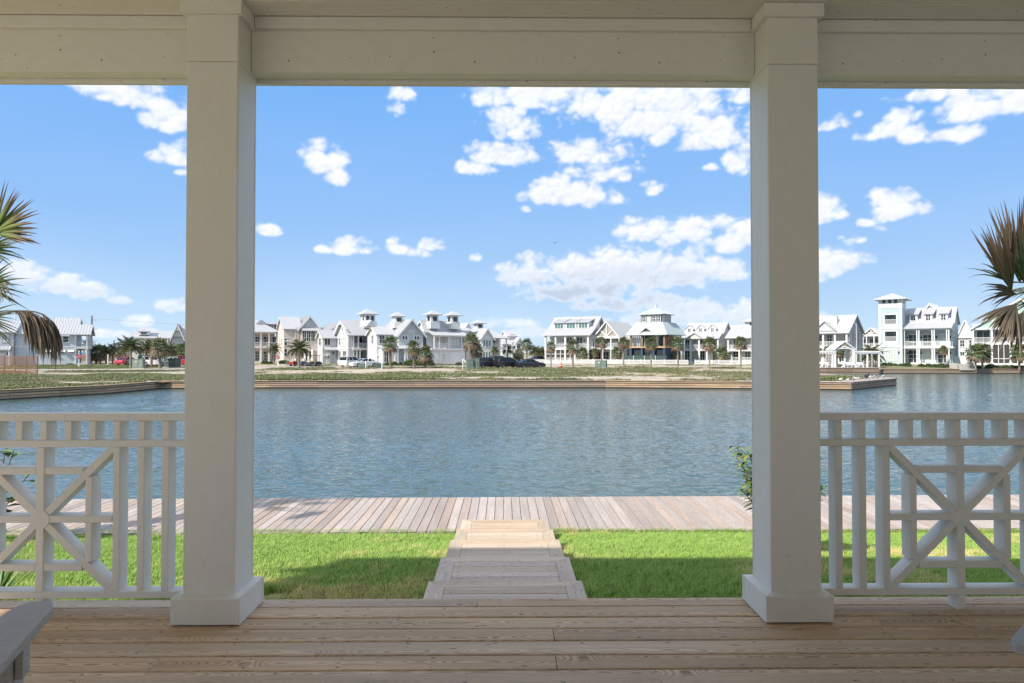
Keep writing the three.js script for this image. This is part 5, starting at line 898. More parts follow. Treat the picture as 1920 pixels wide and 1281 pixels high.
{ // white house with two cupolas
  const h = house('lakeside_house', 'white house with two matching cupolas casting shadows on its metal roof', 808, 133, 36), F = h.fx, Y = h.Y;
  const x1 = F(872), zs = -7.2, ye = Y(622, 0, -1.8), yp = Y(629, 3), yr = Y(601.5, 4, zs / 2), y2 = Y(653), zw = -1.9, zr = zs / 2;
  h.wall(0, x1, 0, y2 - 0.2, zs, 0, HM.white); h.wall(0, x1, y2, ye, zs, zw, HM.white); h.gx(0, x1, zs, zw, ye, yr, HM.white, { zr, oe: 0.1, ov: 0.45 });
  h.shed(0.6, x1 + 0.4, 0.55, zw + 0.1, yp, ye + 0.12); h.box('porch_floor', HM.trim, -0.05, x1 + 0.1, y2 - 0.35, y2, zw + 0.003, 0.3); const cs = [0.75, F(823.5), F(841), F(865), x1 - 0.1]; h.cols(cs, 0.05, y2, yp - 0.05, 0.22); h.rail(0.8, F(840), y2, 0.05); h.rail(F(866), x1 - 0.2, y2, 0.05); h.box('porch_beam', HM.trim, 0.6, x1, yp - 0.3, yp - 0.02, -0.05, 0.2);
  h.wall(F(842), F(864), y2, yp + 0.2, zw + 0.01, -0.3, HM.white); h.win('f', F(853, -0.3), y2 + 0.05, 1.4, 2.2, { c: 2, r: 3, off: -0.297, tr: 0.12 }); h.win('f', F(837, zw), y2 + 0.8, 0.8, 1.1, { off: zw + 0.003 }); h.win('f', F(818, zw), y2 + 0.1, 1.0, 2.1, { off: zw + 0.003 });
  h.wins('l', [zs * 0.3, zs * 0.62], y2 + 0.2, 0.7, 1.9, { c: 1, r: 1, off: -0.003, glass: HM.glassTeal }); h.box('garage_door', HM.doorPaint, F(844), F(863), 0.05, 2.4, 0.003, 0.06); h.part('corner_board', merge([box(F(824), F(825.5), 0, y2 - 0.35, 0.002, 0.08), box(F(840.5), F(842), 0, y2 - 0.35, 0.002, 0.08)]), HM.trim); h.win('f', F(832.5), 1.0, 0.4, 1.1, { c: 1, off: 0.003 }); h.box('door', HM.trim, F(813), F(821), 0.1, 2.3, 0.003, 0.06);
  h.cupola(F(811, zr + 1.2), yr - 1.5, zr + 1.2, 1.7, 2.6, { n: 1 }); h.cupola(F(849, zr + 1.2), yr - 1.5, zr + 1.2, 1.7, 2.6, { n: 1 });
}
{ // white house with tall greenish windows
  const h = house('lakeside_house', 'white house with stacked rows of tall greenish windows and a side porch', 902, 138, 30), F = h.fx, Y = h.Y;
  const x1 = F(924), ye = Y(632), yr = Y(615), y2 = Y(653), xp = F(951, -1.5), xl = F(874, -3);
  h.wall(0, x1, 0, ye, -9, 0, HM.white); h.gz(0, x1, -9, 0, ye, yr, HM.white); h.box('string_course', HM.trim, -0.05, x1 + 0.05, ye - 0.15, ye + 0.1, 0.002, 0.1);
  for (const p of [907.5, 912.5, 918]) { h.win('f', F(p), Y(650), 0.42, 1.3, { c: 1, r: 1, off: 0.003, glass: HM.glassTeal, tr: 0.09 }); h.win('f', F(p), Y(673.5), 0.42, 1.4, { c: 1, r: 1, off: 0.003, glass: HM.glassTeal, tr: 0.09 }); } h.win('f', F(912.5), Y(624), 0.25, 0.35, { c: 1, r: 1, off: 0.003 });
  h.wall(x1, xp - 0.2, 0, ye - 0.2, -9, -4, HM.white); h.hip(x1 - 1, xp, -9, -1.5, Y(633), Y(617), {}); h.box('porch_floor', HM.trim, x1, xp, y2 - 0.3, y2, -3.99, -1.4); h.cols([x1 + 0.5, (x1 + xp) / 2 + 0.2, xp - 0.15], -1.6, y2, Y(634), 0.22); h.cols([x1 + 0.5, (x1 + xp) / 2 + 0.2, xp - 0.15], -1.6, 0, y2 - 0.3, 0.22); h.rail(x1 + 0.1, xp - 0.2, y2, -1.6); h.wins('f', [x1 + 1, x1 + 2.4], y2 + 0.1, 0.7, 2, { off: -3.997 }); h.wins('f', [x1 + 1, x1 + 2.4], 0.3, 0.7, 2, { off: -3.997 });
  h.wall(xl, -0.01, 0, ye, -11, -3, HM.white); h.gx(xl, 0.5, -11, -3, ye, Y(613), HM.white); h.cupola(F(897, -6), Y(613) - 0.9, -6, 1.5, 1.9, { n: 1 }); h.wins('f', [F(880, -3), F(892, -3)], y2 + 0.2, 0.8, 1.6, { off: -2.997 });
  h.part('gable_wall', prism([[F(868, -9), Y(620)], [F(886, -9), Y(620)], [F(879, -9), Y(602)]], -14, -9), HM.grey);
}
{ // farther house
  const h = house('lakeside_house', 'smaller white house farther off with a gabled rooftop tower', 944, 180, 24), F = h.fx, Y = h.Y;
  const x1 = F(986), ye = Y(644), yr = Y(630); h.wall(0, x1 - 1.5, 0, ye, -8, 0, HM.white); h.gx(0, x1 - 3, -8, 0, ye, yr, HM.white); h.wall(F(957), F(975), ye - 1, Y(628), -6, -2, HM.cream); h.gx(F(957), F(975), -6, -2, Y(628), Y(618.5), HM.cream, {}); h.win('f', F(975) - 1.2, Y(632), 1.2, 0.7, { off: -1.997, c: 3, r: 1 });
  h.gz(F(963), F(982), -8, 0.5, Y(645), Y(632), HM.white); h.box('porch_floor', HM.trim, F(958), x1, Y(661) - 0.2, Y(661), -2, 1.6); h.cols([F(960, 1.4), F(968, 1.4), F(980, 1.4)], 1.4, 0, Y(646), 0.22); h.rail(F(960), F(982), Y(661), 1.4); h.wins('f', [F(963), F(972)], Y(653), 0.9, 1.5, { off: 0.003 }); h.wins('f', [F(963), F(972)], 0.4, 0.9, 2.0, { off: 0.003 });
}
console.log('left houses done');

// ---------------------------------------------------------------- roads and paths (pale sand and concrete)
const ROADS = [
  [[-200, -104], [-70, -103.5], [-50, -107], [-38, -115], [-18, -119], [6, -121], [9, -128], [9, -150]],
  [[-200, -92], [-62, -91], [-48, -94], [-40, -103], [-38, -115]],
];
const ROADW = [7.5, 3.2];
function roadAt(x, z) { return ROADS.some((R, k) => { for (let i = 0; i + 1 < R.length; i++) { const [ax, az] = R[i], [bx, bz] = R[i + 1], ex = bx - ax, ez = bz - az, t = clamp(((x - ax) * ex + (z - az) * ez) / (ex * ex + ez * ez), 0, 1); if (Math.hypot(x - ax - ex * t, z - az - ez * t) < ROADW[k] / 2) return true; } return false; }); }
{
  const rt = tex(512, 512, (i, j, c) => { const f = fbm(i * 0.05, j * 0.05, 5), s = vn(i * 0.7, j * 0.7); for (let q = 0; q < 3; q++) c[q] = lin2s([0.40, 0.35, 0.30][q] * (0.75 + 0.4 * f + 0.12 * s)); });
  const rm = new THREE.MeshStandardMaterial({ map: rt, roughness: 0.95 });
  ROADS.forEach((R, k) => {
    const cv = new THREE.CatmullRomCurve3(R.map(([x, z]) => new THREE.Vector3(x, 0, z)), false, 'catmullrom', 0.2), N = 160, pos = [], uv = [], idx = [], C = 7;
    for (let i = 0; i <= N; i++) { const p = cv.getPoint(i / N), t = cv.getTangent(i / N), s = new THREE.Vector3(-t.z, 0, t.x); for (let j = 0; j < C; j++) { const w = (j / (C - 1) - 0.5) * ROADW[k], x = p.x + s.x * w, z = p.z + s.z * w; pos.push(x, bankY(x, z) + (j === 0 || j === C - 1 ? -0.03 : 0.035 + 0.004 * k), z); uv.push(x / 8, z / 8); } }
    for (let i = 0; i < N; i++) for (let j = 0; j + 1 < C; j++) { const a = i * C + j, b = a + 1, c = a + C, d = c + 1; idx.push(a, c, b, b, c, d); }
    const g = new THREE.BufferGeometry(); g.setAttribute('position', new THREE.Float32BufferAttribute(pos, 3)); g.setAttribute('uv', new THREE.Float32BufferAttribute(uv, 2)); g.setIndex(idx); g.computeVertexNormals(); struct(k ? 'sandy_path' : 'road', g, new THREE.MeshStandardMaterial({ map: rt, roughness: 0.95, side: THREE.DoubleSide }));
  });
}

// ---------------------------------------------------------------- palms
const vmat = (rough = 0.75, o = {}) => new THREE.MeshStandardMaterial({ vertexColors: true, roughness: rough, side: THREE.DoubleSide, ...o });
function coloured(pos, col) { const g = new THREE.BufferGeometry(); g.setAttribute('position', new THREE.Float32BufferAttribute(pos, 3)); g.setAttribute('color', new THREE.Float32BufferAttribute(col, 3)); g.computeVertexNormals(); return g; }
function featherCrown(seed, n, o = {}) {           // date palm: arching feather fronds, crown radius about 1
  const g = mulberry(seed), pos = [], col = [], quad = (a, b, c, d, k) => { pos.push(...a, ...b, ...c, ...a, ...c, ...d); for (let i = 0; i < 6; i++) col.push(...k); };
  for (let f = 0; f < n; f++) {
    const az = f * 2.39996 + g() * 0.5, el = lerp(1.35, -0.35, Math.pow((f + 0.5) / n, 0.9)) + (g() - 0.5) * 0.2, L = (0.85 + 0.3 * g()) * (el < 0 ? 0.8 : 1), droop = 0.55 + 0.5 * g() + (el < 0.3 ? 0.35 : 0);
    const dx = Math.cos(az), dz = Math.sin(az), sx = -dz, sz = dx, old = el < -0.1 && g() < 0.5, v = 0.75 + 0.5 * g();
    const P = (t) => { const e = el - droop * t; const r = L * t * Math.cos(el - droop * t * 0.5), y = L * t * Math.sin(el - droop * t * 0.55); return [dx * r, y, dz * r, e]; };
    const base = old ? [0.20, 0.145, 0.08] : [lerp(0.085, 0.13, g()), lerp(0.115, 0.145, g()), lerp(0.05, 0.07, g())], N = 13;
    for (let i = 1; i <= N; i++) {
      const t = i / N, p = P(t * 0.98), q = P(t * 0.98 + 0.02), w = 0.022, ll = 0.30 * Math.sin(Math.PI * Math.min(1, 0.12 + t * 0.86)) + 0.05, k = base.map((c) => c * v * (0.85 + 0.3 * g()));
      for (const s of [-1, 1]) {
        const up = 0.10 + 0.10 * g(), fwd = 0.55 + 0.2 * g(), tip = [p[0] + s * sx * ll * 0.75 + dx * ll * fwd * Math.cos(p[3]), p[1] + ll * (up + fwd * Math.sin(p[3]) * 0.8) - ll * 0.18, p[2] + s * sz * ll * 0.75 + dz * ll * fwd * Math.cos(p[3])];
        pos.push(p[0], p[1], p[2], q[0], q[1] + w, q[2], ...tip); col.push(...k, ...k, ...k); pos.push(p[0], p[1], p[2], q[0] - dx * w * 2, q[1] - w, q[2] - dz * w * 2, ...tip); col.push(...k, ...k, ...k);
      }
      const a = P((i - 1) / N), b = P(t), h = 0.012; quad([a[0] - sx * h, a[1], a[2] - sz * h], [a[0] + sx * h, a[1], a[2] + sz * h], [b[0] + sx * h, b[1], b[2] + sz * h], [b[0] - sx * h, b[1], b[2] - sz * h], [0.16, 0.15, 0.07]);
    }
  }
  return coloured(pos, col);
}
function fanCrown(seed, n, o = {}) {               // cabbage palm: fan leaves on stalks, some hanging dead
  const g = mulberry(seed), pos = [], col = [];
  for (let f = 0; f < n; f++) {
    const az = f * 2.39996 + g() * 0.6, el = lerp(1.3, -0.95, Math.pow((f + 0.5) / n, 0.85)) + (g() - 0.5) * 0.25, dead = el < (o.deadBelow ?? -0.45) || g() < 0.05;
    const D = new THREE.Vector3(Math.cos(az) * Math.cos(el), Math.sin(el), Math.sin(az) * Math.cos(el)), S = new THREE.Vector3(-Math.sin(az), 0, Math.cos(az)), N = new THREE.Vector3().crossVectors(S, D).normalize(), pl = 0.40 + 0.2 * g(), R = 0.50 + 0.16 * g(), H = D.clone().multiplyScalar(pl).add(new THREE.Vector3(0, -0.06 * Math.cos(el), 0));
    const base = dead ? [0.19, 0.14, 0.085] : [lerp(0.075, 0.13, g()), lerp(0.11, 0.15, g()), lerp(0.04, 0.06, g())], v = 0.75 + 0.5 * g(), seg = 11, spread = dead ? 0.9 : 1.75;
    const s0 = S.clone().multiplyScalar(0.012); pos.push(...s0.toArray(), ...s0.clone().negate().toArray(), ...H.toArray()); for (let i = 0; i < 3; i++) col.push(0.15, 0.15, 0.07);
    for (let i = 0; i < seg; i++) {
      const a = ((i + 0.5) / seg - 0.5) * 2 * spread + (g() - 0.5) * 0.1, r = R * (0.72 + 0.28 * Math.cos(a)) * (0.85 + 0.3 * g());
      const d = D.clone().multiplyScalar(Math.cos(a)).addScaledVector(S, Math.sin(a)), p = new THREE.Vector3().crossVectors(d, N).multiplyScalar(0.045);
      const m = H.clone().addScaledVector(d, r * 0.6).addScaledVector(N, 0.03), t = H.clone().addScaledVector(d, r).add(new THREE.Vector3(0, -(0.10 + 0.16 * g()) * (dead ? 1.8 : 1), 0)), k = base.map((c) => c * v * (0.8 + 0.4 * g()));
      const m1 = m.clone().add(p), m2 = m.clone().sub(p);
      pos.push(...H.toArray(), ...m1.toArray(), ...m2.toArray(), ...m1.toArray(), ...t.toArray(), ...m2.toArray()); for (let q = 0; q < 6; q++) col.push(...k);
    }
  }
  return coloured(pos, col);
}
function trunkGeo(seed, boots) {                    // height 1, radius about 0.5 at the base in the scaled frame
  const g = mulberry(seed), pts = []; for (let i = 0; i <= 14; i++) { const t = i / 14; pts.push(new THREE.Vector2((0.5 - 0.09 * t + 0.13 * Math.exp(-t * 14) + 0.035 * (g() - 0.5)) * (i === 14 ? 0.8 : 1), t)); }
  const parts = [new THREE.LatheGeometry(pts, 9)];
  if (boots) for (let i = 0; i < 90; i++) { const a = i * 2.39996, y = 0.12 + 0.86 * i / 90, r = 0.42, b = new THREE.BoxGeometry(0.1, 0.035, 0.3); b.rotateX(-0.7); b.translate(0, y, r); b.rotateY(a); parts.push(b); }
  return merge(parts);
}
const PALM = { dateCrown: [featherCrown(1, 40), featherCrown(2, 34)], fanCrown: [fanCrown(3, 46), fanCrown(4, 40), fanCrown(5, 52, { deadBelow: -0.2 })], trunk: [trunkGeo(1, false), trunkGeo(2, true)], leaf: vmat(0.7), bark: mat([0.20, 0.155, 0.115], 0.95), barkGrey: mat([0.26, 0.215, 0.18], 0.95) };
function farPalm(kind, px, d, topPy, o, label, group) {
  const P = at(px, 660, d), gy = bankY(P.x, P.z) - 0.03, top = at(px, topPy, d).y - gy, c = o.c ?? 1.5, H = Math.max(0.6, top - c * (kind === 'date' ? 0.88 : 0.72)), t = thing('palm_tree', label, 'palm tree', group);
  t.position.set(P.x, gy, P.z); t.rotation.y = px * 1.7;
  const tr = part('trunk', PALM.trunk[o.boots ? 1 : 0], o.grey ? PALM.barkGrey : PALM.bark, t), r = (o.r ?? 0.16) * 2; tr.scale.set(r, H + 0.1, r); tr.rotation.z = o.lean ?? ((px % 7) - 3) * 0.006;
  const L = kind === 'date' ? PALM.dateCrown : PALM.fanCrown, cr = part('crown', L[o.v ?? Math.floor(px) % L.length], PALM.leaf, t); cr.position.set(-Math.sin(tr.rotation.z) * H, H, 0); cr.scale.set(c, c * (o.sy ?? 1), c);
  return t;
}
const fieldGrp = 'slim palms planted along the meadow', dateGrp = 'date palms by the street end', yardGrp = 'palms in the front yards';
const inMeadow = 'slim cabbage palm standing in the meadow before the white picket fence';
for (const [px, d, y, o] of [[1033, 113, 641, { c: 1.0, r: 0.11 }], [1074, 112, 638, { c: 1.35, r: 0.17 }], [1169, 114, 633, { c: 1.1, r: 0.13, v: 2 }], [1221, 112, 633, { c: 1.25, r: 0.13 }], [1271, 112, 634, { c: 1.3, r: 0.14, v: 1 }], [1330, 108, 633, { c: 1.3, r: 0.13, v: 2 }], [1389, 106, 632, { c: 1.2, r: 0.13, v: 0 }]]) farPalm('fan', px, d, y, { grey: true, ...o }, inMeadow, fieldGrp);
farPalm('fan', 1128, 124, 633, { c: 1.2, r: 0.15, v: 2 }, 'cabbage palm rising behind the green box in the meadow', fieldGrp);
for (const [px, d, y, o] of [[1093, 142, 652, { c: 1.5 }], [1116, 143, 654, { c: 1.0 }], [1156, 142, 651, { c: 1.4 }], [1263, 138, 652, { c: 1.4 }], [1353, 138, 652, { c: 1.7, r: 0.13 }]]) farPalm('fan', px, d, y, o, 'short cabbage palm between the picket fence and the houses', yardGrp);
farPalm('date', 561, 113, 630, { c: 2.35, r: 0.24, v: 0, grey: true }, 'thick-trunked spreading palm beside the golf carts', dateGrp);
farPalm('date', 514, 132, 640, { c: 1.7, r: 0.15 }, 'slender palm beside the stop sign by the cream house', yardGrp);
farPalm('fan', 732, 108, 631, { c: 1.5, r: 0.19, boots: true, v: 1 }, 'rough-trunked palm in front of the low porch, its crown below the small windows', yardGrp);
farPalm('fan', 776, 108, 640, { c: 1.35, r: 0.17, boots: true, v: 0 }, 'rough-trunked palm in front of the tall front gable', yardGrp);
farPalm('fan', 797, 114, 650, { c: 1.6, r: 0.18, boots: true, v: 2 }, 'squat shaggy palm by the hedge at the corner of the house', yardGrp);
farPalm('fan', 884, 114, 626, { c: 1.6, r: 0.2, boots: true, v: 2 }, 'tall shaggy palm behind the green utility cabinets', yardGrp);
farPalm('fan', 893, 117, 645, { c: 1.5, r: 0.18, boots: true, v: 2 }, 'lower shaggy palm behind the green utility cabinets', yardGrp);
for (const [px, d, y, k, o] of [[928, 138, 647, 'date', { c: 1.1, r: 0.13 }], [952, 146, 643, 'date', { c: 1.7 }], [973, 150, 655, 'fan', { c: 1.4 }], [988, 148, 636, 'fan', { c: 1.5, v: 0 }], [1002, 158, 644, 'date', { c: 2 }], [1014, 165, 646, 'date', { c: 2.2 }], [1022, 175, 650, 'date', { c: 2 }]]) farPalm(k, px, d, y, o, k === 'date' ? 'feathery palm by the parked dark cars at the street end' : 'fan-leaved palm by the parked dark cars at the street end', k === 'date' ? 'feathery palms at the street end' : 'fan palms at the street end');
for (const [px, d, y, o] of [[233, 128, 628, { c: 2.4, r: 0.22 }], [245, 114, 626, { c: 2.3, r: 0.2, v: 0 }], [276, 134, 635, { c: 2.2, r: 0.2 }], [284, 119, 633, { c: 2.2, r: 0.22, v: 1 }], [316, 130, 638, { c: 2.2, r: 0.2 }]]) farPalm('date', px, d, y, { grey: true, ...o }, 'tall date palm near the green cabinets by the street', dateGrp);
farPalm('fan', 300, 111, 636, { c: 1.7, r: 0.2, boots: true, v: 2, grey: true }, 'shaggy palm with a rough patterned trunk beside the white car', dateGrp);
for (const [px, d, y, k, o] of [[163, 150, 633, 'date', { c: 2.2 }], [180, 140, 650, 'fan', { c: 1.7 }], [188, 142, 648, 'fan', { c: 1.9 }], [199, 136, 644, 'date', { c: 1.9, r: 0.17 }], [211, 138, 641, 'date', { c: 1.8, r: 0.15 }], [227, 180, 652, 'date', { c: 2.1 }], [252, 190, 655, 'fan', { c: 2 }], [259, 192, 655, 'fan', { c: 2 }], [266, 190, 653, 'fan', { c: 2 }], [328, 150, 648, 'fan', { c: 2.2, boots: true }], [346, 146, 645, 'fan', { c: 2.3, boots: true }], [337, 160, 652, 'fan', { c: 2 }]]) farPalm(k, px, d, y, o, d > 170 ? 'small distant palm behind the brown dune fence' : k === 'date' ? 'feathery palm in the row before the brown dune fence' : 'fan-leaved palm in the row before the brown dune fence', d > 170 ? 'palms behind the dune fence' : k === 'date' ? 'feathery palms before the dune fence' : 'fan palms before the dune fence');
for (const [px, d, y, o] of [[1553, 124, 650, { c: 1.2 }], [1569, 126, 645, { c: 1.5 }]]) farPalm('fan', px, d, y, o, 'cabbage palm behind the pergola arch', yardGrp);
farPalm('date', 1633, 121, 640, { c: 2.7, r: 0.2, v: 0 }, 'big bushy date palm behind the white pergola', yardGrp);
farPalm('fan', 1770, 119, 649, { c: 0.9, r: 0.09, grey: true }, 'thin young palm in front of the pale blue porch', yardGrp);
for (const [px, d, y] of [[1829, 113, 646], [1842, 114, 644], [1911, 113, 645]]) farPalm('fan', px, d, y, { c: 1.75, r: 0.16, v: 1, grey: true }, 'full cabbage palm in front of the mint house', yardGrp);

// the two palms close to the porch, every frond a part
function frond(parent, nm, C, H, dir, side, o) {
  const g = mulberry(o.seed), pos = [], col = [], D = new THREE.Vector3(...dir).normalize(), S = new THREE.Vector3(...side); S.addScaledVector(D, -S.dot(D)).normalize(); const N = new THREE.Vector3().crossVectors(D, S).normalize(), hub = new THREE.Vector3(...H), tri = (a, b, c, ka, kb, kc) => { pos.push(...a.toArray(), ...b.toArray(), ...c.toArray()); col.push(...ka, ...kb, ...kc); };
  const n = o.n ?? 30, sp = o.spread ?? 1.2, R = o.R, c0 = o.base, c1 = o.tip, w = o.w ?? 0.02;
  for (let i = 0; i < n; i++) {
    const a = ((i + 0.5) / n - 0.5) * 2 * sp + (g() - 0.5) * 0.08, len = R * (0.72 + 0.28 * Math.cos(a)) * (0.78 + 0.35 * g()), d = D.clone().multiplyScalar(Math.cos(a)).addScaledVector(S, Math.sin(a)).addScaledVector(N, (g() - 0.5) * (o.ruffle ?? 0.22)).normalize(), p = new THREE.Vector3().crossVectors(N, d).normalize();
    const v = 0.7 + 0.6 * g(), k0 = c0.map((c) => c * v), k1 = c1.map((c) => c * v), sag = (o.sag ?? 0.25) * (0.5 + g()), M = 5, pts = []; let cur = hub.clone(), dd = d.clone();
    for (let j = 0; j <= M; j++) { pts.push(cur.clone()); dd.y -= sag * (j / M) * 0.5; dd.normalize(); cur.addScaledVector(dd, len / M); }
    const wd = (t) => w * (t < 0.35 ? 0.35 + 1.86 * t : 1 - Math.pow((t - 0.35) / 0.65, 1.3) * 0.97), ridge = (t) => wd(t) * 0.35;
    for (let j = 0; j < M; j++) {
      const t0 = j / M, t1 = (j + 1) / M, ka = k0.map((c, q) => lerp(c, k1[q], sstep(o.fadeA ?? 0.4, o.fadeB ?? 0.9, t0))), kb = k0.map((c, q) => lerp(c, k1[q], sstep(o.fadeA ?? 0.4, o.fadeB ?? 0.9, t1)));
      for (const s of [-1, 1]) { const A = pts[j].clone().addScaledVector(N, ridge(t0)), B = pts[j + 1].clone().addScaledVector(N, ridge(t1)), A2 = pts[j].clone().addScaledVector(p, s * wd(t0)), B2 = pts[j + 1].clone().addScaledVector(p, s * wd(t1)); tri(A, B, B2, ka, kb, kb); tri(A, B2, A2, ka, kb, ka); }
    }
  }
  // stalk from the heart of the palm to the leaf
  const c = new THREE.Vector3(...C), mid = c.clone().lerp(hub, 0.55).add(new THREE.Vector3(0, o.arch ?? 0.08, 0)), curve = new THREE.QuadraticBezierCurve3(c, mid, hub), tg = flat(new THREE.TubeGeometry(curve, 10, o.stalk ?? 0.011, 5)), tp = tg.attributes.position; for (let i = 0; i < tp.count; i++) { pos.push(tp.getX(i), tp.getY(i), tp.getZ(i)); col.push(...(o.stalkCol ?? [0.16, 0.15, 0.07])); }
  const m = part(nm, coloured(pos, col), PALM.nearLeaf ??= vmat(0.6), parent); return m;
}
function nearPalm(name, label, px, d, cpy, list, seed, gfn) {
  const C = at(px, cpy, d), t = thing(name, label, 'palm tree'), gy = gfn(C.x, C.z), g = mulberry(seed);
  const tr = part('trunk', PALM.trunk[1], PALM.bark, t); tr.position.set(C.x, gy - 0.05, C.z); tr.scale.set(0.42, C.y - gy + 0.15, 0.42);
  const V = (p) => at(p[0], p[1], p[2] ?? d).toArray(), green = [0.12, 0.15, 0.04], dry = [0.17, 0.115, 0.065];
  list.forEach((f, i) => frond(t, f.dead ? 'dead_frond' : 'frond', C.toArray(), V(f.hub), f.dir, f.side, { seed: seed + i, base: f.base ?? green, tip: f.tip ?? dry, ...f }));
  return { t, C };
}
{
  const A = nearPalm('fan_palm', 'fan palm with green leaves and a drooping brown dead frond, at the lawn edge', -88, 9.4, 520, [
    { hub: [-12, 436], dir: [0.86, 0.42, 0.25], side: [-0.42, 0.86, 0.1], R: 0.76, spread: 0.80, n: 34, sag: 0.16, w: 0.023, base: [0.15, 0.19, 0.035], tip: [0.14, 0.085, 0.05], fadeA: 0.35, fadeB: 0.75 },
    { hub: [-30, 470], dir: [0.9, 0.1, 0.3], side: [0, 0.9, 0.4], R: 0.72, spread: 0.5, n: 11, sag: 0.5, w: 0.018, base: [0.09, 0.12, 0.035], tip: [0.05, 0.055, 0.03] },
    { hub: [-30, 535], dir: [0.98, 0.12, 0.2], side: [0, 1, 0.3], R: 0.66, spread: 0.75, n: 14, sag: 0.18, w: 0.017, base: [0.09, 0.13, 0.035], tip: [0.07, 0.08, 0.04] },
    { hub: [-35, 592], dir: [0.93, -0.28, 0.2], side: [0.2, 1, 0.3], R: 0.72, spread: 0.6, n: 12, sag: 0.1, w: 0.014, base: [0.07, 0.09, 0.035], tip: [0.06, 0.055, 0.035] },
    { hub: [-8, 520], dir: [0.6, -0.75, 0.2], side: [0.75, 0.6, 0.2], R: 0.42, spread: 0.7, n: 12, sag: 0.3, w: 0.018, base: [0.10, 0.085, 0.04], tip: [0.10, 0.075, 0.045] },
  ], 300, lawnY);
  // the dead frond: a stalk arching out, its folded segments hanging like a curtain
  const hang = (nm, path, n, lens, seed) => {
    const q = mulberry(seed), cv = new THREE.CatmullRomCurve3(path.map((p) => at(p[0], p[1], p[2]))), pos = [], col = [];
    const tg = flat(new THREE.TubeGeometry(cv, 16, 0.010, 5)).attributes.position; for (let i = 0; i < tg.count; i++) { pos.push(tg.getX(i), tg.getY(i), tg.getZ(i)); col.push(0.085, 0.07, 0.045); }
    for (let i = 0; i < n; i++) {
      const t = lens[2] + (1 - lens[2]) * (i + q()) / n, p = cv.getPoint(t), tn = cv.getTangent(t), L = lerp(lens[0], lens[1], q()), v = 0.55 + 0.8 * q(), k = [0.135 * v, 0.098 * v, 0.066 * v], k2 = [0.20 * v, 0.145 * v, 0.095 * v], sx = (q() - 0.5) * 0.55 - tn.x * 0.1, sz = (q() - 0.5) * 0.5, M = 5, w = 0.012 + 0.012 * q(), tw = q() * 3; let c = p.clone(), d = tn.clone().multiplyScalar(0.5 + 0.4 * q()).add(new THREE.Vector3(sx * 0.6, -0.35, sz)).normalize(), prev = null;
      for (let j = 0; j <= M; j++) {
        const f = j / M, ww = w * (f < 0.3 ? 0.4 + 2 * f : 1 - Math.pow((f - 0.3) / 0.7, 1.5) * 0.95), s = new THREE.Vector3(Math.cos(tw + f), 0.1, Math.sin(tw + f)).multiplyScalar(ww), cur = [c.clone().add(s), c.clone().add(new THREE.Vector3(-s.z * 0.5, 0, s.x * 0.5)), c.clone().sub(s)];
        if (prev) for (const [a, b] of [[0, 1], [1, 2]]) { for (const P of [prev[a], cur[a], cur[b], prev[a], cur[b], prev[b]]) pos.push(...P.toArray()); for (let m = 0; m < 6; m++) col.push(...(f > 0.6 ? k2 : k)); }
        prev = cur; c.addScaledVector(d, L / M); d.add(new THREE.Vector3((q() - 0.5) * 0.25 + sx * 0.12, -0.75, (q() - 0.5) * 0.2)).normalize();
      }
    }
    part(nm, coloured(pos, col), PALM.nearLeaf, A.t);
  };
  hang('dead_frond', [[-88, 540, 9.4], [-50, 598, 9.2], [-10, 590, 9.1], [30, 583, 9.0], [58, 585, 9.0]], 100, [0.45, 0.80, 0.70], 5);
  hang('dead_frond', [[-88, 545, 9.4], [-20, 594, 9.2], [35, 583, 9.1], [74, 587, 9.1], [92, 598, 9.1], [100, 616, 9.1]], 70, [0.25, 0.62, 0.62], 6);
  const g = mulberry(12); for (let i = 0; i < 16; i++) { const az = 1.9 + g() * 3.2, el = 1.1 - 1.6 * g(), D = new THREE.Vector3(Math.cos(az) * Math.cos(el), Math.sin(el), Math.sin(az) * Math.cos(el)); const H = A.C.clone().addScaledVector(D, 0.62); frond(A.t, 'frond', A.C.toArray(), H.toArray(), D.toArray(), [-Math.sin(az), 0.1, Math.cos(az)], { seed: 50 + i, R: 0.75, spread: 1.1, n: 22, base: [0.12, 0.15, 0.04], tip: [0.14, 0.10, 0.05], w: 0.02 }); }
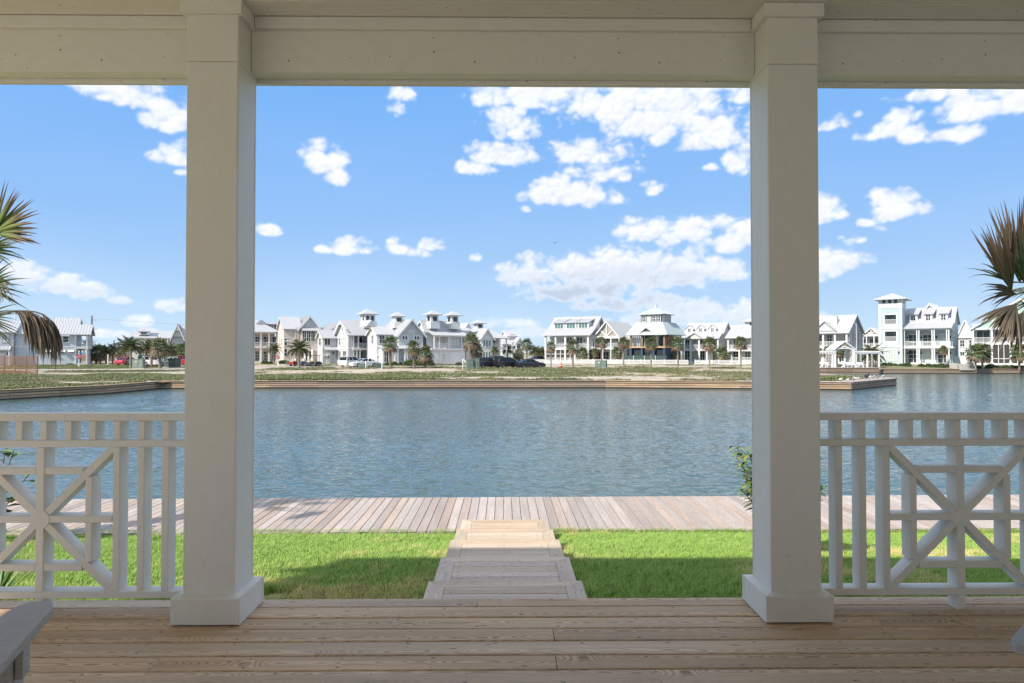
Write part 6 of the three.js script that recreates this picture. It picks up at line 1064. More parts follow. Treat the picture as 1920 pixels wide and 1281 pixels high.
  const B = nearPalm('fan_palm', 'stiff spiky fan palm with dark half-dried fronds beside the porch railing', 1968, 8.9, 545, [
    { hub: [1897, 545], dir: [-0.42, 0.9, 0.2], side: [1, 0.3, 0.5], R: 0.90, spread: 0.26, n: 36, sag: 0.04, w: 0.02, base: [0.035, 0.045, 0.02], tip: [0.11, 0.07, 0.045], fadeA: 0.2, fadeB: 0.75, ruffle: 0.5 },
    { hub: [1912, 530], dir: [-0.12, 1, 0.2], side: [1, 0.1, 0.5], R: 1.02, spread: 0.34, n: 40, sag: 0.04, w: 0.02, base: [0.035, 0.055, 0.02], tip: [0.10, 0.065, 0.04], fadeA: 0.3, fadeB: 0.8, ruffle: 0.4 },
    { hub: [1895, 530], dir: [-0.8, 0.6, 0.1], side: [0.5, 0.8, 0.4], R: 0.58, spread: 0.30, n: 7, sag: 0.5, w: 0.012, base: [0.08, 0.09, 0.045], tip: [0.13, 0.10, 0.065], ruffle: 0.3 },
    { hub: [1905, 552], dir: [-0.98, 0.05, 0.2], side: [0, 1, 0.4], R: 0.55, spread: 0.42, n: 12, sag: 0.7, w: 0.016, base: [0.07, 0.065, 0.04], tip: [0.19, 0.135, 0.09], ruffle: 0.4 },
    { hub: [1905, 570], dir: [-0.66, -0.68, 0.2], side: [0.7, -0.7, 0.4], R: 0.60, spread: 0.6, n: 40, sag: 0.3, w: 0.018, dead: true, base: [0.05, 0.04, 0.025], tip: [0.16, 0.115, 0.07], ruffle: 0.5 },
    { hub: [1918, 585], dir: [-0.3, -0.88, 0.25], side: [1, -0.3, 0.3], R: 0.60, spread: 0.65, n: 40, sag: 0.3, w: 0.018, dead: true, base: [0.045, 0.04, 0.02], tip: [0.13, 0.095, 0.06], ruffle: 0.5 },
    { hub: [1922, 530], dir: [-0.55, 0.75, 0.5], side: [0.8, 0.5, 0.3], R: 0.70, spread: 0.3, n: 12, sag: 0.3, w: 0.017, base: [0.05, 0.09, 0.03], tip: [0.10, 0.11, 0.05], ruffle: 0.3 },
  ], 400, lawnY);
  for (let i = 0; i < 16; i++) { const az = -1.3 + g() * 2.8, el = 1.1 - 1.7 * g(), D = new THREE.Vector3(Math.cos(az) * Math.cos(el), Math.sin(el), Math.sin(az) * Math.cos(el)); const H = B.C.clone().addScaledVector(D, 0.5); frond(B.t, 'frond', B.C.toArray(), H.toArray(), D.toArray(), [-Math.sin(az), 0.1, Math.cos(az)], { seed: 150 + i, R: 0.75, spread: 0.8, n: 20, base: [0.07, 0.09, 0.03], tip: [0.15, 0.10, 0.06], w: 0.019 }); }
}
// ---------------------------------------------------------------- shrubs
function leafGeo(L, w, fold = 0.25) { const pos = [], M = 4; for (let j = 0; j < M; j++) { const f = (t) => w * Math.sin(Math.PI * Math.min(0.98, t * 0.94 + 0.03)), y = (t) => -0.25 * L * t * t; for (const s of [-1, 1]) { const t0 = j / M, t1 = (j + 1) / M, a = [0, y(t0), t0 * L], b = [0, y(t1), t1 * L], c = [s * f(t1), y(t1) + fold * f(t1), t1 * L], d = [s * f(t0), y(t0) + fold * f(t0), t0 * L]; pos.push(...a, ...b, ...c, ...a, ...c, ...d); } } const g = new THREE.BufferGeometry(); g.setAttribute('position', new THREE.Float32BufferAttribute(pos, 3)); g.computeVertexNormals(); return g; }
function shrub(name, label, x, y, z, o) {
  const t = thing(name, label, 'shrub', o.group), g = mulberry(o.seed), pos = [], col = [], stems = [], lg = leafGeo(o.leaf, o.leafW), lp = lg.attributes.position, M = new THREE.Matrix4(), v = new THREE.Vector3(), Q = new THREE.Quaternion();
  t.position.set(x, y, z);
  for (let s = 0; s < o.stems; s++) {
    const a = s * 2.39996 + g(), sp = o.spread * (0.3 + 0.7 * g()), h = o.h * (0.6 + 0.45 * g()), top = [Math.cos(a) * sp, h, Math.sin(a) * sp], mid = [top[0] * 0.35, h * 0.55, top[2] * 0.35];
    stems.push(tube([[Math.cos(a) * 0.03, -0.05, Math.sin(a) * 0.03], mid, top], o.stemR ?? 0.006, 5, 6));
    for (let i = 0; i < o.leaves; i++) {
      const tt = 0.25 + 0.75 * (i + g()) / o.leaves, p = tt < 0.55 ? mid.map((c) => c * tt / 0.55) : mid.map((c, q) => lerp(c, top[q], (tt - 0.55) / 0.45));
      const b = i * 2.39996 + s, up = 0.2 + 0.9 * g() * (tt > 0.85 ? 1.3 : 0.7);
      Q.setFromEuler(new THREE.Euler(-up + 0.4, b, 0, 'YXZ')); const sc = 0.7 + 0.5 * g(); M.compose(v.set(...p), Q, new THREE.Vector3(sc, sc, sc));
      const young = tt > 0.85 ? 1 : 0, k = [lerp(0.085, 0.24, young * g()), lerp(0.13, 0.27, young * 0.8), lerp(0.03, 0.05, young)].map((c) => c * (0.7 + 0.6 * g()));
      for (let q = 0; q < lp.count; q++) { v.fromBufferAttribute(lp, q).applyMatrix4(M); pos.push(v.x, v.y, v.z); col.push(...k); }
    }
  }
  part('stems', merge(stems), mat([0.12, 0.09, 0.05], 0.9), t); part('leaves', coloured(pos, col), o.mat ?? (PALM.shrubLeaf ??= vmat(0.75)), t); return t;
}
{
  let p = at(1462, 900, 7.9); shrub('oleander_shrub', 'leafy green shrub with narrow leaves on the lawn behind the porch column', p.x, lawnY(p.x, p.z), p.z, { seed: 71, stems: 34, spread: 0.52, h: 1.2, leaves: 95, leaf: 0.125, leafW: 0.019, stemR: 0.004 });
  p = at(-12, 900, 9.3); shrub('sea_grape_shrub', 'broad-leaved green shrub seen through the railing at the lawn edge', p.x, lawnY(p.x, p.z), p.z, { seed: 72, stems: 12, spread: 0.5, h: 1.5, leaves: 12, leaf: 0.17, leafW: 0.07 });
  p = at(-20, 1090, 5.2); const t = thing('strap_plant', 'low plant with long strap leaves just outside the railing', 'plant'), L = []; const g = mulberry(8); for (let i = 0; i < 26; i++) { const a = g() * 6.28, l = 0.35 + 0.25 * g(), h = 0.25 + 0.2 * g(), q = leafGeo(l, 0.012, 0.3); q.rotateX(-0.7 - 0.5 * g()); q.rotateY(a); L.push(q); } part('leaves', merge(L), mat([0.09, 0.19, 0.04], 0.5, { side: THREE.DoubleSide }), t); t.position.set(p.x + 0.05, lawnY(p.x, p.z), p.z);
}
{ // low planting in front of the right-hand houses and hedges on the left
  const small = 'small round shrub planted at the foot of the pale blue house', g2 = 'small foundation shrubs';
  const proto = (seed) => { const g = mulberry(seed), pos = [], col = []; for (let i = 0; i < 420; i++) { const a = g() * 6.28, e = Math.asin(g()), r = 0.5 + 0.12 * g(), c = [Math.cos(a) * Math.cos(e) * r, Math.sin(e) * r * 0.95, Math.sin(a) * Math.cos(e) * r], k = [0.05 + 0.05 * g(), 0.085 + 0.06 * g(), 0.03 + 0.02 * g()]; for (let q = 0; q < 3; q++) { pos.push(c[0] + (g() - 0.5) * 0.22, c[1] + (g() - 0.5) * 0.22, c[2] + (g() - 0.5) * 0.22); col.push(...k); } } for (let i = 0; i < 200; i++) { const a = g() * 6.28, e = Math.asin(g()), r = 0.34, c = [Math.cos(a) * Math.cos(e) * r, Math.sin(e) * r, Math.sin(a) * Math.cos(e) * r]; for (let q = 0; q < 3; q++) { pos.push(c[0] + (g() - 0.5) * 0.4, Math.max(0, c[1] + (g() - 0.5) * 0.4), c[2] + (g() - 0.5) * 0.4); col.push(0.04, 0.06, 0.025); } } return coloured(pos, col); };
  const gs = [proto(1), proto(2)], lm = vmat(0.8);
  const put = (px, d, s, label, grp, sy = 1) => { const P = at(px, 660, d), m = single('round_shrub', gs[Math.floor(px) % 2], lm, label, 'shrub', grp); m.position.set(P.x, bankY(P.x, P.z) - 0.02, P.z); m.scale.set(s, s * sy, s); m.rotation.y = px; };
  for (const px of [1658, 1668, 1678, 1690, 1695, 1701, 1727, 1741, 1753, 1764, 1775, 1787, 1793, 1799]) put(px, 120.5 - (px - 1650) * 0.03, rr(0.7, 1.3), small, g2);
  for (const px of [1835, 1857, 1868, 1884, 1897, 1911]) put(px, 115, rr(0.9, 1.4), 'small round shrub along the screened porch of the mint house', g2);
  for (const px of [766, 771, 778, 785, 790, 801, 804]) put(px, 121, rr(1.5, 2.0), 'dark hedge shrub below the low porch', 'hedge by the low porch', 1.1);
  for (const [px, d] of [[727, 122], [739, 122], [751, 122], [860, 124], [497, 139], [508, 140], [527, 140], [533, 141]]) put(px, d, rr(0.9, 1.3), 'small shrub at the foot of the left row of houses', g2);
  for (const px of [94, 100, 106, 113, 120, 128, 134]) put(px, 130.8, rr(0.6, 0.9), 'small shrub along the long pale blue-grey house', g2, 0.7);
  for (const [px, d] of [[1102, 143], [1277, 140], [1345, 140], [1348, 139], [1360, 138], [965, 150], [963, 149]]) put(px, d, rr(1.0, 1.5), 'shrub behind the white picket fence', g2);
}
// ---------------------------------------------------------------- meadow growth
{
  const gm = new THREE.MeshStandardMaterial({ color: 0xffffff, roughness: 0.85, side: THREE.DoubleSide }), list = [], fl = [];
  for (let i = 0; i < 150000 && list.length < 62000; i++) {
    const lf = rnd() < 0.12, d = lf ? rr(46, 68) : lerp(63, 128, Math.pow(rnd(), 1.7)), x = lf ? -rr(0.52, 0.82) * d : rr(-0.78, 0.80) * d, z = -d; if (lakeSd(x, z) < (x > 21 ? 2.5 : 0.5)) continue; if (x > 43 && d > 66) continue; if (roadAt(x, z)) continue;
    const k = meadowKind(x, z); if (k < 0.43 + 0.12 * rnd()) continue;
    const lush = sstep(0.45, 0.62, k + 0.1 * (rnd() - 0.5)), v = rr(0.7, 1.3), s = rr(0.6, 1.3) * (0.6 + 0.8 * lush) * (d < 75 ? 1.15 : 0.85);
    list.push([x, bankY(x, z) - 0.02, z, s, s * (x < -30 ? 0.5 : 0.8), [lerp(0.29, 0.165, lush) * v, lerp(0.25, 0.19, lush) * v, lerp(0.15, 0.08, lush) * v]]);
    if (x > -32 && x < 27 && rnd() < 0.05 * sstep(0.4, 0.6, fbm(x * 0.2 + 70, z * 0.3, 2))) fl.push([x, bankY(x, z) + rr(0.05, 0.18), z, rr(0.6, 1.3), 1, [0.75, 0.74, 0.70]]);
  }
  scatter('meadow_plants', bladeTuft(14, 0.26, 0.022, 0.24, 21), gm, list, 'low wild grass and ground cover on the meadow across the lake', 'ground cover');
  const f = new THREE.IcosahedronGeometry(0.07, 0); f.scale(1, 0.6, 1); scatter('meadow_flowers', f, gm, fl, 'tiny white flowers scattered over the meadow', 'flowers');
}
console.log('plants done');

// ---------------------------------------------------------------- vehicles
const rubber = mat([0.015, 0.015, 0.016], 0.85), rimM = mat([0.45, 0.45, 0.46], 0.35, { metalness: 0.6 }), carGlass = new THREE.MeshPhysicalMaterial({ color: lrgb(0.015, 0.02, 0.022), roughness: 0.05 }), tailM = mat([0.35, 0.015, 0.012], 0.3), headM = mat([0.7, 0.72, 0.74], 0.15), blackTrim = mat([0.02, 0.02, 0.02], 0.6);
const wheelGeo = (r) => { const t = new THREE.LatheGeometry([[r * 0.6, -0.11], [r * 0.92, -0.12], [r, -0.08], [r, 0.08], [r * 0.92, 0.12], [r * 0.6, 0.11]].map(([a, b]) => new THREE.Vector2(a, b)), 20); t.rotateX(Math.PI / 2); const k = [cyl(r * 0.62, r * 0.62, 0.16, 18, 0, -0.08, 0).rotateX(Math.PI / 2)]; for (let i = 0; i < 5; i++) k.push(box(-0.035, 0.035, 0, r * 0.58, -0.1, 0.1).rotateZ(i * 1.2566)); return [t, merge(k)]; };
const PROFILES = {
  suv: { L: 4.7, w: 1.86, lower: [[-2.3, 0.34], [-2.36, 0.6], [-2.32, 1.02], [0.85, 1.05], [1.85, 0.98], [2.25, 0.82], [2.34, 0.55], [2.28, 0.32]], cab: [[-2.26, 1.0], [-2.02, 1.58], [-1.5, 1.70], [0.1, 1.68], [0.95, 1.03]], r: 0.36, ax: 1.42 },
  sedan: { L: 4.7, w: 1.82, lower: [[-2.3, 0.32], [-2.35, 0.6], [-2.28, 0.92], [-1.4, 0.95], [0.95, 0.95], [1.95, 0.84], [2.3, 0.66], [2.34, 0.45], [2.26, 0.3]], cab: [[-1.85, 0.92], [-1.1, 1.38], [-0.6, 1.44], [0.25, 1.42], [1.1, 0.93]], r: 0.33, ax: 1.38 },
  truck: { L: 5.6, w: 1.98, lower: [[-2.8, 0.45], [-2.82, 1.05], [-0.72, 1.08], [0.95, 1.12], [2.3, 1.08], [2.7, 0.95], [2.74, 0.5], [2.6, 0.4]], cab: [[-0.78, 1.05], [-0.72, 1.75], [-0.4, 1.85], [0.6, 1.83], [1.25, 1.1]], r: 0.4, ax: 1.75 },
};
function car(kind, colour, px, d, yaw, label, group = 'parked cars') {
  const K = PROFILES[kind], P = at(px, 660, d), t = thing('parked_car', label, 'car', group); t.position.set(P.x, bankY(P.x, P.z) + (roadAt(P.x, P.z) ? 0.035 : 0.0), P.z); t.rotation.y = yaw * RAD;
  const paint = new THREE.MeshPhysicalMaterial({ color: lrgb(...colour), roughness: 0.4, clearcoat: 1, clearcoatRoughness: 0.08 }), w = K.w / 2;
  const ext = (pts, hw, b) => { const g = new THREE.ExtrudeGeometry(new THREE.Shape(pts.map(([x, y]) => new THREE.Vector2(x, y))), { depth: 2 * hw - 2 * b, bevelEnabled: true, bevelSize: b * 0.7, bevelThickness: b, bevelSegments: 2 }); g.translate(0, 0, -hw + b); return g; };
  part('body', ext(K.lower, w, 0.1), paint, t);
  const cab = K.cab, inset = cab.map(([x, y]) => [x, y]);
  // tapering glasshouse
  const gh = ext(inset, w - 0.08, 0.08), p = gh.attributes.position, y0 = cab[0][1], y1 = Math.max(...cab.map((q) => q[1])); for (let i = 0; i < p.count; i++) { const tt = clamp((p.getY(i) - y0) / (y1 - y0), 0, 1); p.setZ(i, p.getZ(i) * (1 - 0.16 * tt)); } gh.computeVertexNormals(); part('windows', gh, carGlass, t);
  const rz = (w - 0.08) * 0.86, xs = cab.filter((q) => q[1] > y1 - 0.2).map((q) => q[0]), x0 = Math.min(...xs), x1 = Math.max(...xs), rf = part('roof', cboxAt(x0 - 0.05, x1 + 0.05, y1 - 0.03, y1 + 0.05, -rz, rz, 0.03), paint, t);
  const pil = []; for (const s of [-1, 1]) { const A = cab[0], B = cab[1], C = cab[cab.length - 2], D = cab[cab.length - 1]; for (const [q, r2] of [[A, B], [C, D], [[lerp(A[0], D[0], 0.52), y0], [lerp(B[0], C[0], 0.5), y1]], [[lerp(A[0], D[0], 0.24), y0], [lerp(B[0], C[0], 0.1), y1]]]) pil.push(bar([q[0], q[1], s * (w - 0.09) * (q[1] > y0 + 0.3 ? 0.86 : 1)], [r2[0], r2[1], s * (w - 0.09) * (r2[1] > y0 + 0.3 ? 0.86 : 1)], 0.07, 0.10)); } part('pillars', merge(pil), paint, t);
  const [tg, rg] = PROFILES['w' + kind] ??= wheelGeo(K.r); for (const sx of [-1, 1]) for (const sz of [-1, 1]) { const wl = part('wheel', tg, rubber, t); wl.position.set(sx * K.ax, K.r, sz * (w - 0.1)); part('rim', rg, rimM, wl); const ar = new THREE.TorusGeometry(K.r * 1.08, 0.05, 5, 16, Math.PI); ar.translate(sx * K.ax, K.r, sz * (w - 0.02)); part('wheel_arch', ar, blackTrim, t); }
  const fx = K.L / 2 - 0.08, bh = K.lower[2][1]; for (const s of [-1, 1]) { part('headlight', cboxAt(fx - 0.22, fx + 0.06, bh - 0.28, bh - 0.12, s * (w - 0.2) - 0.2, s * (w - 0.2) + 0.18, 0.03), headM, t); part('taillight', cboxAt(-fx - 0.07, -fx + 0.14, bh - 0.3, bh + (kind === 'suv' ? 0.1 : -0.05), s * (w - 0.2) - 0.14, s * (w - 0.2) + 0.18, 0.03), tailM, t); part('wing_mirror', cboxAt(cab[cab.length - 1][0] - 0.25, cab[cab.length - 1][0] - 0.08, y0 + 0.02, y0 + 0.2, s * (w + 0.08) - 0.1, s * (w + 0.08) + 0.1, 0.03), paint, t); }
  part('bumper', cboxAt(-fx - 0.1, -fx + 0.2, 0.32, 0.55, -w + 0.12, w - 0.12, 0.03), blackTrim, t); part('number_plate', box(-fx - 0.112, -fx - 0.104, 0.62, 0.74, -0.16, 0.16), headM, t);
  return t;
}
car('suv', [0.012, 0.014, 0.03], 913, 111, 38, 'dark navy car parked next to the green utility cabinets');
car('suv', [0.012, 0.013, 0.018], 953, 111, 32, 'black car parked between the dark navy car and the low dark one');
car('sedan', [0.012, 0.013, 0.022], 994, 110, 22, 'low dark car parked at the end of the row, beside the orange barrel');
car('suv', [0.10, 0.13, 0.17], 940, 124, 15, 'grey-blue vehicle parked behind the row of dark cars');
car('suv', [0.75, 0.75, 0.75], 660, 116, 62, 'white car seen from behind, parked below the corner balcony');
car('sedan', [0.74, 0.75, 0.76], 683, 114, 215, 'white car parked nose out beside the other white one');
car('suv', [0.72, 0.73, 0.75], 293, 121, 0, 'white car parked between the palm trunks', 'parked cars');
car('truck', [0.42, 0.03, 0.035], 345, 121, 5, 'red pickup truck by the dark green cabinet');
car('sedan', [0.45, 0.02, 0.06], 240, 126, 80, 'red car half hidden by the palm trunk and green cabinet');
car('sedan', [0.03, 0.04, 0.08], 1011, 152, 30, 'dark blue car under the far palms at the street end');
car('truck', [0.05, 0.06, 0.07], 272, 124, 70, 'dark vehicle parked behind the pale green cabinet');
car('sedan', [0.7, 0.7, 0.7], 331, 128, 10, 'white car behind the red pickup truck');
function golfCart(px, d, yaw, colour, label) {
  const P = at(px, 660, d), t = thing('golf_cart', label, 'golf cart', 'golf carts in a row'); t.position.set(P.x, bankY(P.x, P.z) + 0.03, P.z); t.rotation.y = yaw * RAD; const paint = new THREE.MeshPhysicalMaterial({ color: lrgb(...colour), roughness: 0.35, clearcoat: 1 });
  part('body', merge([prism([[-1.15, 0.35], [-1.2, 0.75], [-0.3, 0.8], [-0.25, 0.45], [0.55, 0.42], [0.65, 0.85], [0.95, 0.8], [1.25, 0.6], [1.25, 0.35]], -0.55, 0.55)]), paint, t);
  part('seat', merge([box(-0.45, 0.05, 0.82, 0.95, -0.5, 0.5), box(-0.55, -0.42, 0.9, 1.35, -0.5, 0.5), box(-1.15, -0.75, 0.8, 0.92, -0.5, 0.5)]), mat([0.55, 0.50, 0.42], 0.6), t);
  part('canopy', cboxAt(-1.2, 0.95, 1.86, 1.93, -0.6, 0.6, 0.03), blackTrim, t); for (const [x, z] of [[-1.1, -0.52], [-1.1, 0.52], [0.72, -0.52], [0.72, 0.52]]) part('roof_post', bar([x, 0.75, z], [x - 0.05, 1.88, z], 0.04, 0.04, new THREE.Vector3(1, 0, 0)), blackTrim, t);
  part('windscreen', box(0.7, 0.715, 0.85, 1.85, -0.48, 0.48), new THREE.MeshPhysicalMaterial({ color: 0xffffff, transmission: 1, roughness: 0.02, thickness: 0 }), t); part('steering_wheel', new THREE.TorusGeometry(0.17, 0.02, 6, 14).rotateY(1.2).translate(0.4, 1.1, -0.25), blackTrim, t);
  const [tg, rg] = PROFILES.wc ??= wheelGeo(0.28); for (const sx of [-0.8, 0.82]) for (const sz of [-1, 1]) { const w = part('wheel', tg, rubber, t); w.position.set(sx, 0.28, sz * 0.5); part('rim', rg, rimM, w); } for (const s of [-1, 1]) part('taillight', box(-1.225, -1.2, 0.62, 0.72, s * 0.4 - 0.08, s * 0.4 + 0.08), tailM, t);
}
golfCart(556, 120, 58, [0.40, 0.03, 0.02], 'red golf cart with a black canopy, beside the thick palm trunk');
golfCart(572, 119, 52, [0.08, 0.20, 0.42], 'blue golf cart with a black canopy, in the middle of the row');
golfCart(589, 118, 50, [0.05, 0.05, 0.06], 'black golf cart with a black canopy, nearest the carriage house');
// ---------------------------------------------------------------- street furniture
const boxGreen = mat([0.16, 0.21, 0.175], 0.6), boxDark = mat([0.065, 0.10, 0.085], 0.6), boxPale = mat([0.26, 0.31, 0.25], 0.6), concrete = mat([0.45, 0.43, 0.40], 0.95), stickerM = mat([0.75, 0.72, 0.68], 0.6);
function cabinet(px, d, w, h, dep, yaw, m, label, o = {}) {
  const P = at(px, 660, d), t = thing('utility_cabinet', label, 'cabinet', 'green utility cabinets'); t.position.set(P.x, bankY(P.x, P.z), P.z); t.rotation.y = yaw * RAD;
  part('pad', box(-w / 2 - 0.12, w / 2 + 0.12, -0.05, 0.12, -dep - 0.12, 0.12), concrete, t); part('housing', merge([cboxAt(-w / 2, w / 2, 0.122, h - 0.06, -dep, 0, 0.02), cboxAt(-w / 2 - 0.05, w / 2 + 0.05, h - 0.06, h + 0.02, -dep - 0.05, 0.05, 0.02)]), m, t);
  part('door_panel', merge([cboxAt(-w / 2 + 0.05, -0.015, 0.2, h - 0.14, 0.001, 0.03, 0.008), cboxAt(0.015, w / 2 - 0.05, 0.2, h - 0.14, 0.001, 0.03, 0.008)]), m, t); part('handle', box(0.05, 0.1, h * 0.45, h * 0.6, 0.031, 0.07), blackTrim, t);
  if (o.sticker) part('warning_sticker', box(-w * 0.22, -w * 0.22 + 0.22, h * 0.66, h * 0.66 + 0.2, 0.031, 0.035), stickerM, t);
  return t;
}
cabinet(258, 109, 1.55, 1.5, 1.3, 12, boxPale, 'pale green cabinet with a white sticker beside the date palm trunk', { sticker: true });
cabinet(318, 113, 2.2, 1.45, 1.3, -14, boxDark, 'wide dark green cabinet beside the red pickup truck', { sticker: true });
cabinet(542, 126, 1.4, 0.75, 0.9, 0, boxDark, 'low dark green cabinet beside the golf carts');
cabinet(678, 107.5, 0.95, 0.75, 0.8, 6, boxGreen, 'small green cabinet in front of the white cars');
cabinet(709, 108, 0.9, 0.85, 0.8, -8, boxDark, 'small dark green cabinet in front of the garage');
cabinet(881, 105.5, 1.05, 1.55, 0.9, 14, boxGreen, 'green cabinet with a flat lid beside the parked dark cars');
cabinet(895, 106, 0.7, 1.75, 0.6, 10, boxGreen, 'tall narrow green cabinet beside the dark navy car');
cabinet(1126, 110, 1.75, 1.25, 1.3, -18, boxGreen, 'green cabinet with a white sticker alone in the meadow', { sticker: true });
{ // ramp-like white barrier beside the cabinets
  const P = at(871, 660, 106), t = thing('white_barrier', 'small white sloping handrail beside the green cabinets', 'handrail'); t.position.set(P.x, bankY(P.x, P.z), P.z); part('rail', bar([-0.3, 1.6, 0], [0.35, 1.0, 0], 0.08, 0.16), HM.trim, t); part('post', box(-0.34, -0.24, 0, 1.6, -0.05, 0.05), HM.trim, t); part('post', box(0.28, 0.38, 0, 1.1, -0.05, 0.05), HM.trim, t);
}
for (const [px, d, l] of [[686, 107.5, 'short white post beside the small green cabinet'], [716, 107, 'white post beside the small dark green cabinet'], [217.5, 128, 'white gate post near the dune fence'], [202.5, 128, 'taller white gate post near the dune fence']]) { const P = at(px, 660, d), t = thing('white_post', l, 'post'); t.position.set(P.x, bankY(P.x, P.z), P.z); const hh = px === 202.5 ? 1.9 : 1.15; part('shaft', box(-0.07, 0.07, 0, hh, -0.07, 0.07), HM.trim, t); part('cap', new THREE.ConeGeometry(0.13, 0.12, 4).rotateY(Math.PI / 4).translate(0, hh + 0.06, 0), HM.trim, t); }
// stop signs on white posts
function lettering(text, W, H, fg, bg, size) { const c = document.createElement('canvas'); c.width = W; c.height = H; const x = c.getContext('2d'); x.fillStyle = bg; x.fillRect(0, 0, W, H); x.fillStyle = fg; x.font = `bold ${size}px sans-serif`; x.textAlign = 'center'; x.textBaseline = 'middle'; x.fillText(text, W / 2, H / 2); const t = new THREE.CanvasTexture(c); t.colorSpace = THREE.SRGBColorSpace; return t; }
const stopTex = lettering('STOP', 256, 256, '#f2f2f2', '#b01420', 84);
function stopSign(px, d, h, label, street) {
  const P = at(px, 660, d), t = thing('stop_sign', label, 'stop sign', 'stop signs'); t.position.set(P.x, bankY(P.x, P.z), P.z); t.rotation.y = Math.atan2(-P.x, -P.z) * 0.6 ; if (t.rotation.y > 1) t.rotation.y = 0.3;
  part('post', merge([box(-0.075, 0.075, 0, h, -0.075, 0.075), box(-0.13, 0.13, 0, 0.5, -0.13, 0.13), box(-0.1, 0.1, h - 0.25, h, -0.1, 0.1)]), HM.trim, t);
  const o = new THREE.CylinderGeometry(0.38, 0.38, 0.03, 8); o.rotateY(Math.PI / 8); o.rotateX(Math.PI / 2); const rim = part('sign_rim', o, HM.trim, t); rim.position.set(0, h * 0.62, 0.1);
  const f = new THREE.CircleGeometry(0.355, 8); f.rotateZ(Math.PI / 8); const face = part('sign_face', f, new THREE.MeshStandardMaterial({ map: stopTex, roughness: 0.45 }), t); face.position.set(0, h * 0.62, 0.118);
  if (street) part('street_sign', box(0.1, 1.0, h * 0.8, h * 0.8 + 0.2, -0.02, 0.02), mat([0.06, 0.16, 0.42], 0.5), t);
}
stopSign(148, 118, 2.75, 'red stop sign with a blue street sign, by the long blue-grey house', true);
stopSign(521.5, 122, 2.5, 'red stop sign on a white post by the cream house', false);
{ // utility poles and street lamps
  const wood = mat([0.17, 0.14, 0.12], 0.95);
  for (const [px, d, top, l] of [[171.5, 150, 592, 'tall grey utility pole behind the corner porch'], [213.5, 185, 638, 'distant grey utility pole among the palms']]) {
    const P = at(px, 660, d), gy = bankY(P.x, P.z), h = at(px, top, d).y - gy, t = thing('utility_pole', l, 'utility pole'); t.position.set(P.x, gy, P.z); part('pole', cyl(0.2, 0.14, h, 10), wood, t);
    if (top < 600) for (const y of [h - 1.0, h - 3.0]) { part('crossarm', box(-0.2, 1.1, y, y + 0.08, -0.05, 0.05), wood, t); for (const x of [0.5, 0.95]) part('insulator', cyl(0.05, 0.05, 0.25, 6, x, y + 0.08, 0), HM.sash, t); part('wire', tube([[0.9, h - 0.7, 0], [30, h - 2.4, -4], [70, h - 2.5, -8]], 0.012, 4, 12), blackTrim, t); }
  }
  const lampPost = (px, d, top, dir, l) => { const P = at(px, 660, d), gy = bankY(P.x, P.z), h = at(px, top, d).y - gy, t = thing('street_lamp', l, 'street lamp'); t.position.set(P.x, gy, P.z); part('pole', cyl(0.07, 0.045, h, 8), HM.sash, t); part('arm', tube([[0, h - 0.05, 0], [dir * 0.5, h + 0.2, 0], [dir * 1.1, h + 0.18, 0]], 0.035, 6, 8), HM.sash, t); part('lamp_head', cboxAt(Math.min(dir * 1.0, dir * 1.55), Math.max(dir * 1.0, dir * 1.55), h + 0.1, h + 0.22, -0.1, 0.1, 0.03), HM.sash, t); };
  lampPost(551, 123, 641, -1, 'thin grey street lamp above the golf carts'); lampPost(1606, 120, 607, -1, 'thin grey street lamp in front of the grey-white gable');
}
{ // orange barrel
  const P = at(1051.5, 660, 110), t = thing('traffic_barrel', 'orange traffic barrel standing in the meadow', 'barrel'); t.position.set(P.x, bankY(P.x, P.z), P.z); const or = mat([0.62, 0.13, 0.04], 0.6), wh = mat([0.75, 0.72, 0.68], 0.5);
  part('drum', new THREE.LatheGeometry([[0, 0.08], [0.29, 0.08], [0.28, 0.35], [0.25, 0.36], [0.24, 0.62], [0.21, 0.63], [0.2, 0.88], [0.14, 0.92], [0, 0.92]].map(([a, b]) => new THREE.Vector2(a, b)), 16), or, t); part('base', cyl(0.42, 0.38, 0.09, 16, 0, -0.01, 0), rubber, t); for (const y of [0.4, 0.66]) part('reflective_band', cyl(y > 0.5 ? 0.222 : 0.255, y > 0.5 ? 0.212 : 0.25, 0.1, 16, 0, y, 0), wh, t);
}
// fences: every panel a part
function fence(name, label, pts, o) {
  const t = thing(name, label, 'fence');
  for (let i = 0; i + 1 < pts.length; i++) {
    const [ax, az] = pts[i], [bx, bz] = pts[i + 1], L = Math.hypot(bx - ax, bz - az), n = Math.max(1, Math.round(L / o.panel)), ang = Math.atan2(-(bz - az), bx - ax);
    for (let k = 0; k < n; k++) {
      const l = L / n, f = (k + 0.5) / n, x = lerp(ax, bx, f), z = lerp(az, bz, f), key = name + l.toFixed(2), g = (o.cache ??= {})[key] ??= o.make(l), m = part('fence_panel', g, o.mat, t); m.position.set(x, bankY(x, z) + (o.y ?? 0), z); m.rotation.y = ang;
      const px = lerp(ax, bx, k / n), pz = lerp(az, bz, k / n), q = part('fence_post', o.cache.post ??= box(-o.pw / 2, o.pw / 2, -0.1, o.ph, -o.pw / 2, o.pw / 2), o.postMat ?? o.mat, t); q.position.set(px, bankY(px, pz) + (o.y ?? 0), pz); q.rotation.y = ang;
    }
  }
  return t;
}
const W = (px, d) => { const p = at(px, 660, d); return [p.x, p.z]; };
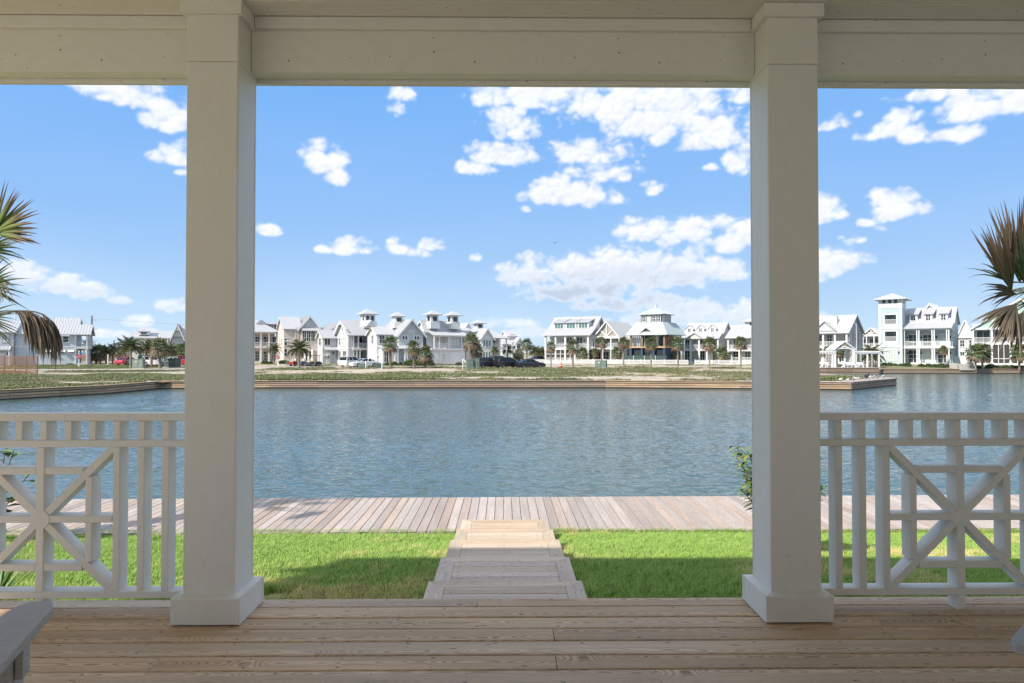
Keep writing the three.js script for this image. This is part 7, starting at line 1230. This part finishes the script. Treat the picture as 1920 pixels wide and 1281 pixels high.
fence('picket_fence', 'low white picket fence along the front of the right-hand houses', [W(1000, 140), W(1090, 138), W(1180, 132), W(1290, 128.5)], { panel: 2.4, pw: 0.12, ph: 1.0, mat: HM.trim, make: (l) => { const L = [box(-l / 2, l / 2, 0.2, 0.29, -0.03, 0.03), box(-l / 2, l / 2, 0.68, 0.77, -0.03, 0.03)]; for (let x = -l / 2 + 0.12; x < l / 2; x += 0.16) L.push(box(x - 0.045, x + 0.045, 0.06, 0.92, 0.031, 0.05)); return merge(L); } });
fence('picket_fence', 'low white picket fence in front of the house with railed porches', [W(1303, 128), W(1370, 126.5), W(1480, 124)], { panel: 2.4, pw: 0.12, ph: 1.0, mat: HM.trim, make: (l) => { const L = [box(-l / 2, l / 2, 0.2, 0.29, -0.03, 0.03), box(-l / 2, l / 2, 0.68, 0.77, -0.03, 0.03)]; for (let x = -l / 2 + 0.12; x < l / 2; x += 0.16) L.push(box(x - 0.045, x + 0.045, 0.06, 0.92, 0.031, 0.05)); return merge(L); } });
fence('construction_fence', 'green mesh construction fence in front of the dark blue house', [W(1168, 136), W(1250, 130.8)], { panel: 2.6, pw: 0.07, ph: 1.75, mat: mat([0.05, 0.085, 0.08], 0.9), postMat: HM.sash, make: (l) => box(-l / 2 + 0.03, l / 2 - 0.03, 0.1, 1.68, -0.01, 0.01) });
fence('dune_fence', 'brown board fence behind the palms at the street end', [W(150, 176), W(205, 178), W(270, 182)], { panel: 2.4, pw: 0.12, ph: 1.9, mat: mat([0.30, 0.20, 0.13], 0.9), make: (l) => { const L = []; let i = 0; for (let x = -l / 2 + 0.08; x < l / 2; x += 0.155, i++) L.push(box(x - 0.07, x + 0.07, 0.05, 1.75 + 0.05 * ((i * 7) % 3), (i % 2) * 0.02, 0.02 + (i % 2) * 0.02)); return merge(L); } });
{ // slatted screen fence at the left edge
  const t = thing('slatted_fence', 'brown fence of horizontal slats with open gaps on the left bank', 'fence'), sm = toneMats(T.deck, [[0.42, 0.30, 0.27], [0.36, 0.25, 0.22]], 0.85), y0 = bankY(-62, -88), a = W(-75, 88), b = W(70.5, 88), Lx = b[0] - a[0]; t.position.set(a[0], y0, a[1]);
  const g = boardGeo(Lx, 0.022, 0.078, 1, 0.3); for (let k = 0; k < 17; k++) { const m = part('slat', g, sm[k % 2], t); m.position.set(Lx / 2, 0.18 + k * 0.137, 0.03); } for (let x = 0; x <= Lx + 0.01; x += Lx / 7) part('fence_post', box(x - 0.05, x + 0.05, -0.1, 2.45, -0.07, 0.017), sm[1], t);
}
// ---------------------------------------------------------------- pergola, chairs and birds by the inlet
{
  const p0 = at(1538, 660, 115.4), py = BANK_Y + 0.37, pg = struct('terrace', box(44.6, 62.6, BANK_Y - 0.6, py, -121, -112.9), concrete);
  const X = (px) => at(px, 660, 115.5).x, Z = -115.5, hp = 2.6, M = HM.trim;
  const pergola = (xa, xb, label) => { const t = thing('pergola', label, 'pergola', 'white pergolas'); t.position.set(0, py, Z); for (const z of [0, -2.2]) { const n = Math.max(2, Math.round((xb - xa) / 2.1) + 1); for (let i = 0; i < n; i++) { const x = lerp(xa + 0.15, xb - 0.15, i / (n - 1)); part('post', box(x - 0.11, x + 0.11, 0, hp - 0.3, z - 0.11, z + 0.11), M, t); } part('beam', box(xa - 0.2, xb + 0.2, hp - 0.3, hp - 0.05, z - 0.08, z + 0.08), M, t); } for (let x = xa; x <= xb + 0.01; x += 0.45) part('rafter', box(x - 0.04, x + 0.04, hp - 0.045, hp + 0.12, -2.7, 0.5), M, t); for (let z = 0.2; z > -2.6; z -= 0.4) part('purlin', box(xa - 0.2, xb + 0.2, hp + 0.125, hp + 0.17, z - 0.03, z + 0.03), M, t); };
  pergola(X(1528), X(1562.5), 'white pergola beside the gabled arch, half hidden by the porch column'); pergola(X(1603), X(1649.5), 'white pergola between the gabled arch and the pale blue tower');
  const t = thing('gabled_arch', 'white gabled garden arch standing between two pergolas', 'garden arch'); t.position.set(0, py, Z); const a = X(1565), b = X(1600), m = (a + b) / 2, he = hp + 0.55, hr = he + 1.3;
  part('arch_roof', merge([roofSheet([[a - 0.35, he - 0.15, -2.6], [a - 0.35, he - 0.15, 0.4], [m, hr, 0.4], [m, hr, -2.6]], 0.14, 0.4), roofSheet([[b + 0.35, he - 0.15, 0.4], [b + 0.35, he - 0.15, -2.6], [m, hr, -2.6], [m, hr, 0.4]], 0.14, 0.4)]), M, t);
  for (const x of [a, b]) { for (const z of [0.1, -2.2]) part('post', box(x - 0.15, x + 0.15, 0, he, z - 0.15, z + 0.15), M, t); for (let z = -1.95; z < -0.1; z += 0.28) part('side_slat', box(x - 0.05, x + 0.05, 0.3, he, z - 0.06, z + 0.06), HM.cream, t); }
  part('arch_brace', merge([bar([a, he - 0.3, 0.1], [m, he + 0.45, 0.1], 0.12, 0.2), bar([b, he - 0.3, 0.1], [m, he + 0.45, 0.1], 0.12, 0.2), box(a, b, he - 0.02, he + 0.12, 0.05, 0.2)]), M, t);
}
function adirondack(o) {                         // seat faces local -z; origin on the floor under the seat
  const t = thing('adirondack_chair', o.label, 'chair', o.group), s = 1, m = o.mat, P = (n, g) => part(n, g, m, t);
  const arm = (sx) => { const sh = new THREE.Shape(); const pts = [[-0.055, 0.34], [0.055, 0.36], [0.075, -0.28], [0.07, -0.36], [0.045, -0.415], [0.0, -0.435], [-0.045, -0.42], [-0.075, -0.37], [-0.085, -0.28]]; sh.moveTo(...pts[0]); sh.splineThru(pts.slice(1).map((q) => new THREE.Vector2(...q))); sh.closePath(); const g = new THREE.ExtrudeGeometry(sh, { depth: 0.018, bevelEnabled: true, bevelSize: 0.005, bevelThickness: 0.005, bevelSegments: 2, curveSegments: 20 }); g.rotateX(Math.PI / 2); g.scale(sx * 0.78, 1, 1); if (sx < 0) { const ix = flat(g); const q = ix.attributes.position; for (let i = 0; i < q.count; i += 3) for (const k of ['X', 'Y', 'Z']) { const b2 = q['get' + k](i + 1), c2 = q['get' + k](i + 2); q['set' + k](i + 1, c2); q['set' + k](i + 2, b2); } ix.computeVertexNormals(); return uvm(ix).translate(sx * 0.345, 0.553, 0); } return uvm(g).translate(sx * 0.345, 0.553, 0); };
  for (const sx of [-1, 1]) {
    P('armrest', arm(sx));
    P('front_leg', cboxAt(sx * 0.315 - 0.014, sx * 0.315 + 0.014, 0, 0.524, -0.36, -0.24, 0.004)); P('arm_bracket', box(sx * 0.333, sx * 0.353, 0.38, 0.522, -0.33, -0.27));
    P('seat_rail', prism([[0.36, 0.27], [0.38, 0.37], [0.1, 0.36], [-0.5, 0.12], [-0.52, 0.0], [-0.36, 0.0]].map(([a, b]) => [a, b]), 0, 0.026).rotateY(Math.PI / 2).translate(sx * 0.285 - 0.013, 0, 0));
  }
  for (let k = 0; k < 6; k++) { const z = -0.355 + k * 0.086, y = 0.385 - Math.max(0, k - 1) * 0.032; const g = cbox(0.56, 0.022, 0.078, 0.004); g.rotateX(k ? 0.36 : 0.05); g.translate(0, y, z); P('seat_slat', g); }
  for (let k = -2; k <= 2; k++) { const h = 0.80 - Math.abs(k) * 0.055, sh = new THREE.Shape(); const w = 0.051; sh.moveTo(-w * 0.85, 0); sh.lineTo(w * 0.85, 0); sh.lineTo(w, h - 0.04); sh.quadraticCurveTo(w * 0.9, h, 0, h + 0.008); sh.quadraticCurveTo(-w * 0.9, h, -w, h - 0.04); sh.closePath(); const g = new THREE.ExtrudeGeometry(sh, { depth: 0.02, bevelEnabled: false }); g.translate(k * 0.108, 0, 0); g.rotateX(0.42); g.translate(0, 0.2, 0.12); P('back_slat', uvm(g)); }
  P('back_rail', cboxAt(-0.40, 0.40, 0.515, 0.545, 0.28, 0.36, 0.004)); P('back_rail', cboxAt(-0.27, 0.27, 0.76, 0.80, 0.385, 0.41, 0.004));
  t.position.set(...o.pos); t.rotation.y = o.turn; return t;
}
const greyPoly = mat([1, 1, 1], 0.55, { map: paintTex(44, [0.43, 0.405, 0.385], { blot: 0.12, brush: 0.35, gx: 0.08, gy: 0.8 }) });
// left chair: the end of its right arm is in view
{ const turn = 18 * RAD, tip = [-1.452, -2.24], lx = 0.345 + 0.05, lz = -0.42; const px = tip[0] - (lx * Math.cos(turn) + lz * Math.sin(turn)), pz = tip[1] - (-lx * Math.sin(turn) + lz * Math.cos(turn)); adirondack({ label: 'grey adirondack chair with broad rounded arms, beside the railing below the drooping palm frond', group: 'grey adirondack chairs on the porch', mat: greyPoly, pos: [px, 0.003, pz], turn }); }
{ const turn = -52 * RAD, tip = [1.462, -1.885], lx = -0.345, lz = 0.36; const px = tip[0] - (lx * Math.cos(turn) + lz * Math.sin(turn)), pz = tip[1] - (-lx * Math.sin(turn) + lz * Math.cos(turn)); adirondack({ label: 'grey adirondack chair beside the railing near the spiky palm', group: 'grey adirondack chairs on the porch', mat: greyPoly, pos: [px, 0.003, pz], turn }); }
for (const px of [1543, 1553, 1584, 1591, 1598, 1612, 1619]) { const p = at(px, 660, 114.3); adirondack({ label: 'white adirondack chair by the water between the pergola posts', group: 'white adirondack chairs on the terrace', mat: HM.trim, pos: [p.x, BANK_Y + 0.372, p.z], turn: Math.PI + (px % 5) * 0.12 - 0.2 }); }
{ // birds
  const bg = () => { const b = new THREE.SphereGeometry(0.1, 10, 7); b.scale(1.7, 0.85, 0.8); b.translate(0, 0.2, 0); const h = new THREE.SphereGeometry(0.05, 8, 6); h.translate(0.16, 0.32, 0); const n = bar([0.1, 0.22, 0], [0.15, 0.31, 0], 0.05, 0.05), t = bar([-0.14, 0.19, 0], [-0.28, 0.18, 0], 0.06, 0.02); return [merge([b, h, n, t]), merge([cyl(0.008, 0.008, 0.13, 5, 0.02, 0, 0.03), cyl(0.008, 0.008, 0.13, 5, 0.02, 0, -0.03)]), new THREE.ConeGeometry(0.018, 0.07, 6).rotateZ(-Math.PI / 2).translate(0.235, 0.315, 0)]; };
  const [body, legs, beak] = bg(), gull = mat([0.62, 0.62, 0.63], 0.8), grey = mat([0.20, 0.19, 0.19], 0.8), dark = mat([0.02, 0.02, 0.022], 0.7), leg = mat([0.08, 0.06, 0.04], 0.8);
  const A = new THREE.Vector2(32.3, -63.2), B = new THREE.Vector2(42.2, -73), nrm = new THREE.Vector2(-(B.y - A.y), B.x - A.x).normalize().multiplyScalar(-1); const g = mulberry(3);
  const spots = []; for (let i = 0; i < 17; i++) spots.push([0.02 + 0.95 * i / 17 + (g() - 0.5) * 0.04, 0.4 + 1.1 * g(), i === 8 ? 2 : g() < 0.45 ? 1 : 0]);
  for (const [f, w, k] of spots) { const x = lerp(A.x, B.x, f) - 0.70 * w, z = lerp(A.y, B.y, f) - 0.71 * w, t = thing('shore_bird', k === 2 ? 'dark upright bird standing on the pointed dock' : k ? 'small grey bird standing on the pointed dock' : 'small white gull standing on the pointed dock', 'bird', k === 2 ? undefined : k ? 'grey birds on the dock' : 'white gulls on the dock'), m = [gull, grey, dark][k]; t.position.set(x, BANK_Y + 0.105, z); t.rotation.y = g() * 6.28; if (k === 2) t.scale.set(1.3, 1.9, 1.3); part('body', body, m, t); part('legs', legs, leg, t); part('beak', beak, leg, t); }
  const s = thing('flying_bird', 'small dark bird gliding in the open sky', 'bird'), sp = at(1040, 456, 90); s.position.copy(sp); part('body', (() => { const b = new THREE.SphereGeometry(0.09, 8, 6); b.scale(2.4, 0.8, 0.8); return b; })(), grey, s); for (const k of [-1, 1]) part('wing', polys([[[0.1, 0.02, 0], [-0.08, 0.02, 0], [-0.02, 0.16, k * 0.32], [0.06, 0.15, k * 0.32]], [[-0.02, 0.16, k * 0.32], [0.06, 0.15, k * 0.32], [-0.08, 0.08, k * 0.68]]]), new THREE.MeshStandardMaterial({ color: lrgb(0.2, 0.19, 0.19), side: THREE.DoubleSide }), s); s.rotation.y = 1.3;
}
{ // stone steps down to the right-hand shore
  const P = at(1814, 660, 113.6), t = thing('shore_steps', 'pale stone steps going down to the water beside the mint house', 'steps'); t.position.set(P.x, BANK_Y, P.z); for (let k = 0; k < 6; k++) part('step', box(-1.2 + 0.08 * k, 1.2 - 0.08 * k, -0.1, 0.16 * (k + 1), -0.4 * (k + 1), -0.4 * k - 0.002), concrete, t); for (const s of [-1, 1]) part('cheek_wall', box(s * 1.35 - 0.12, s * 1.35 + 0.12, -0.1, 1.1, -2.4, -0.6), concrete, t);
}
console.log('props done');

renderer.render(scene, camera);
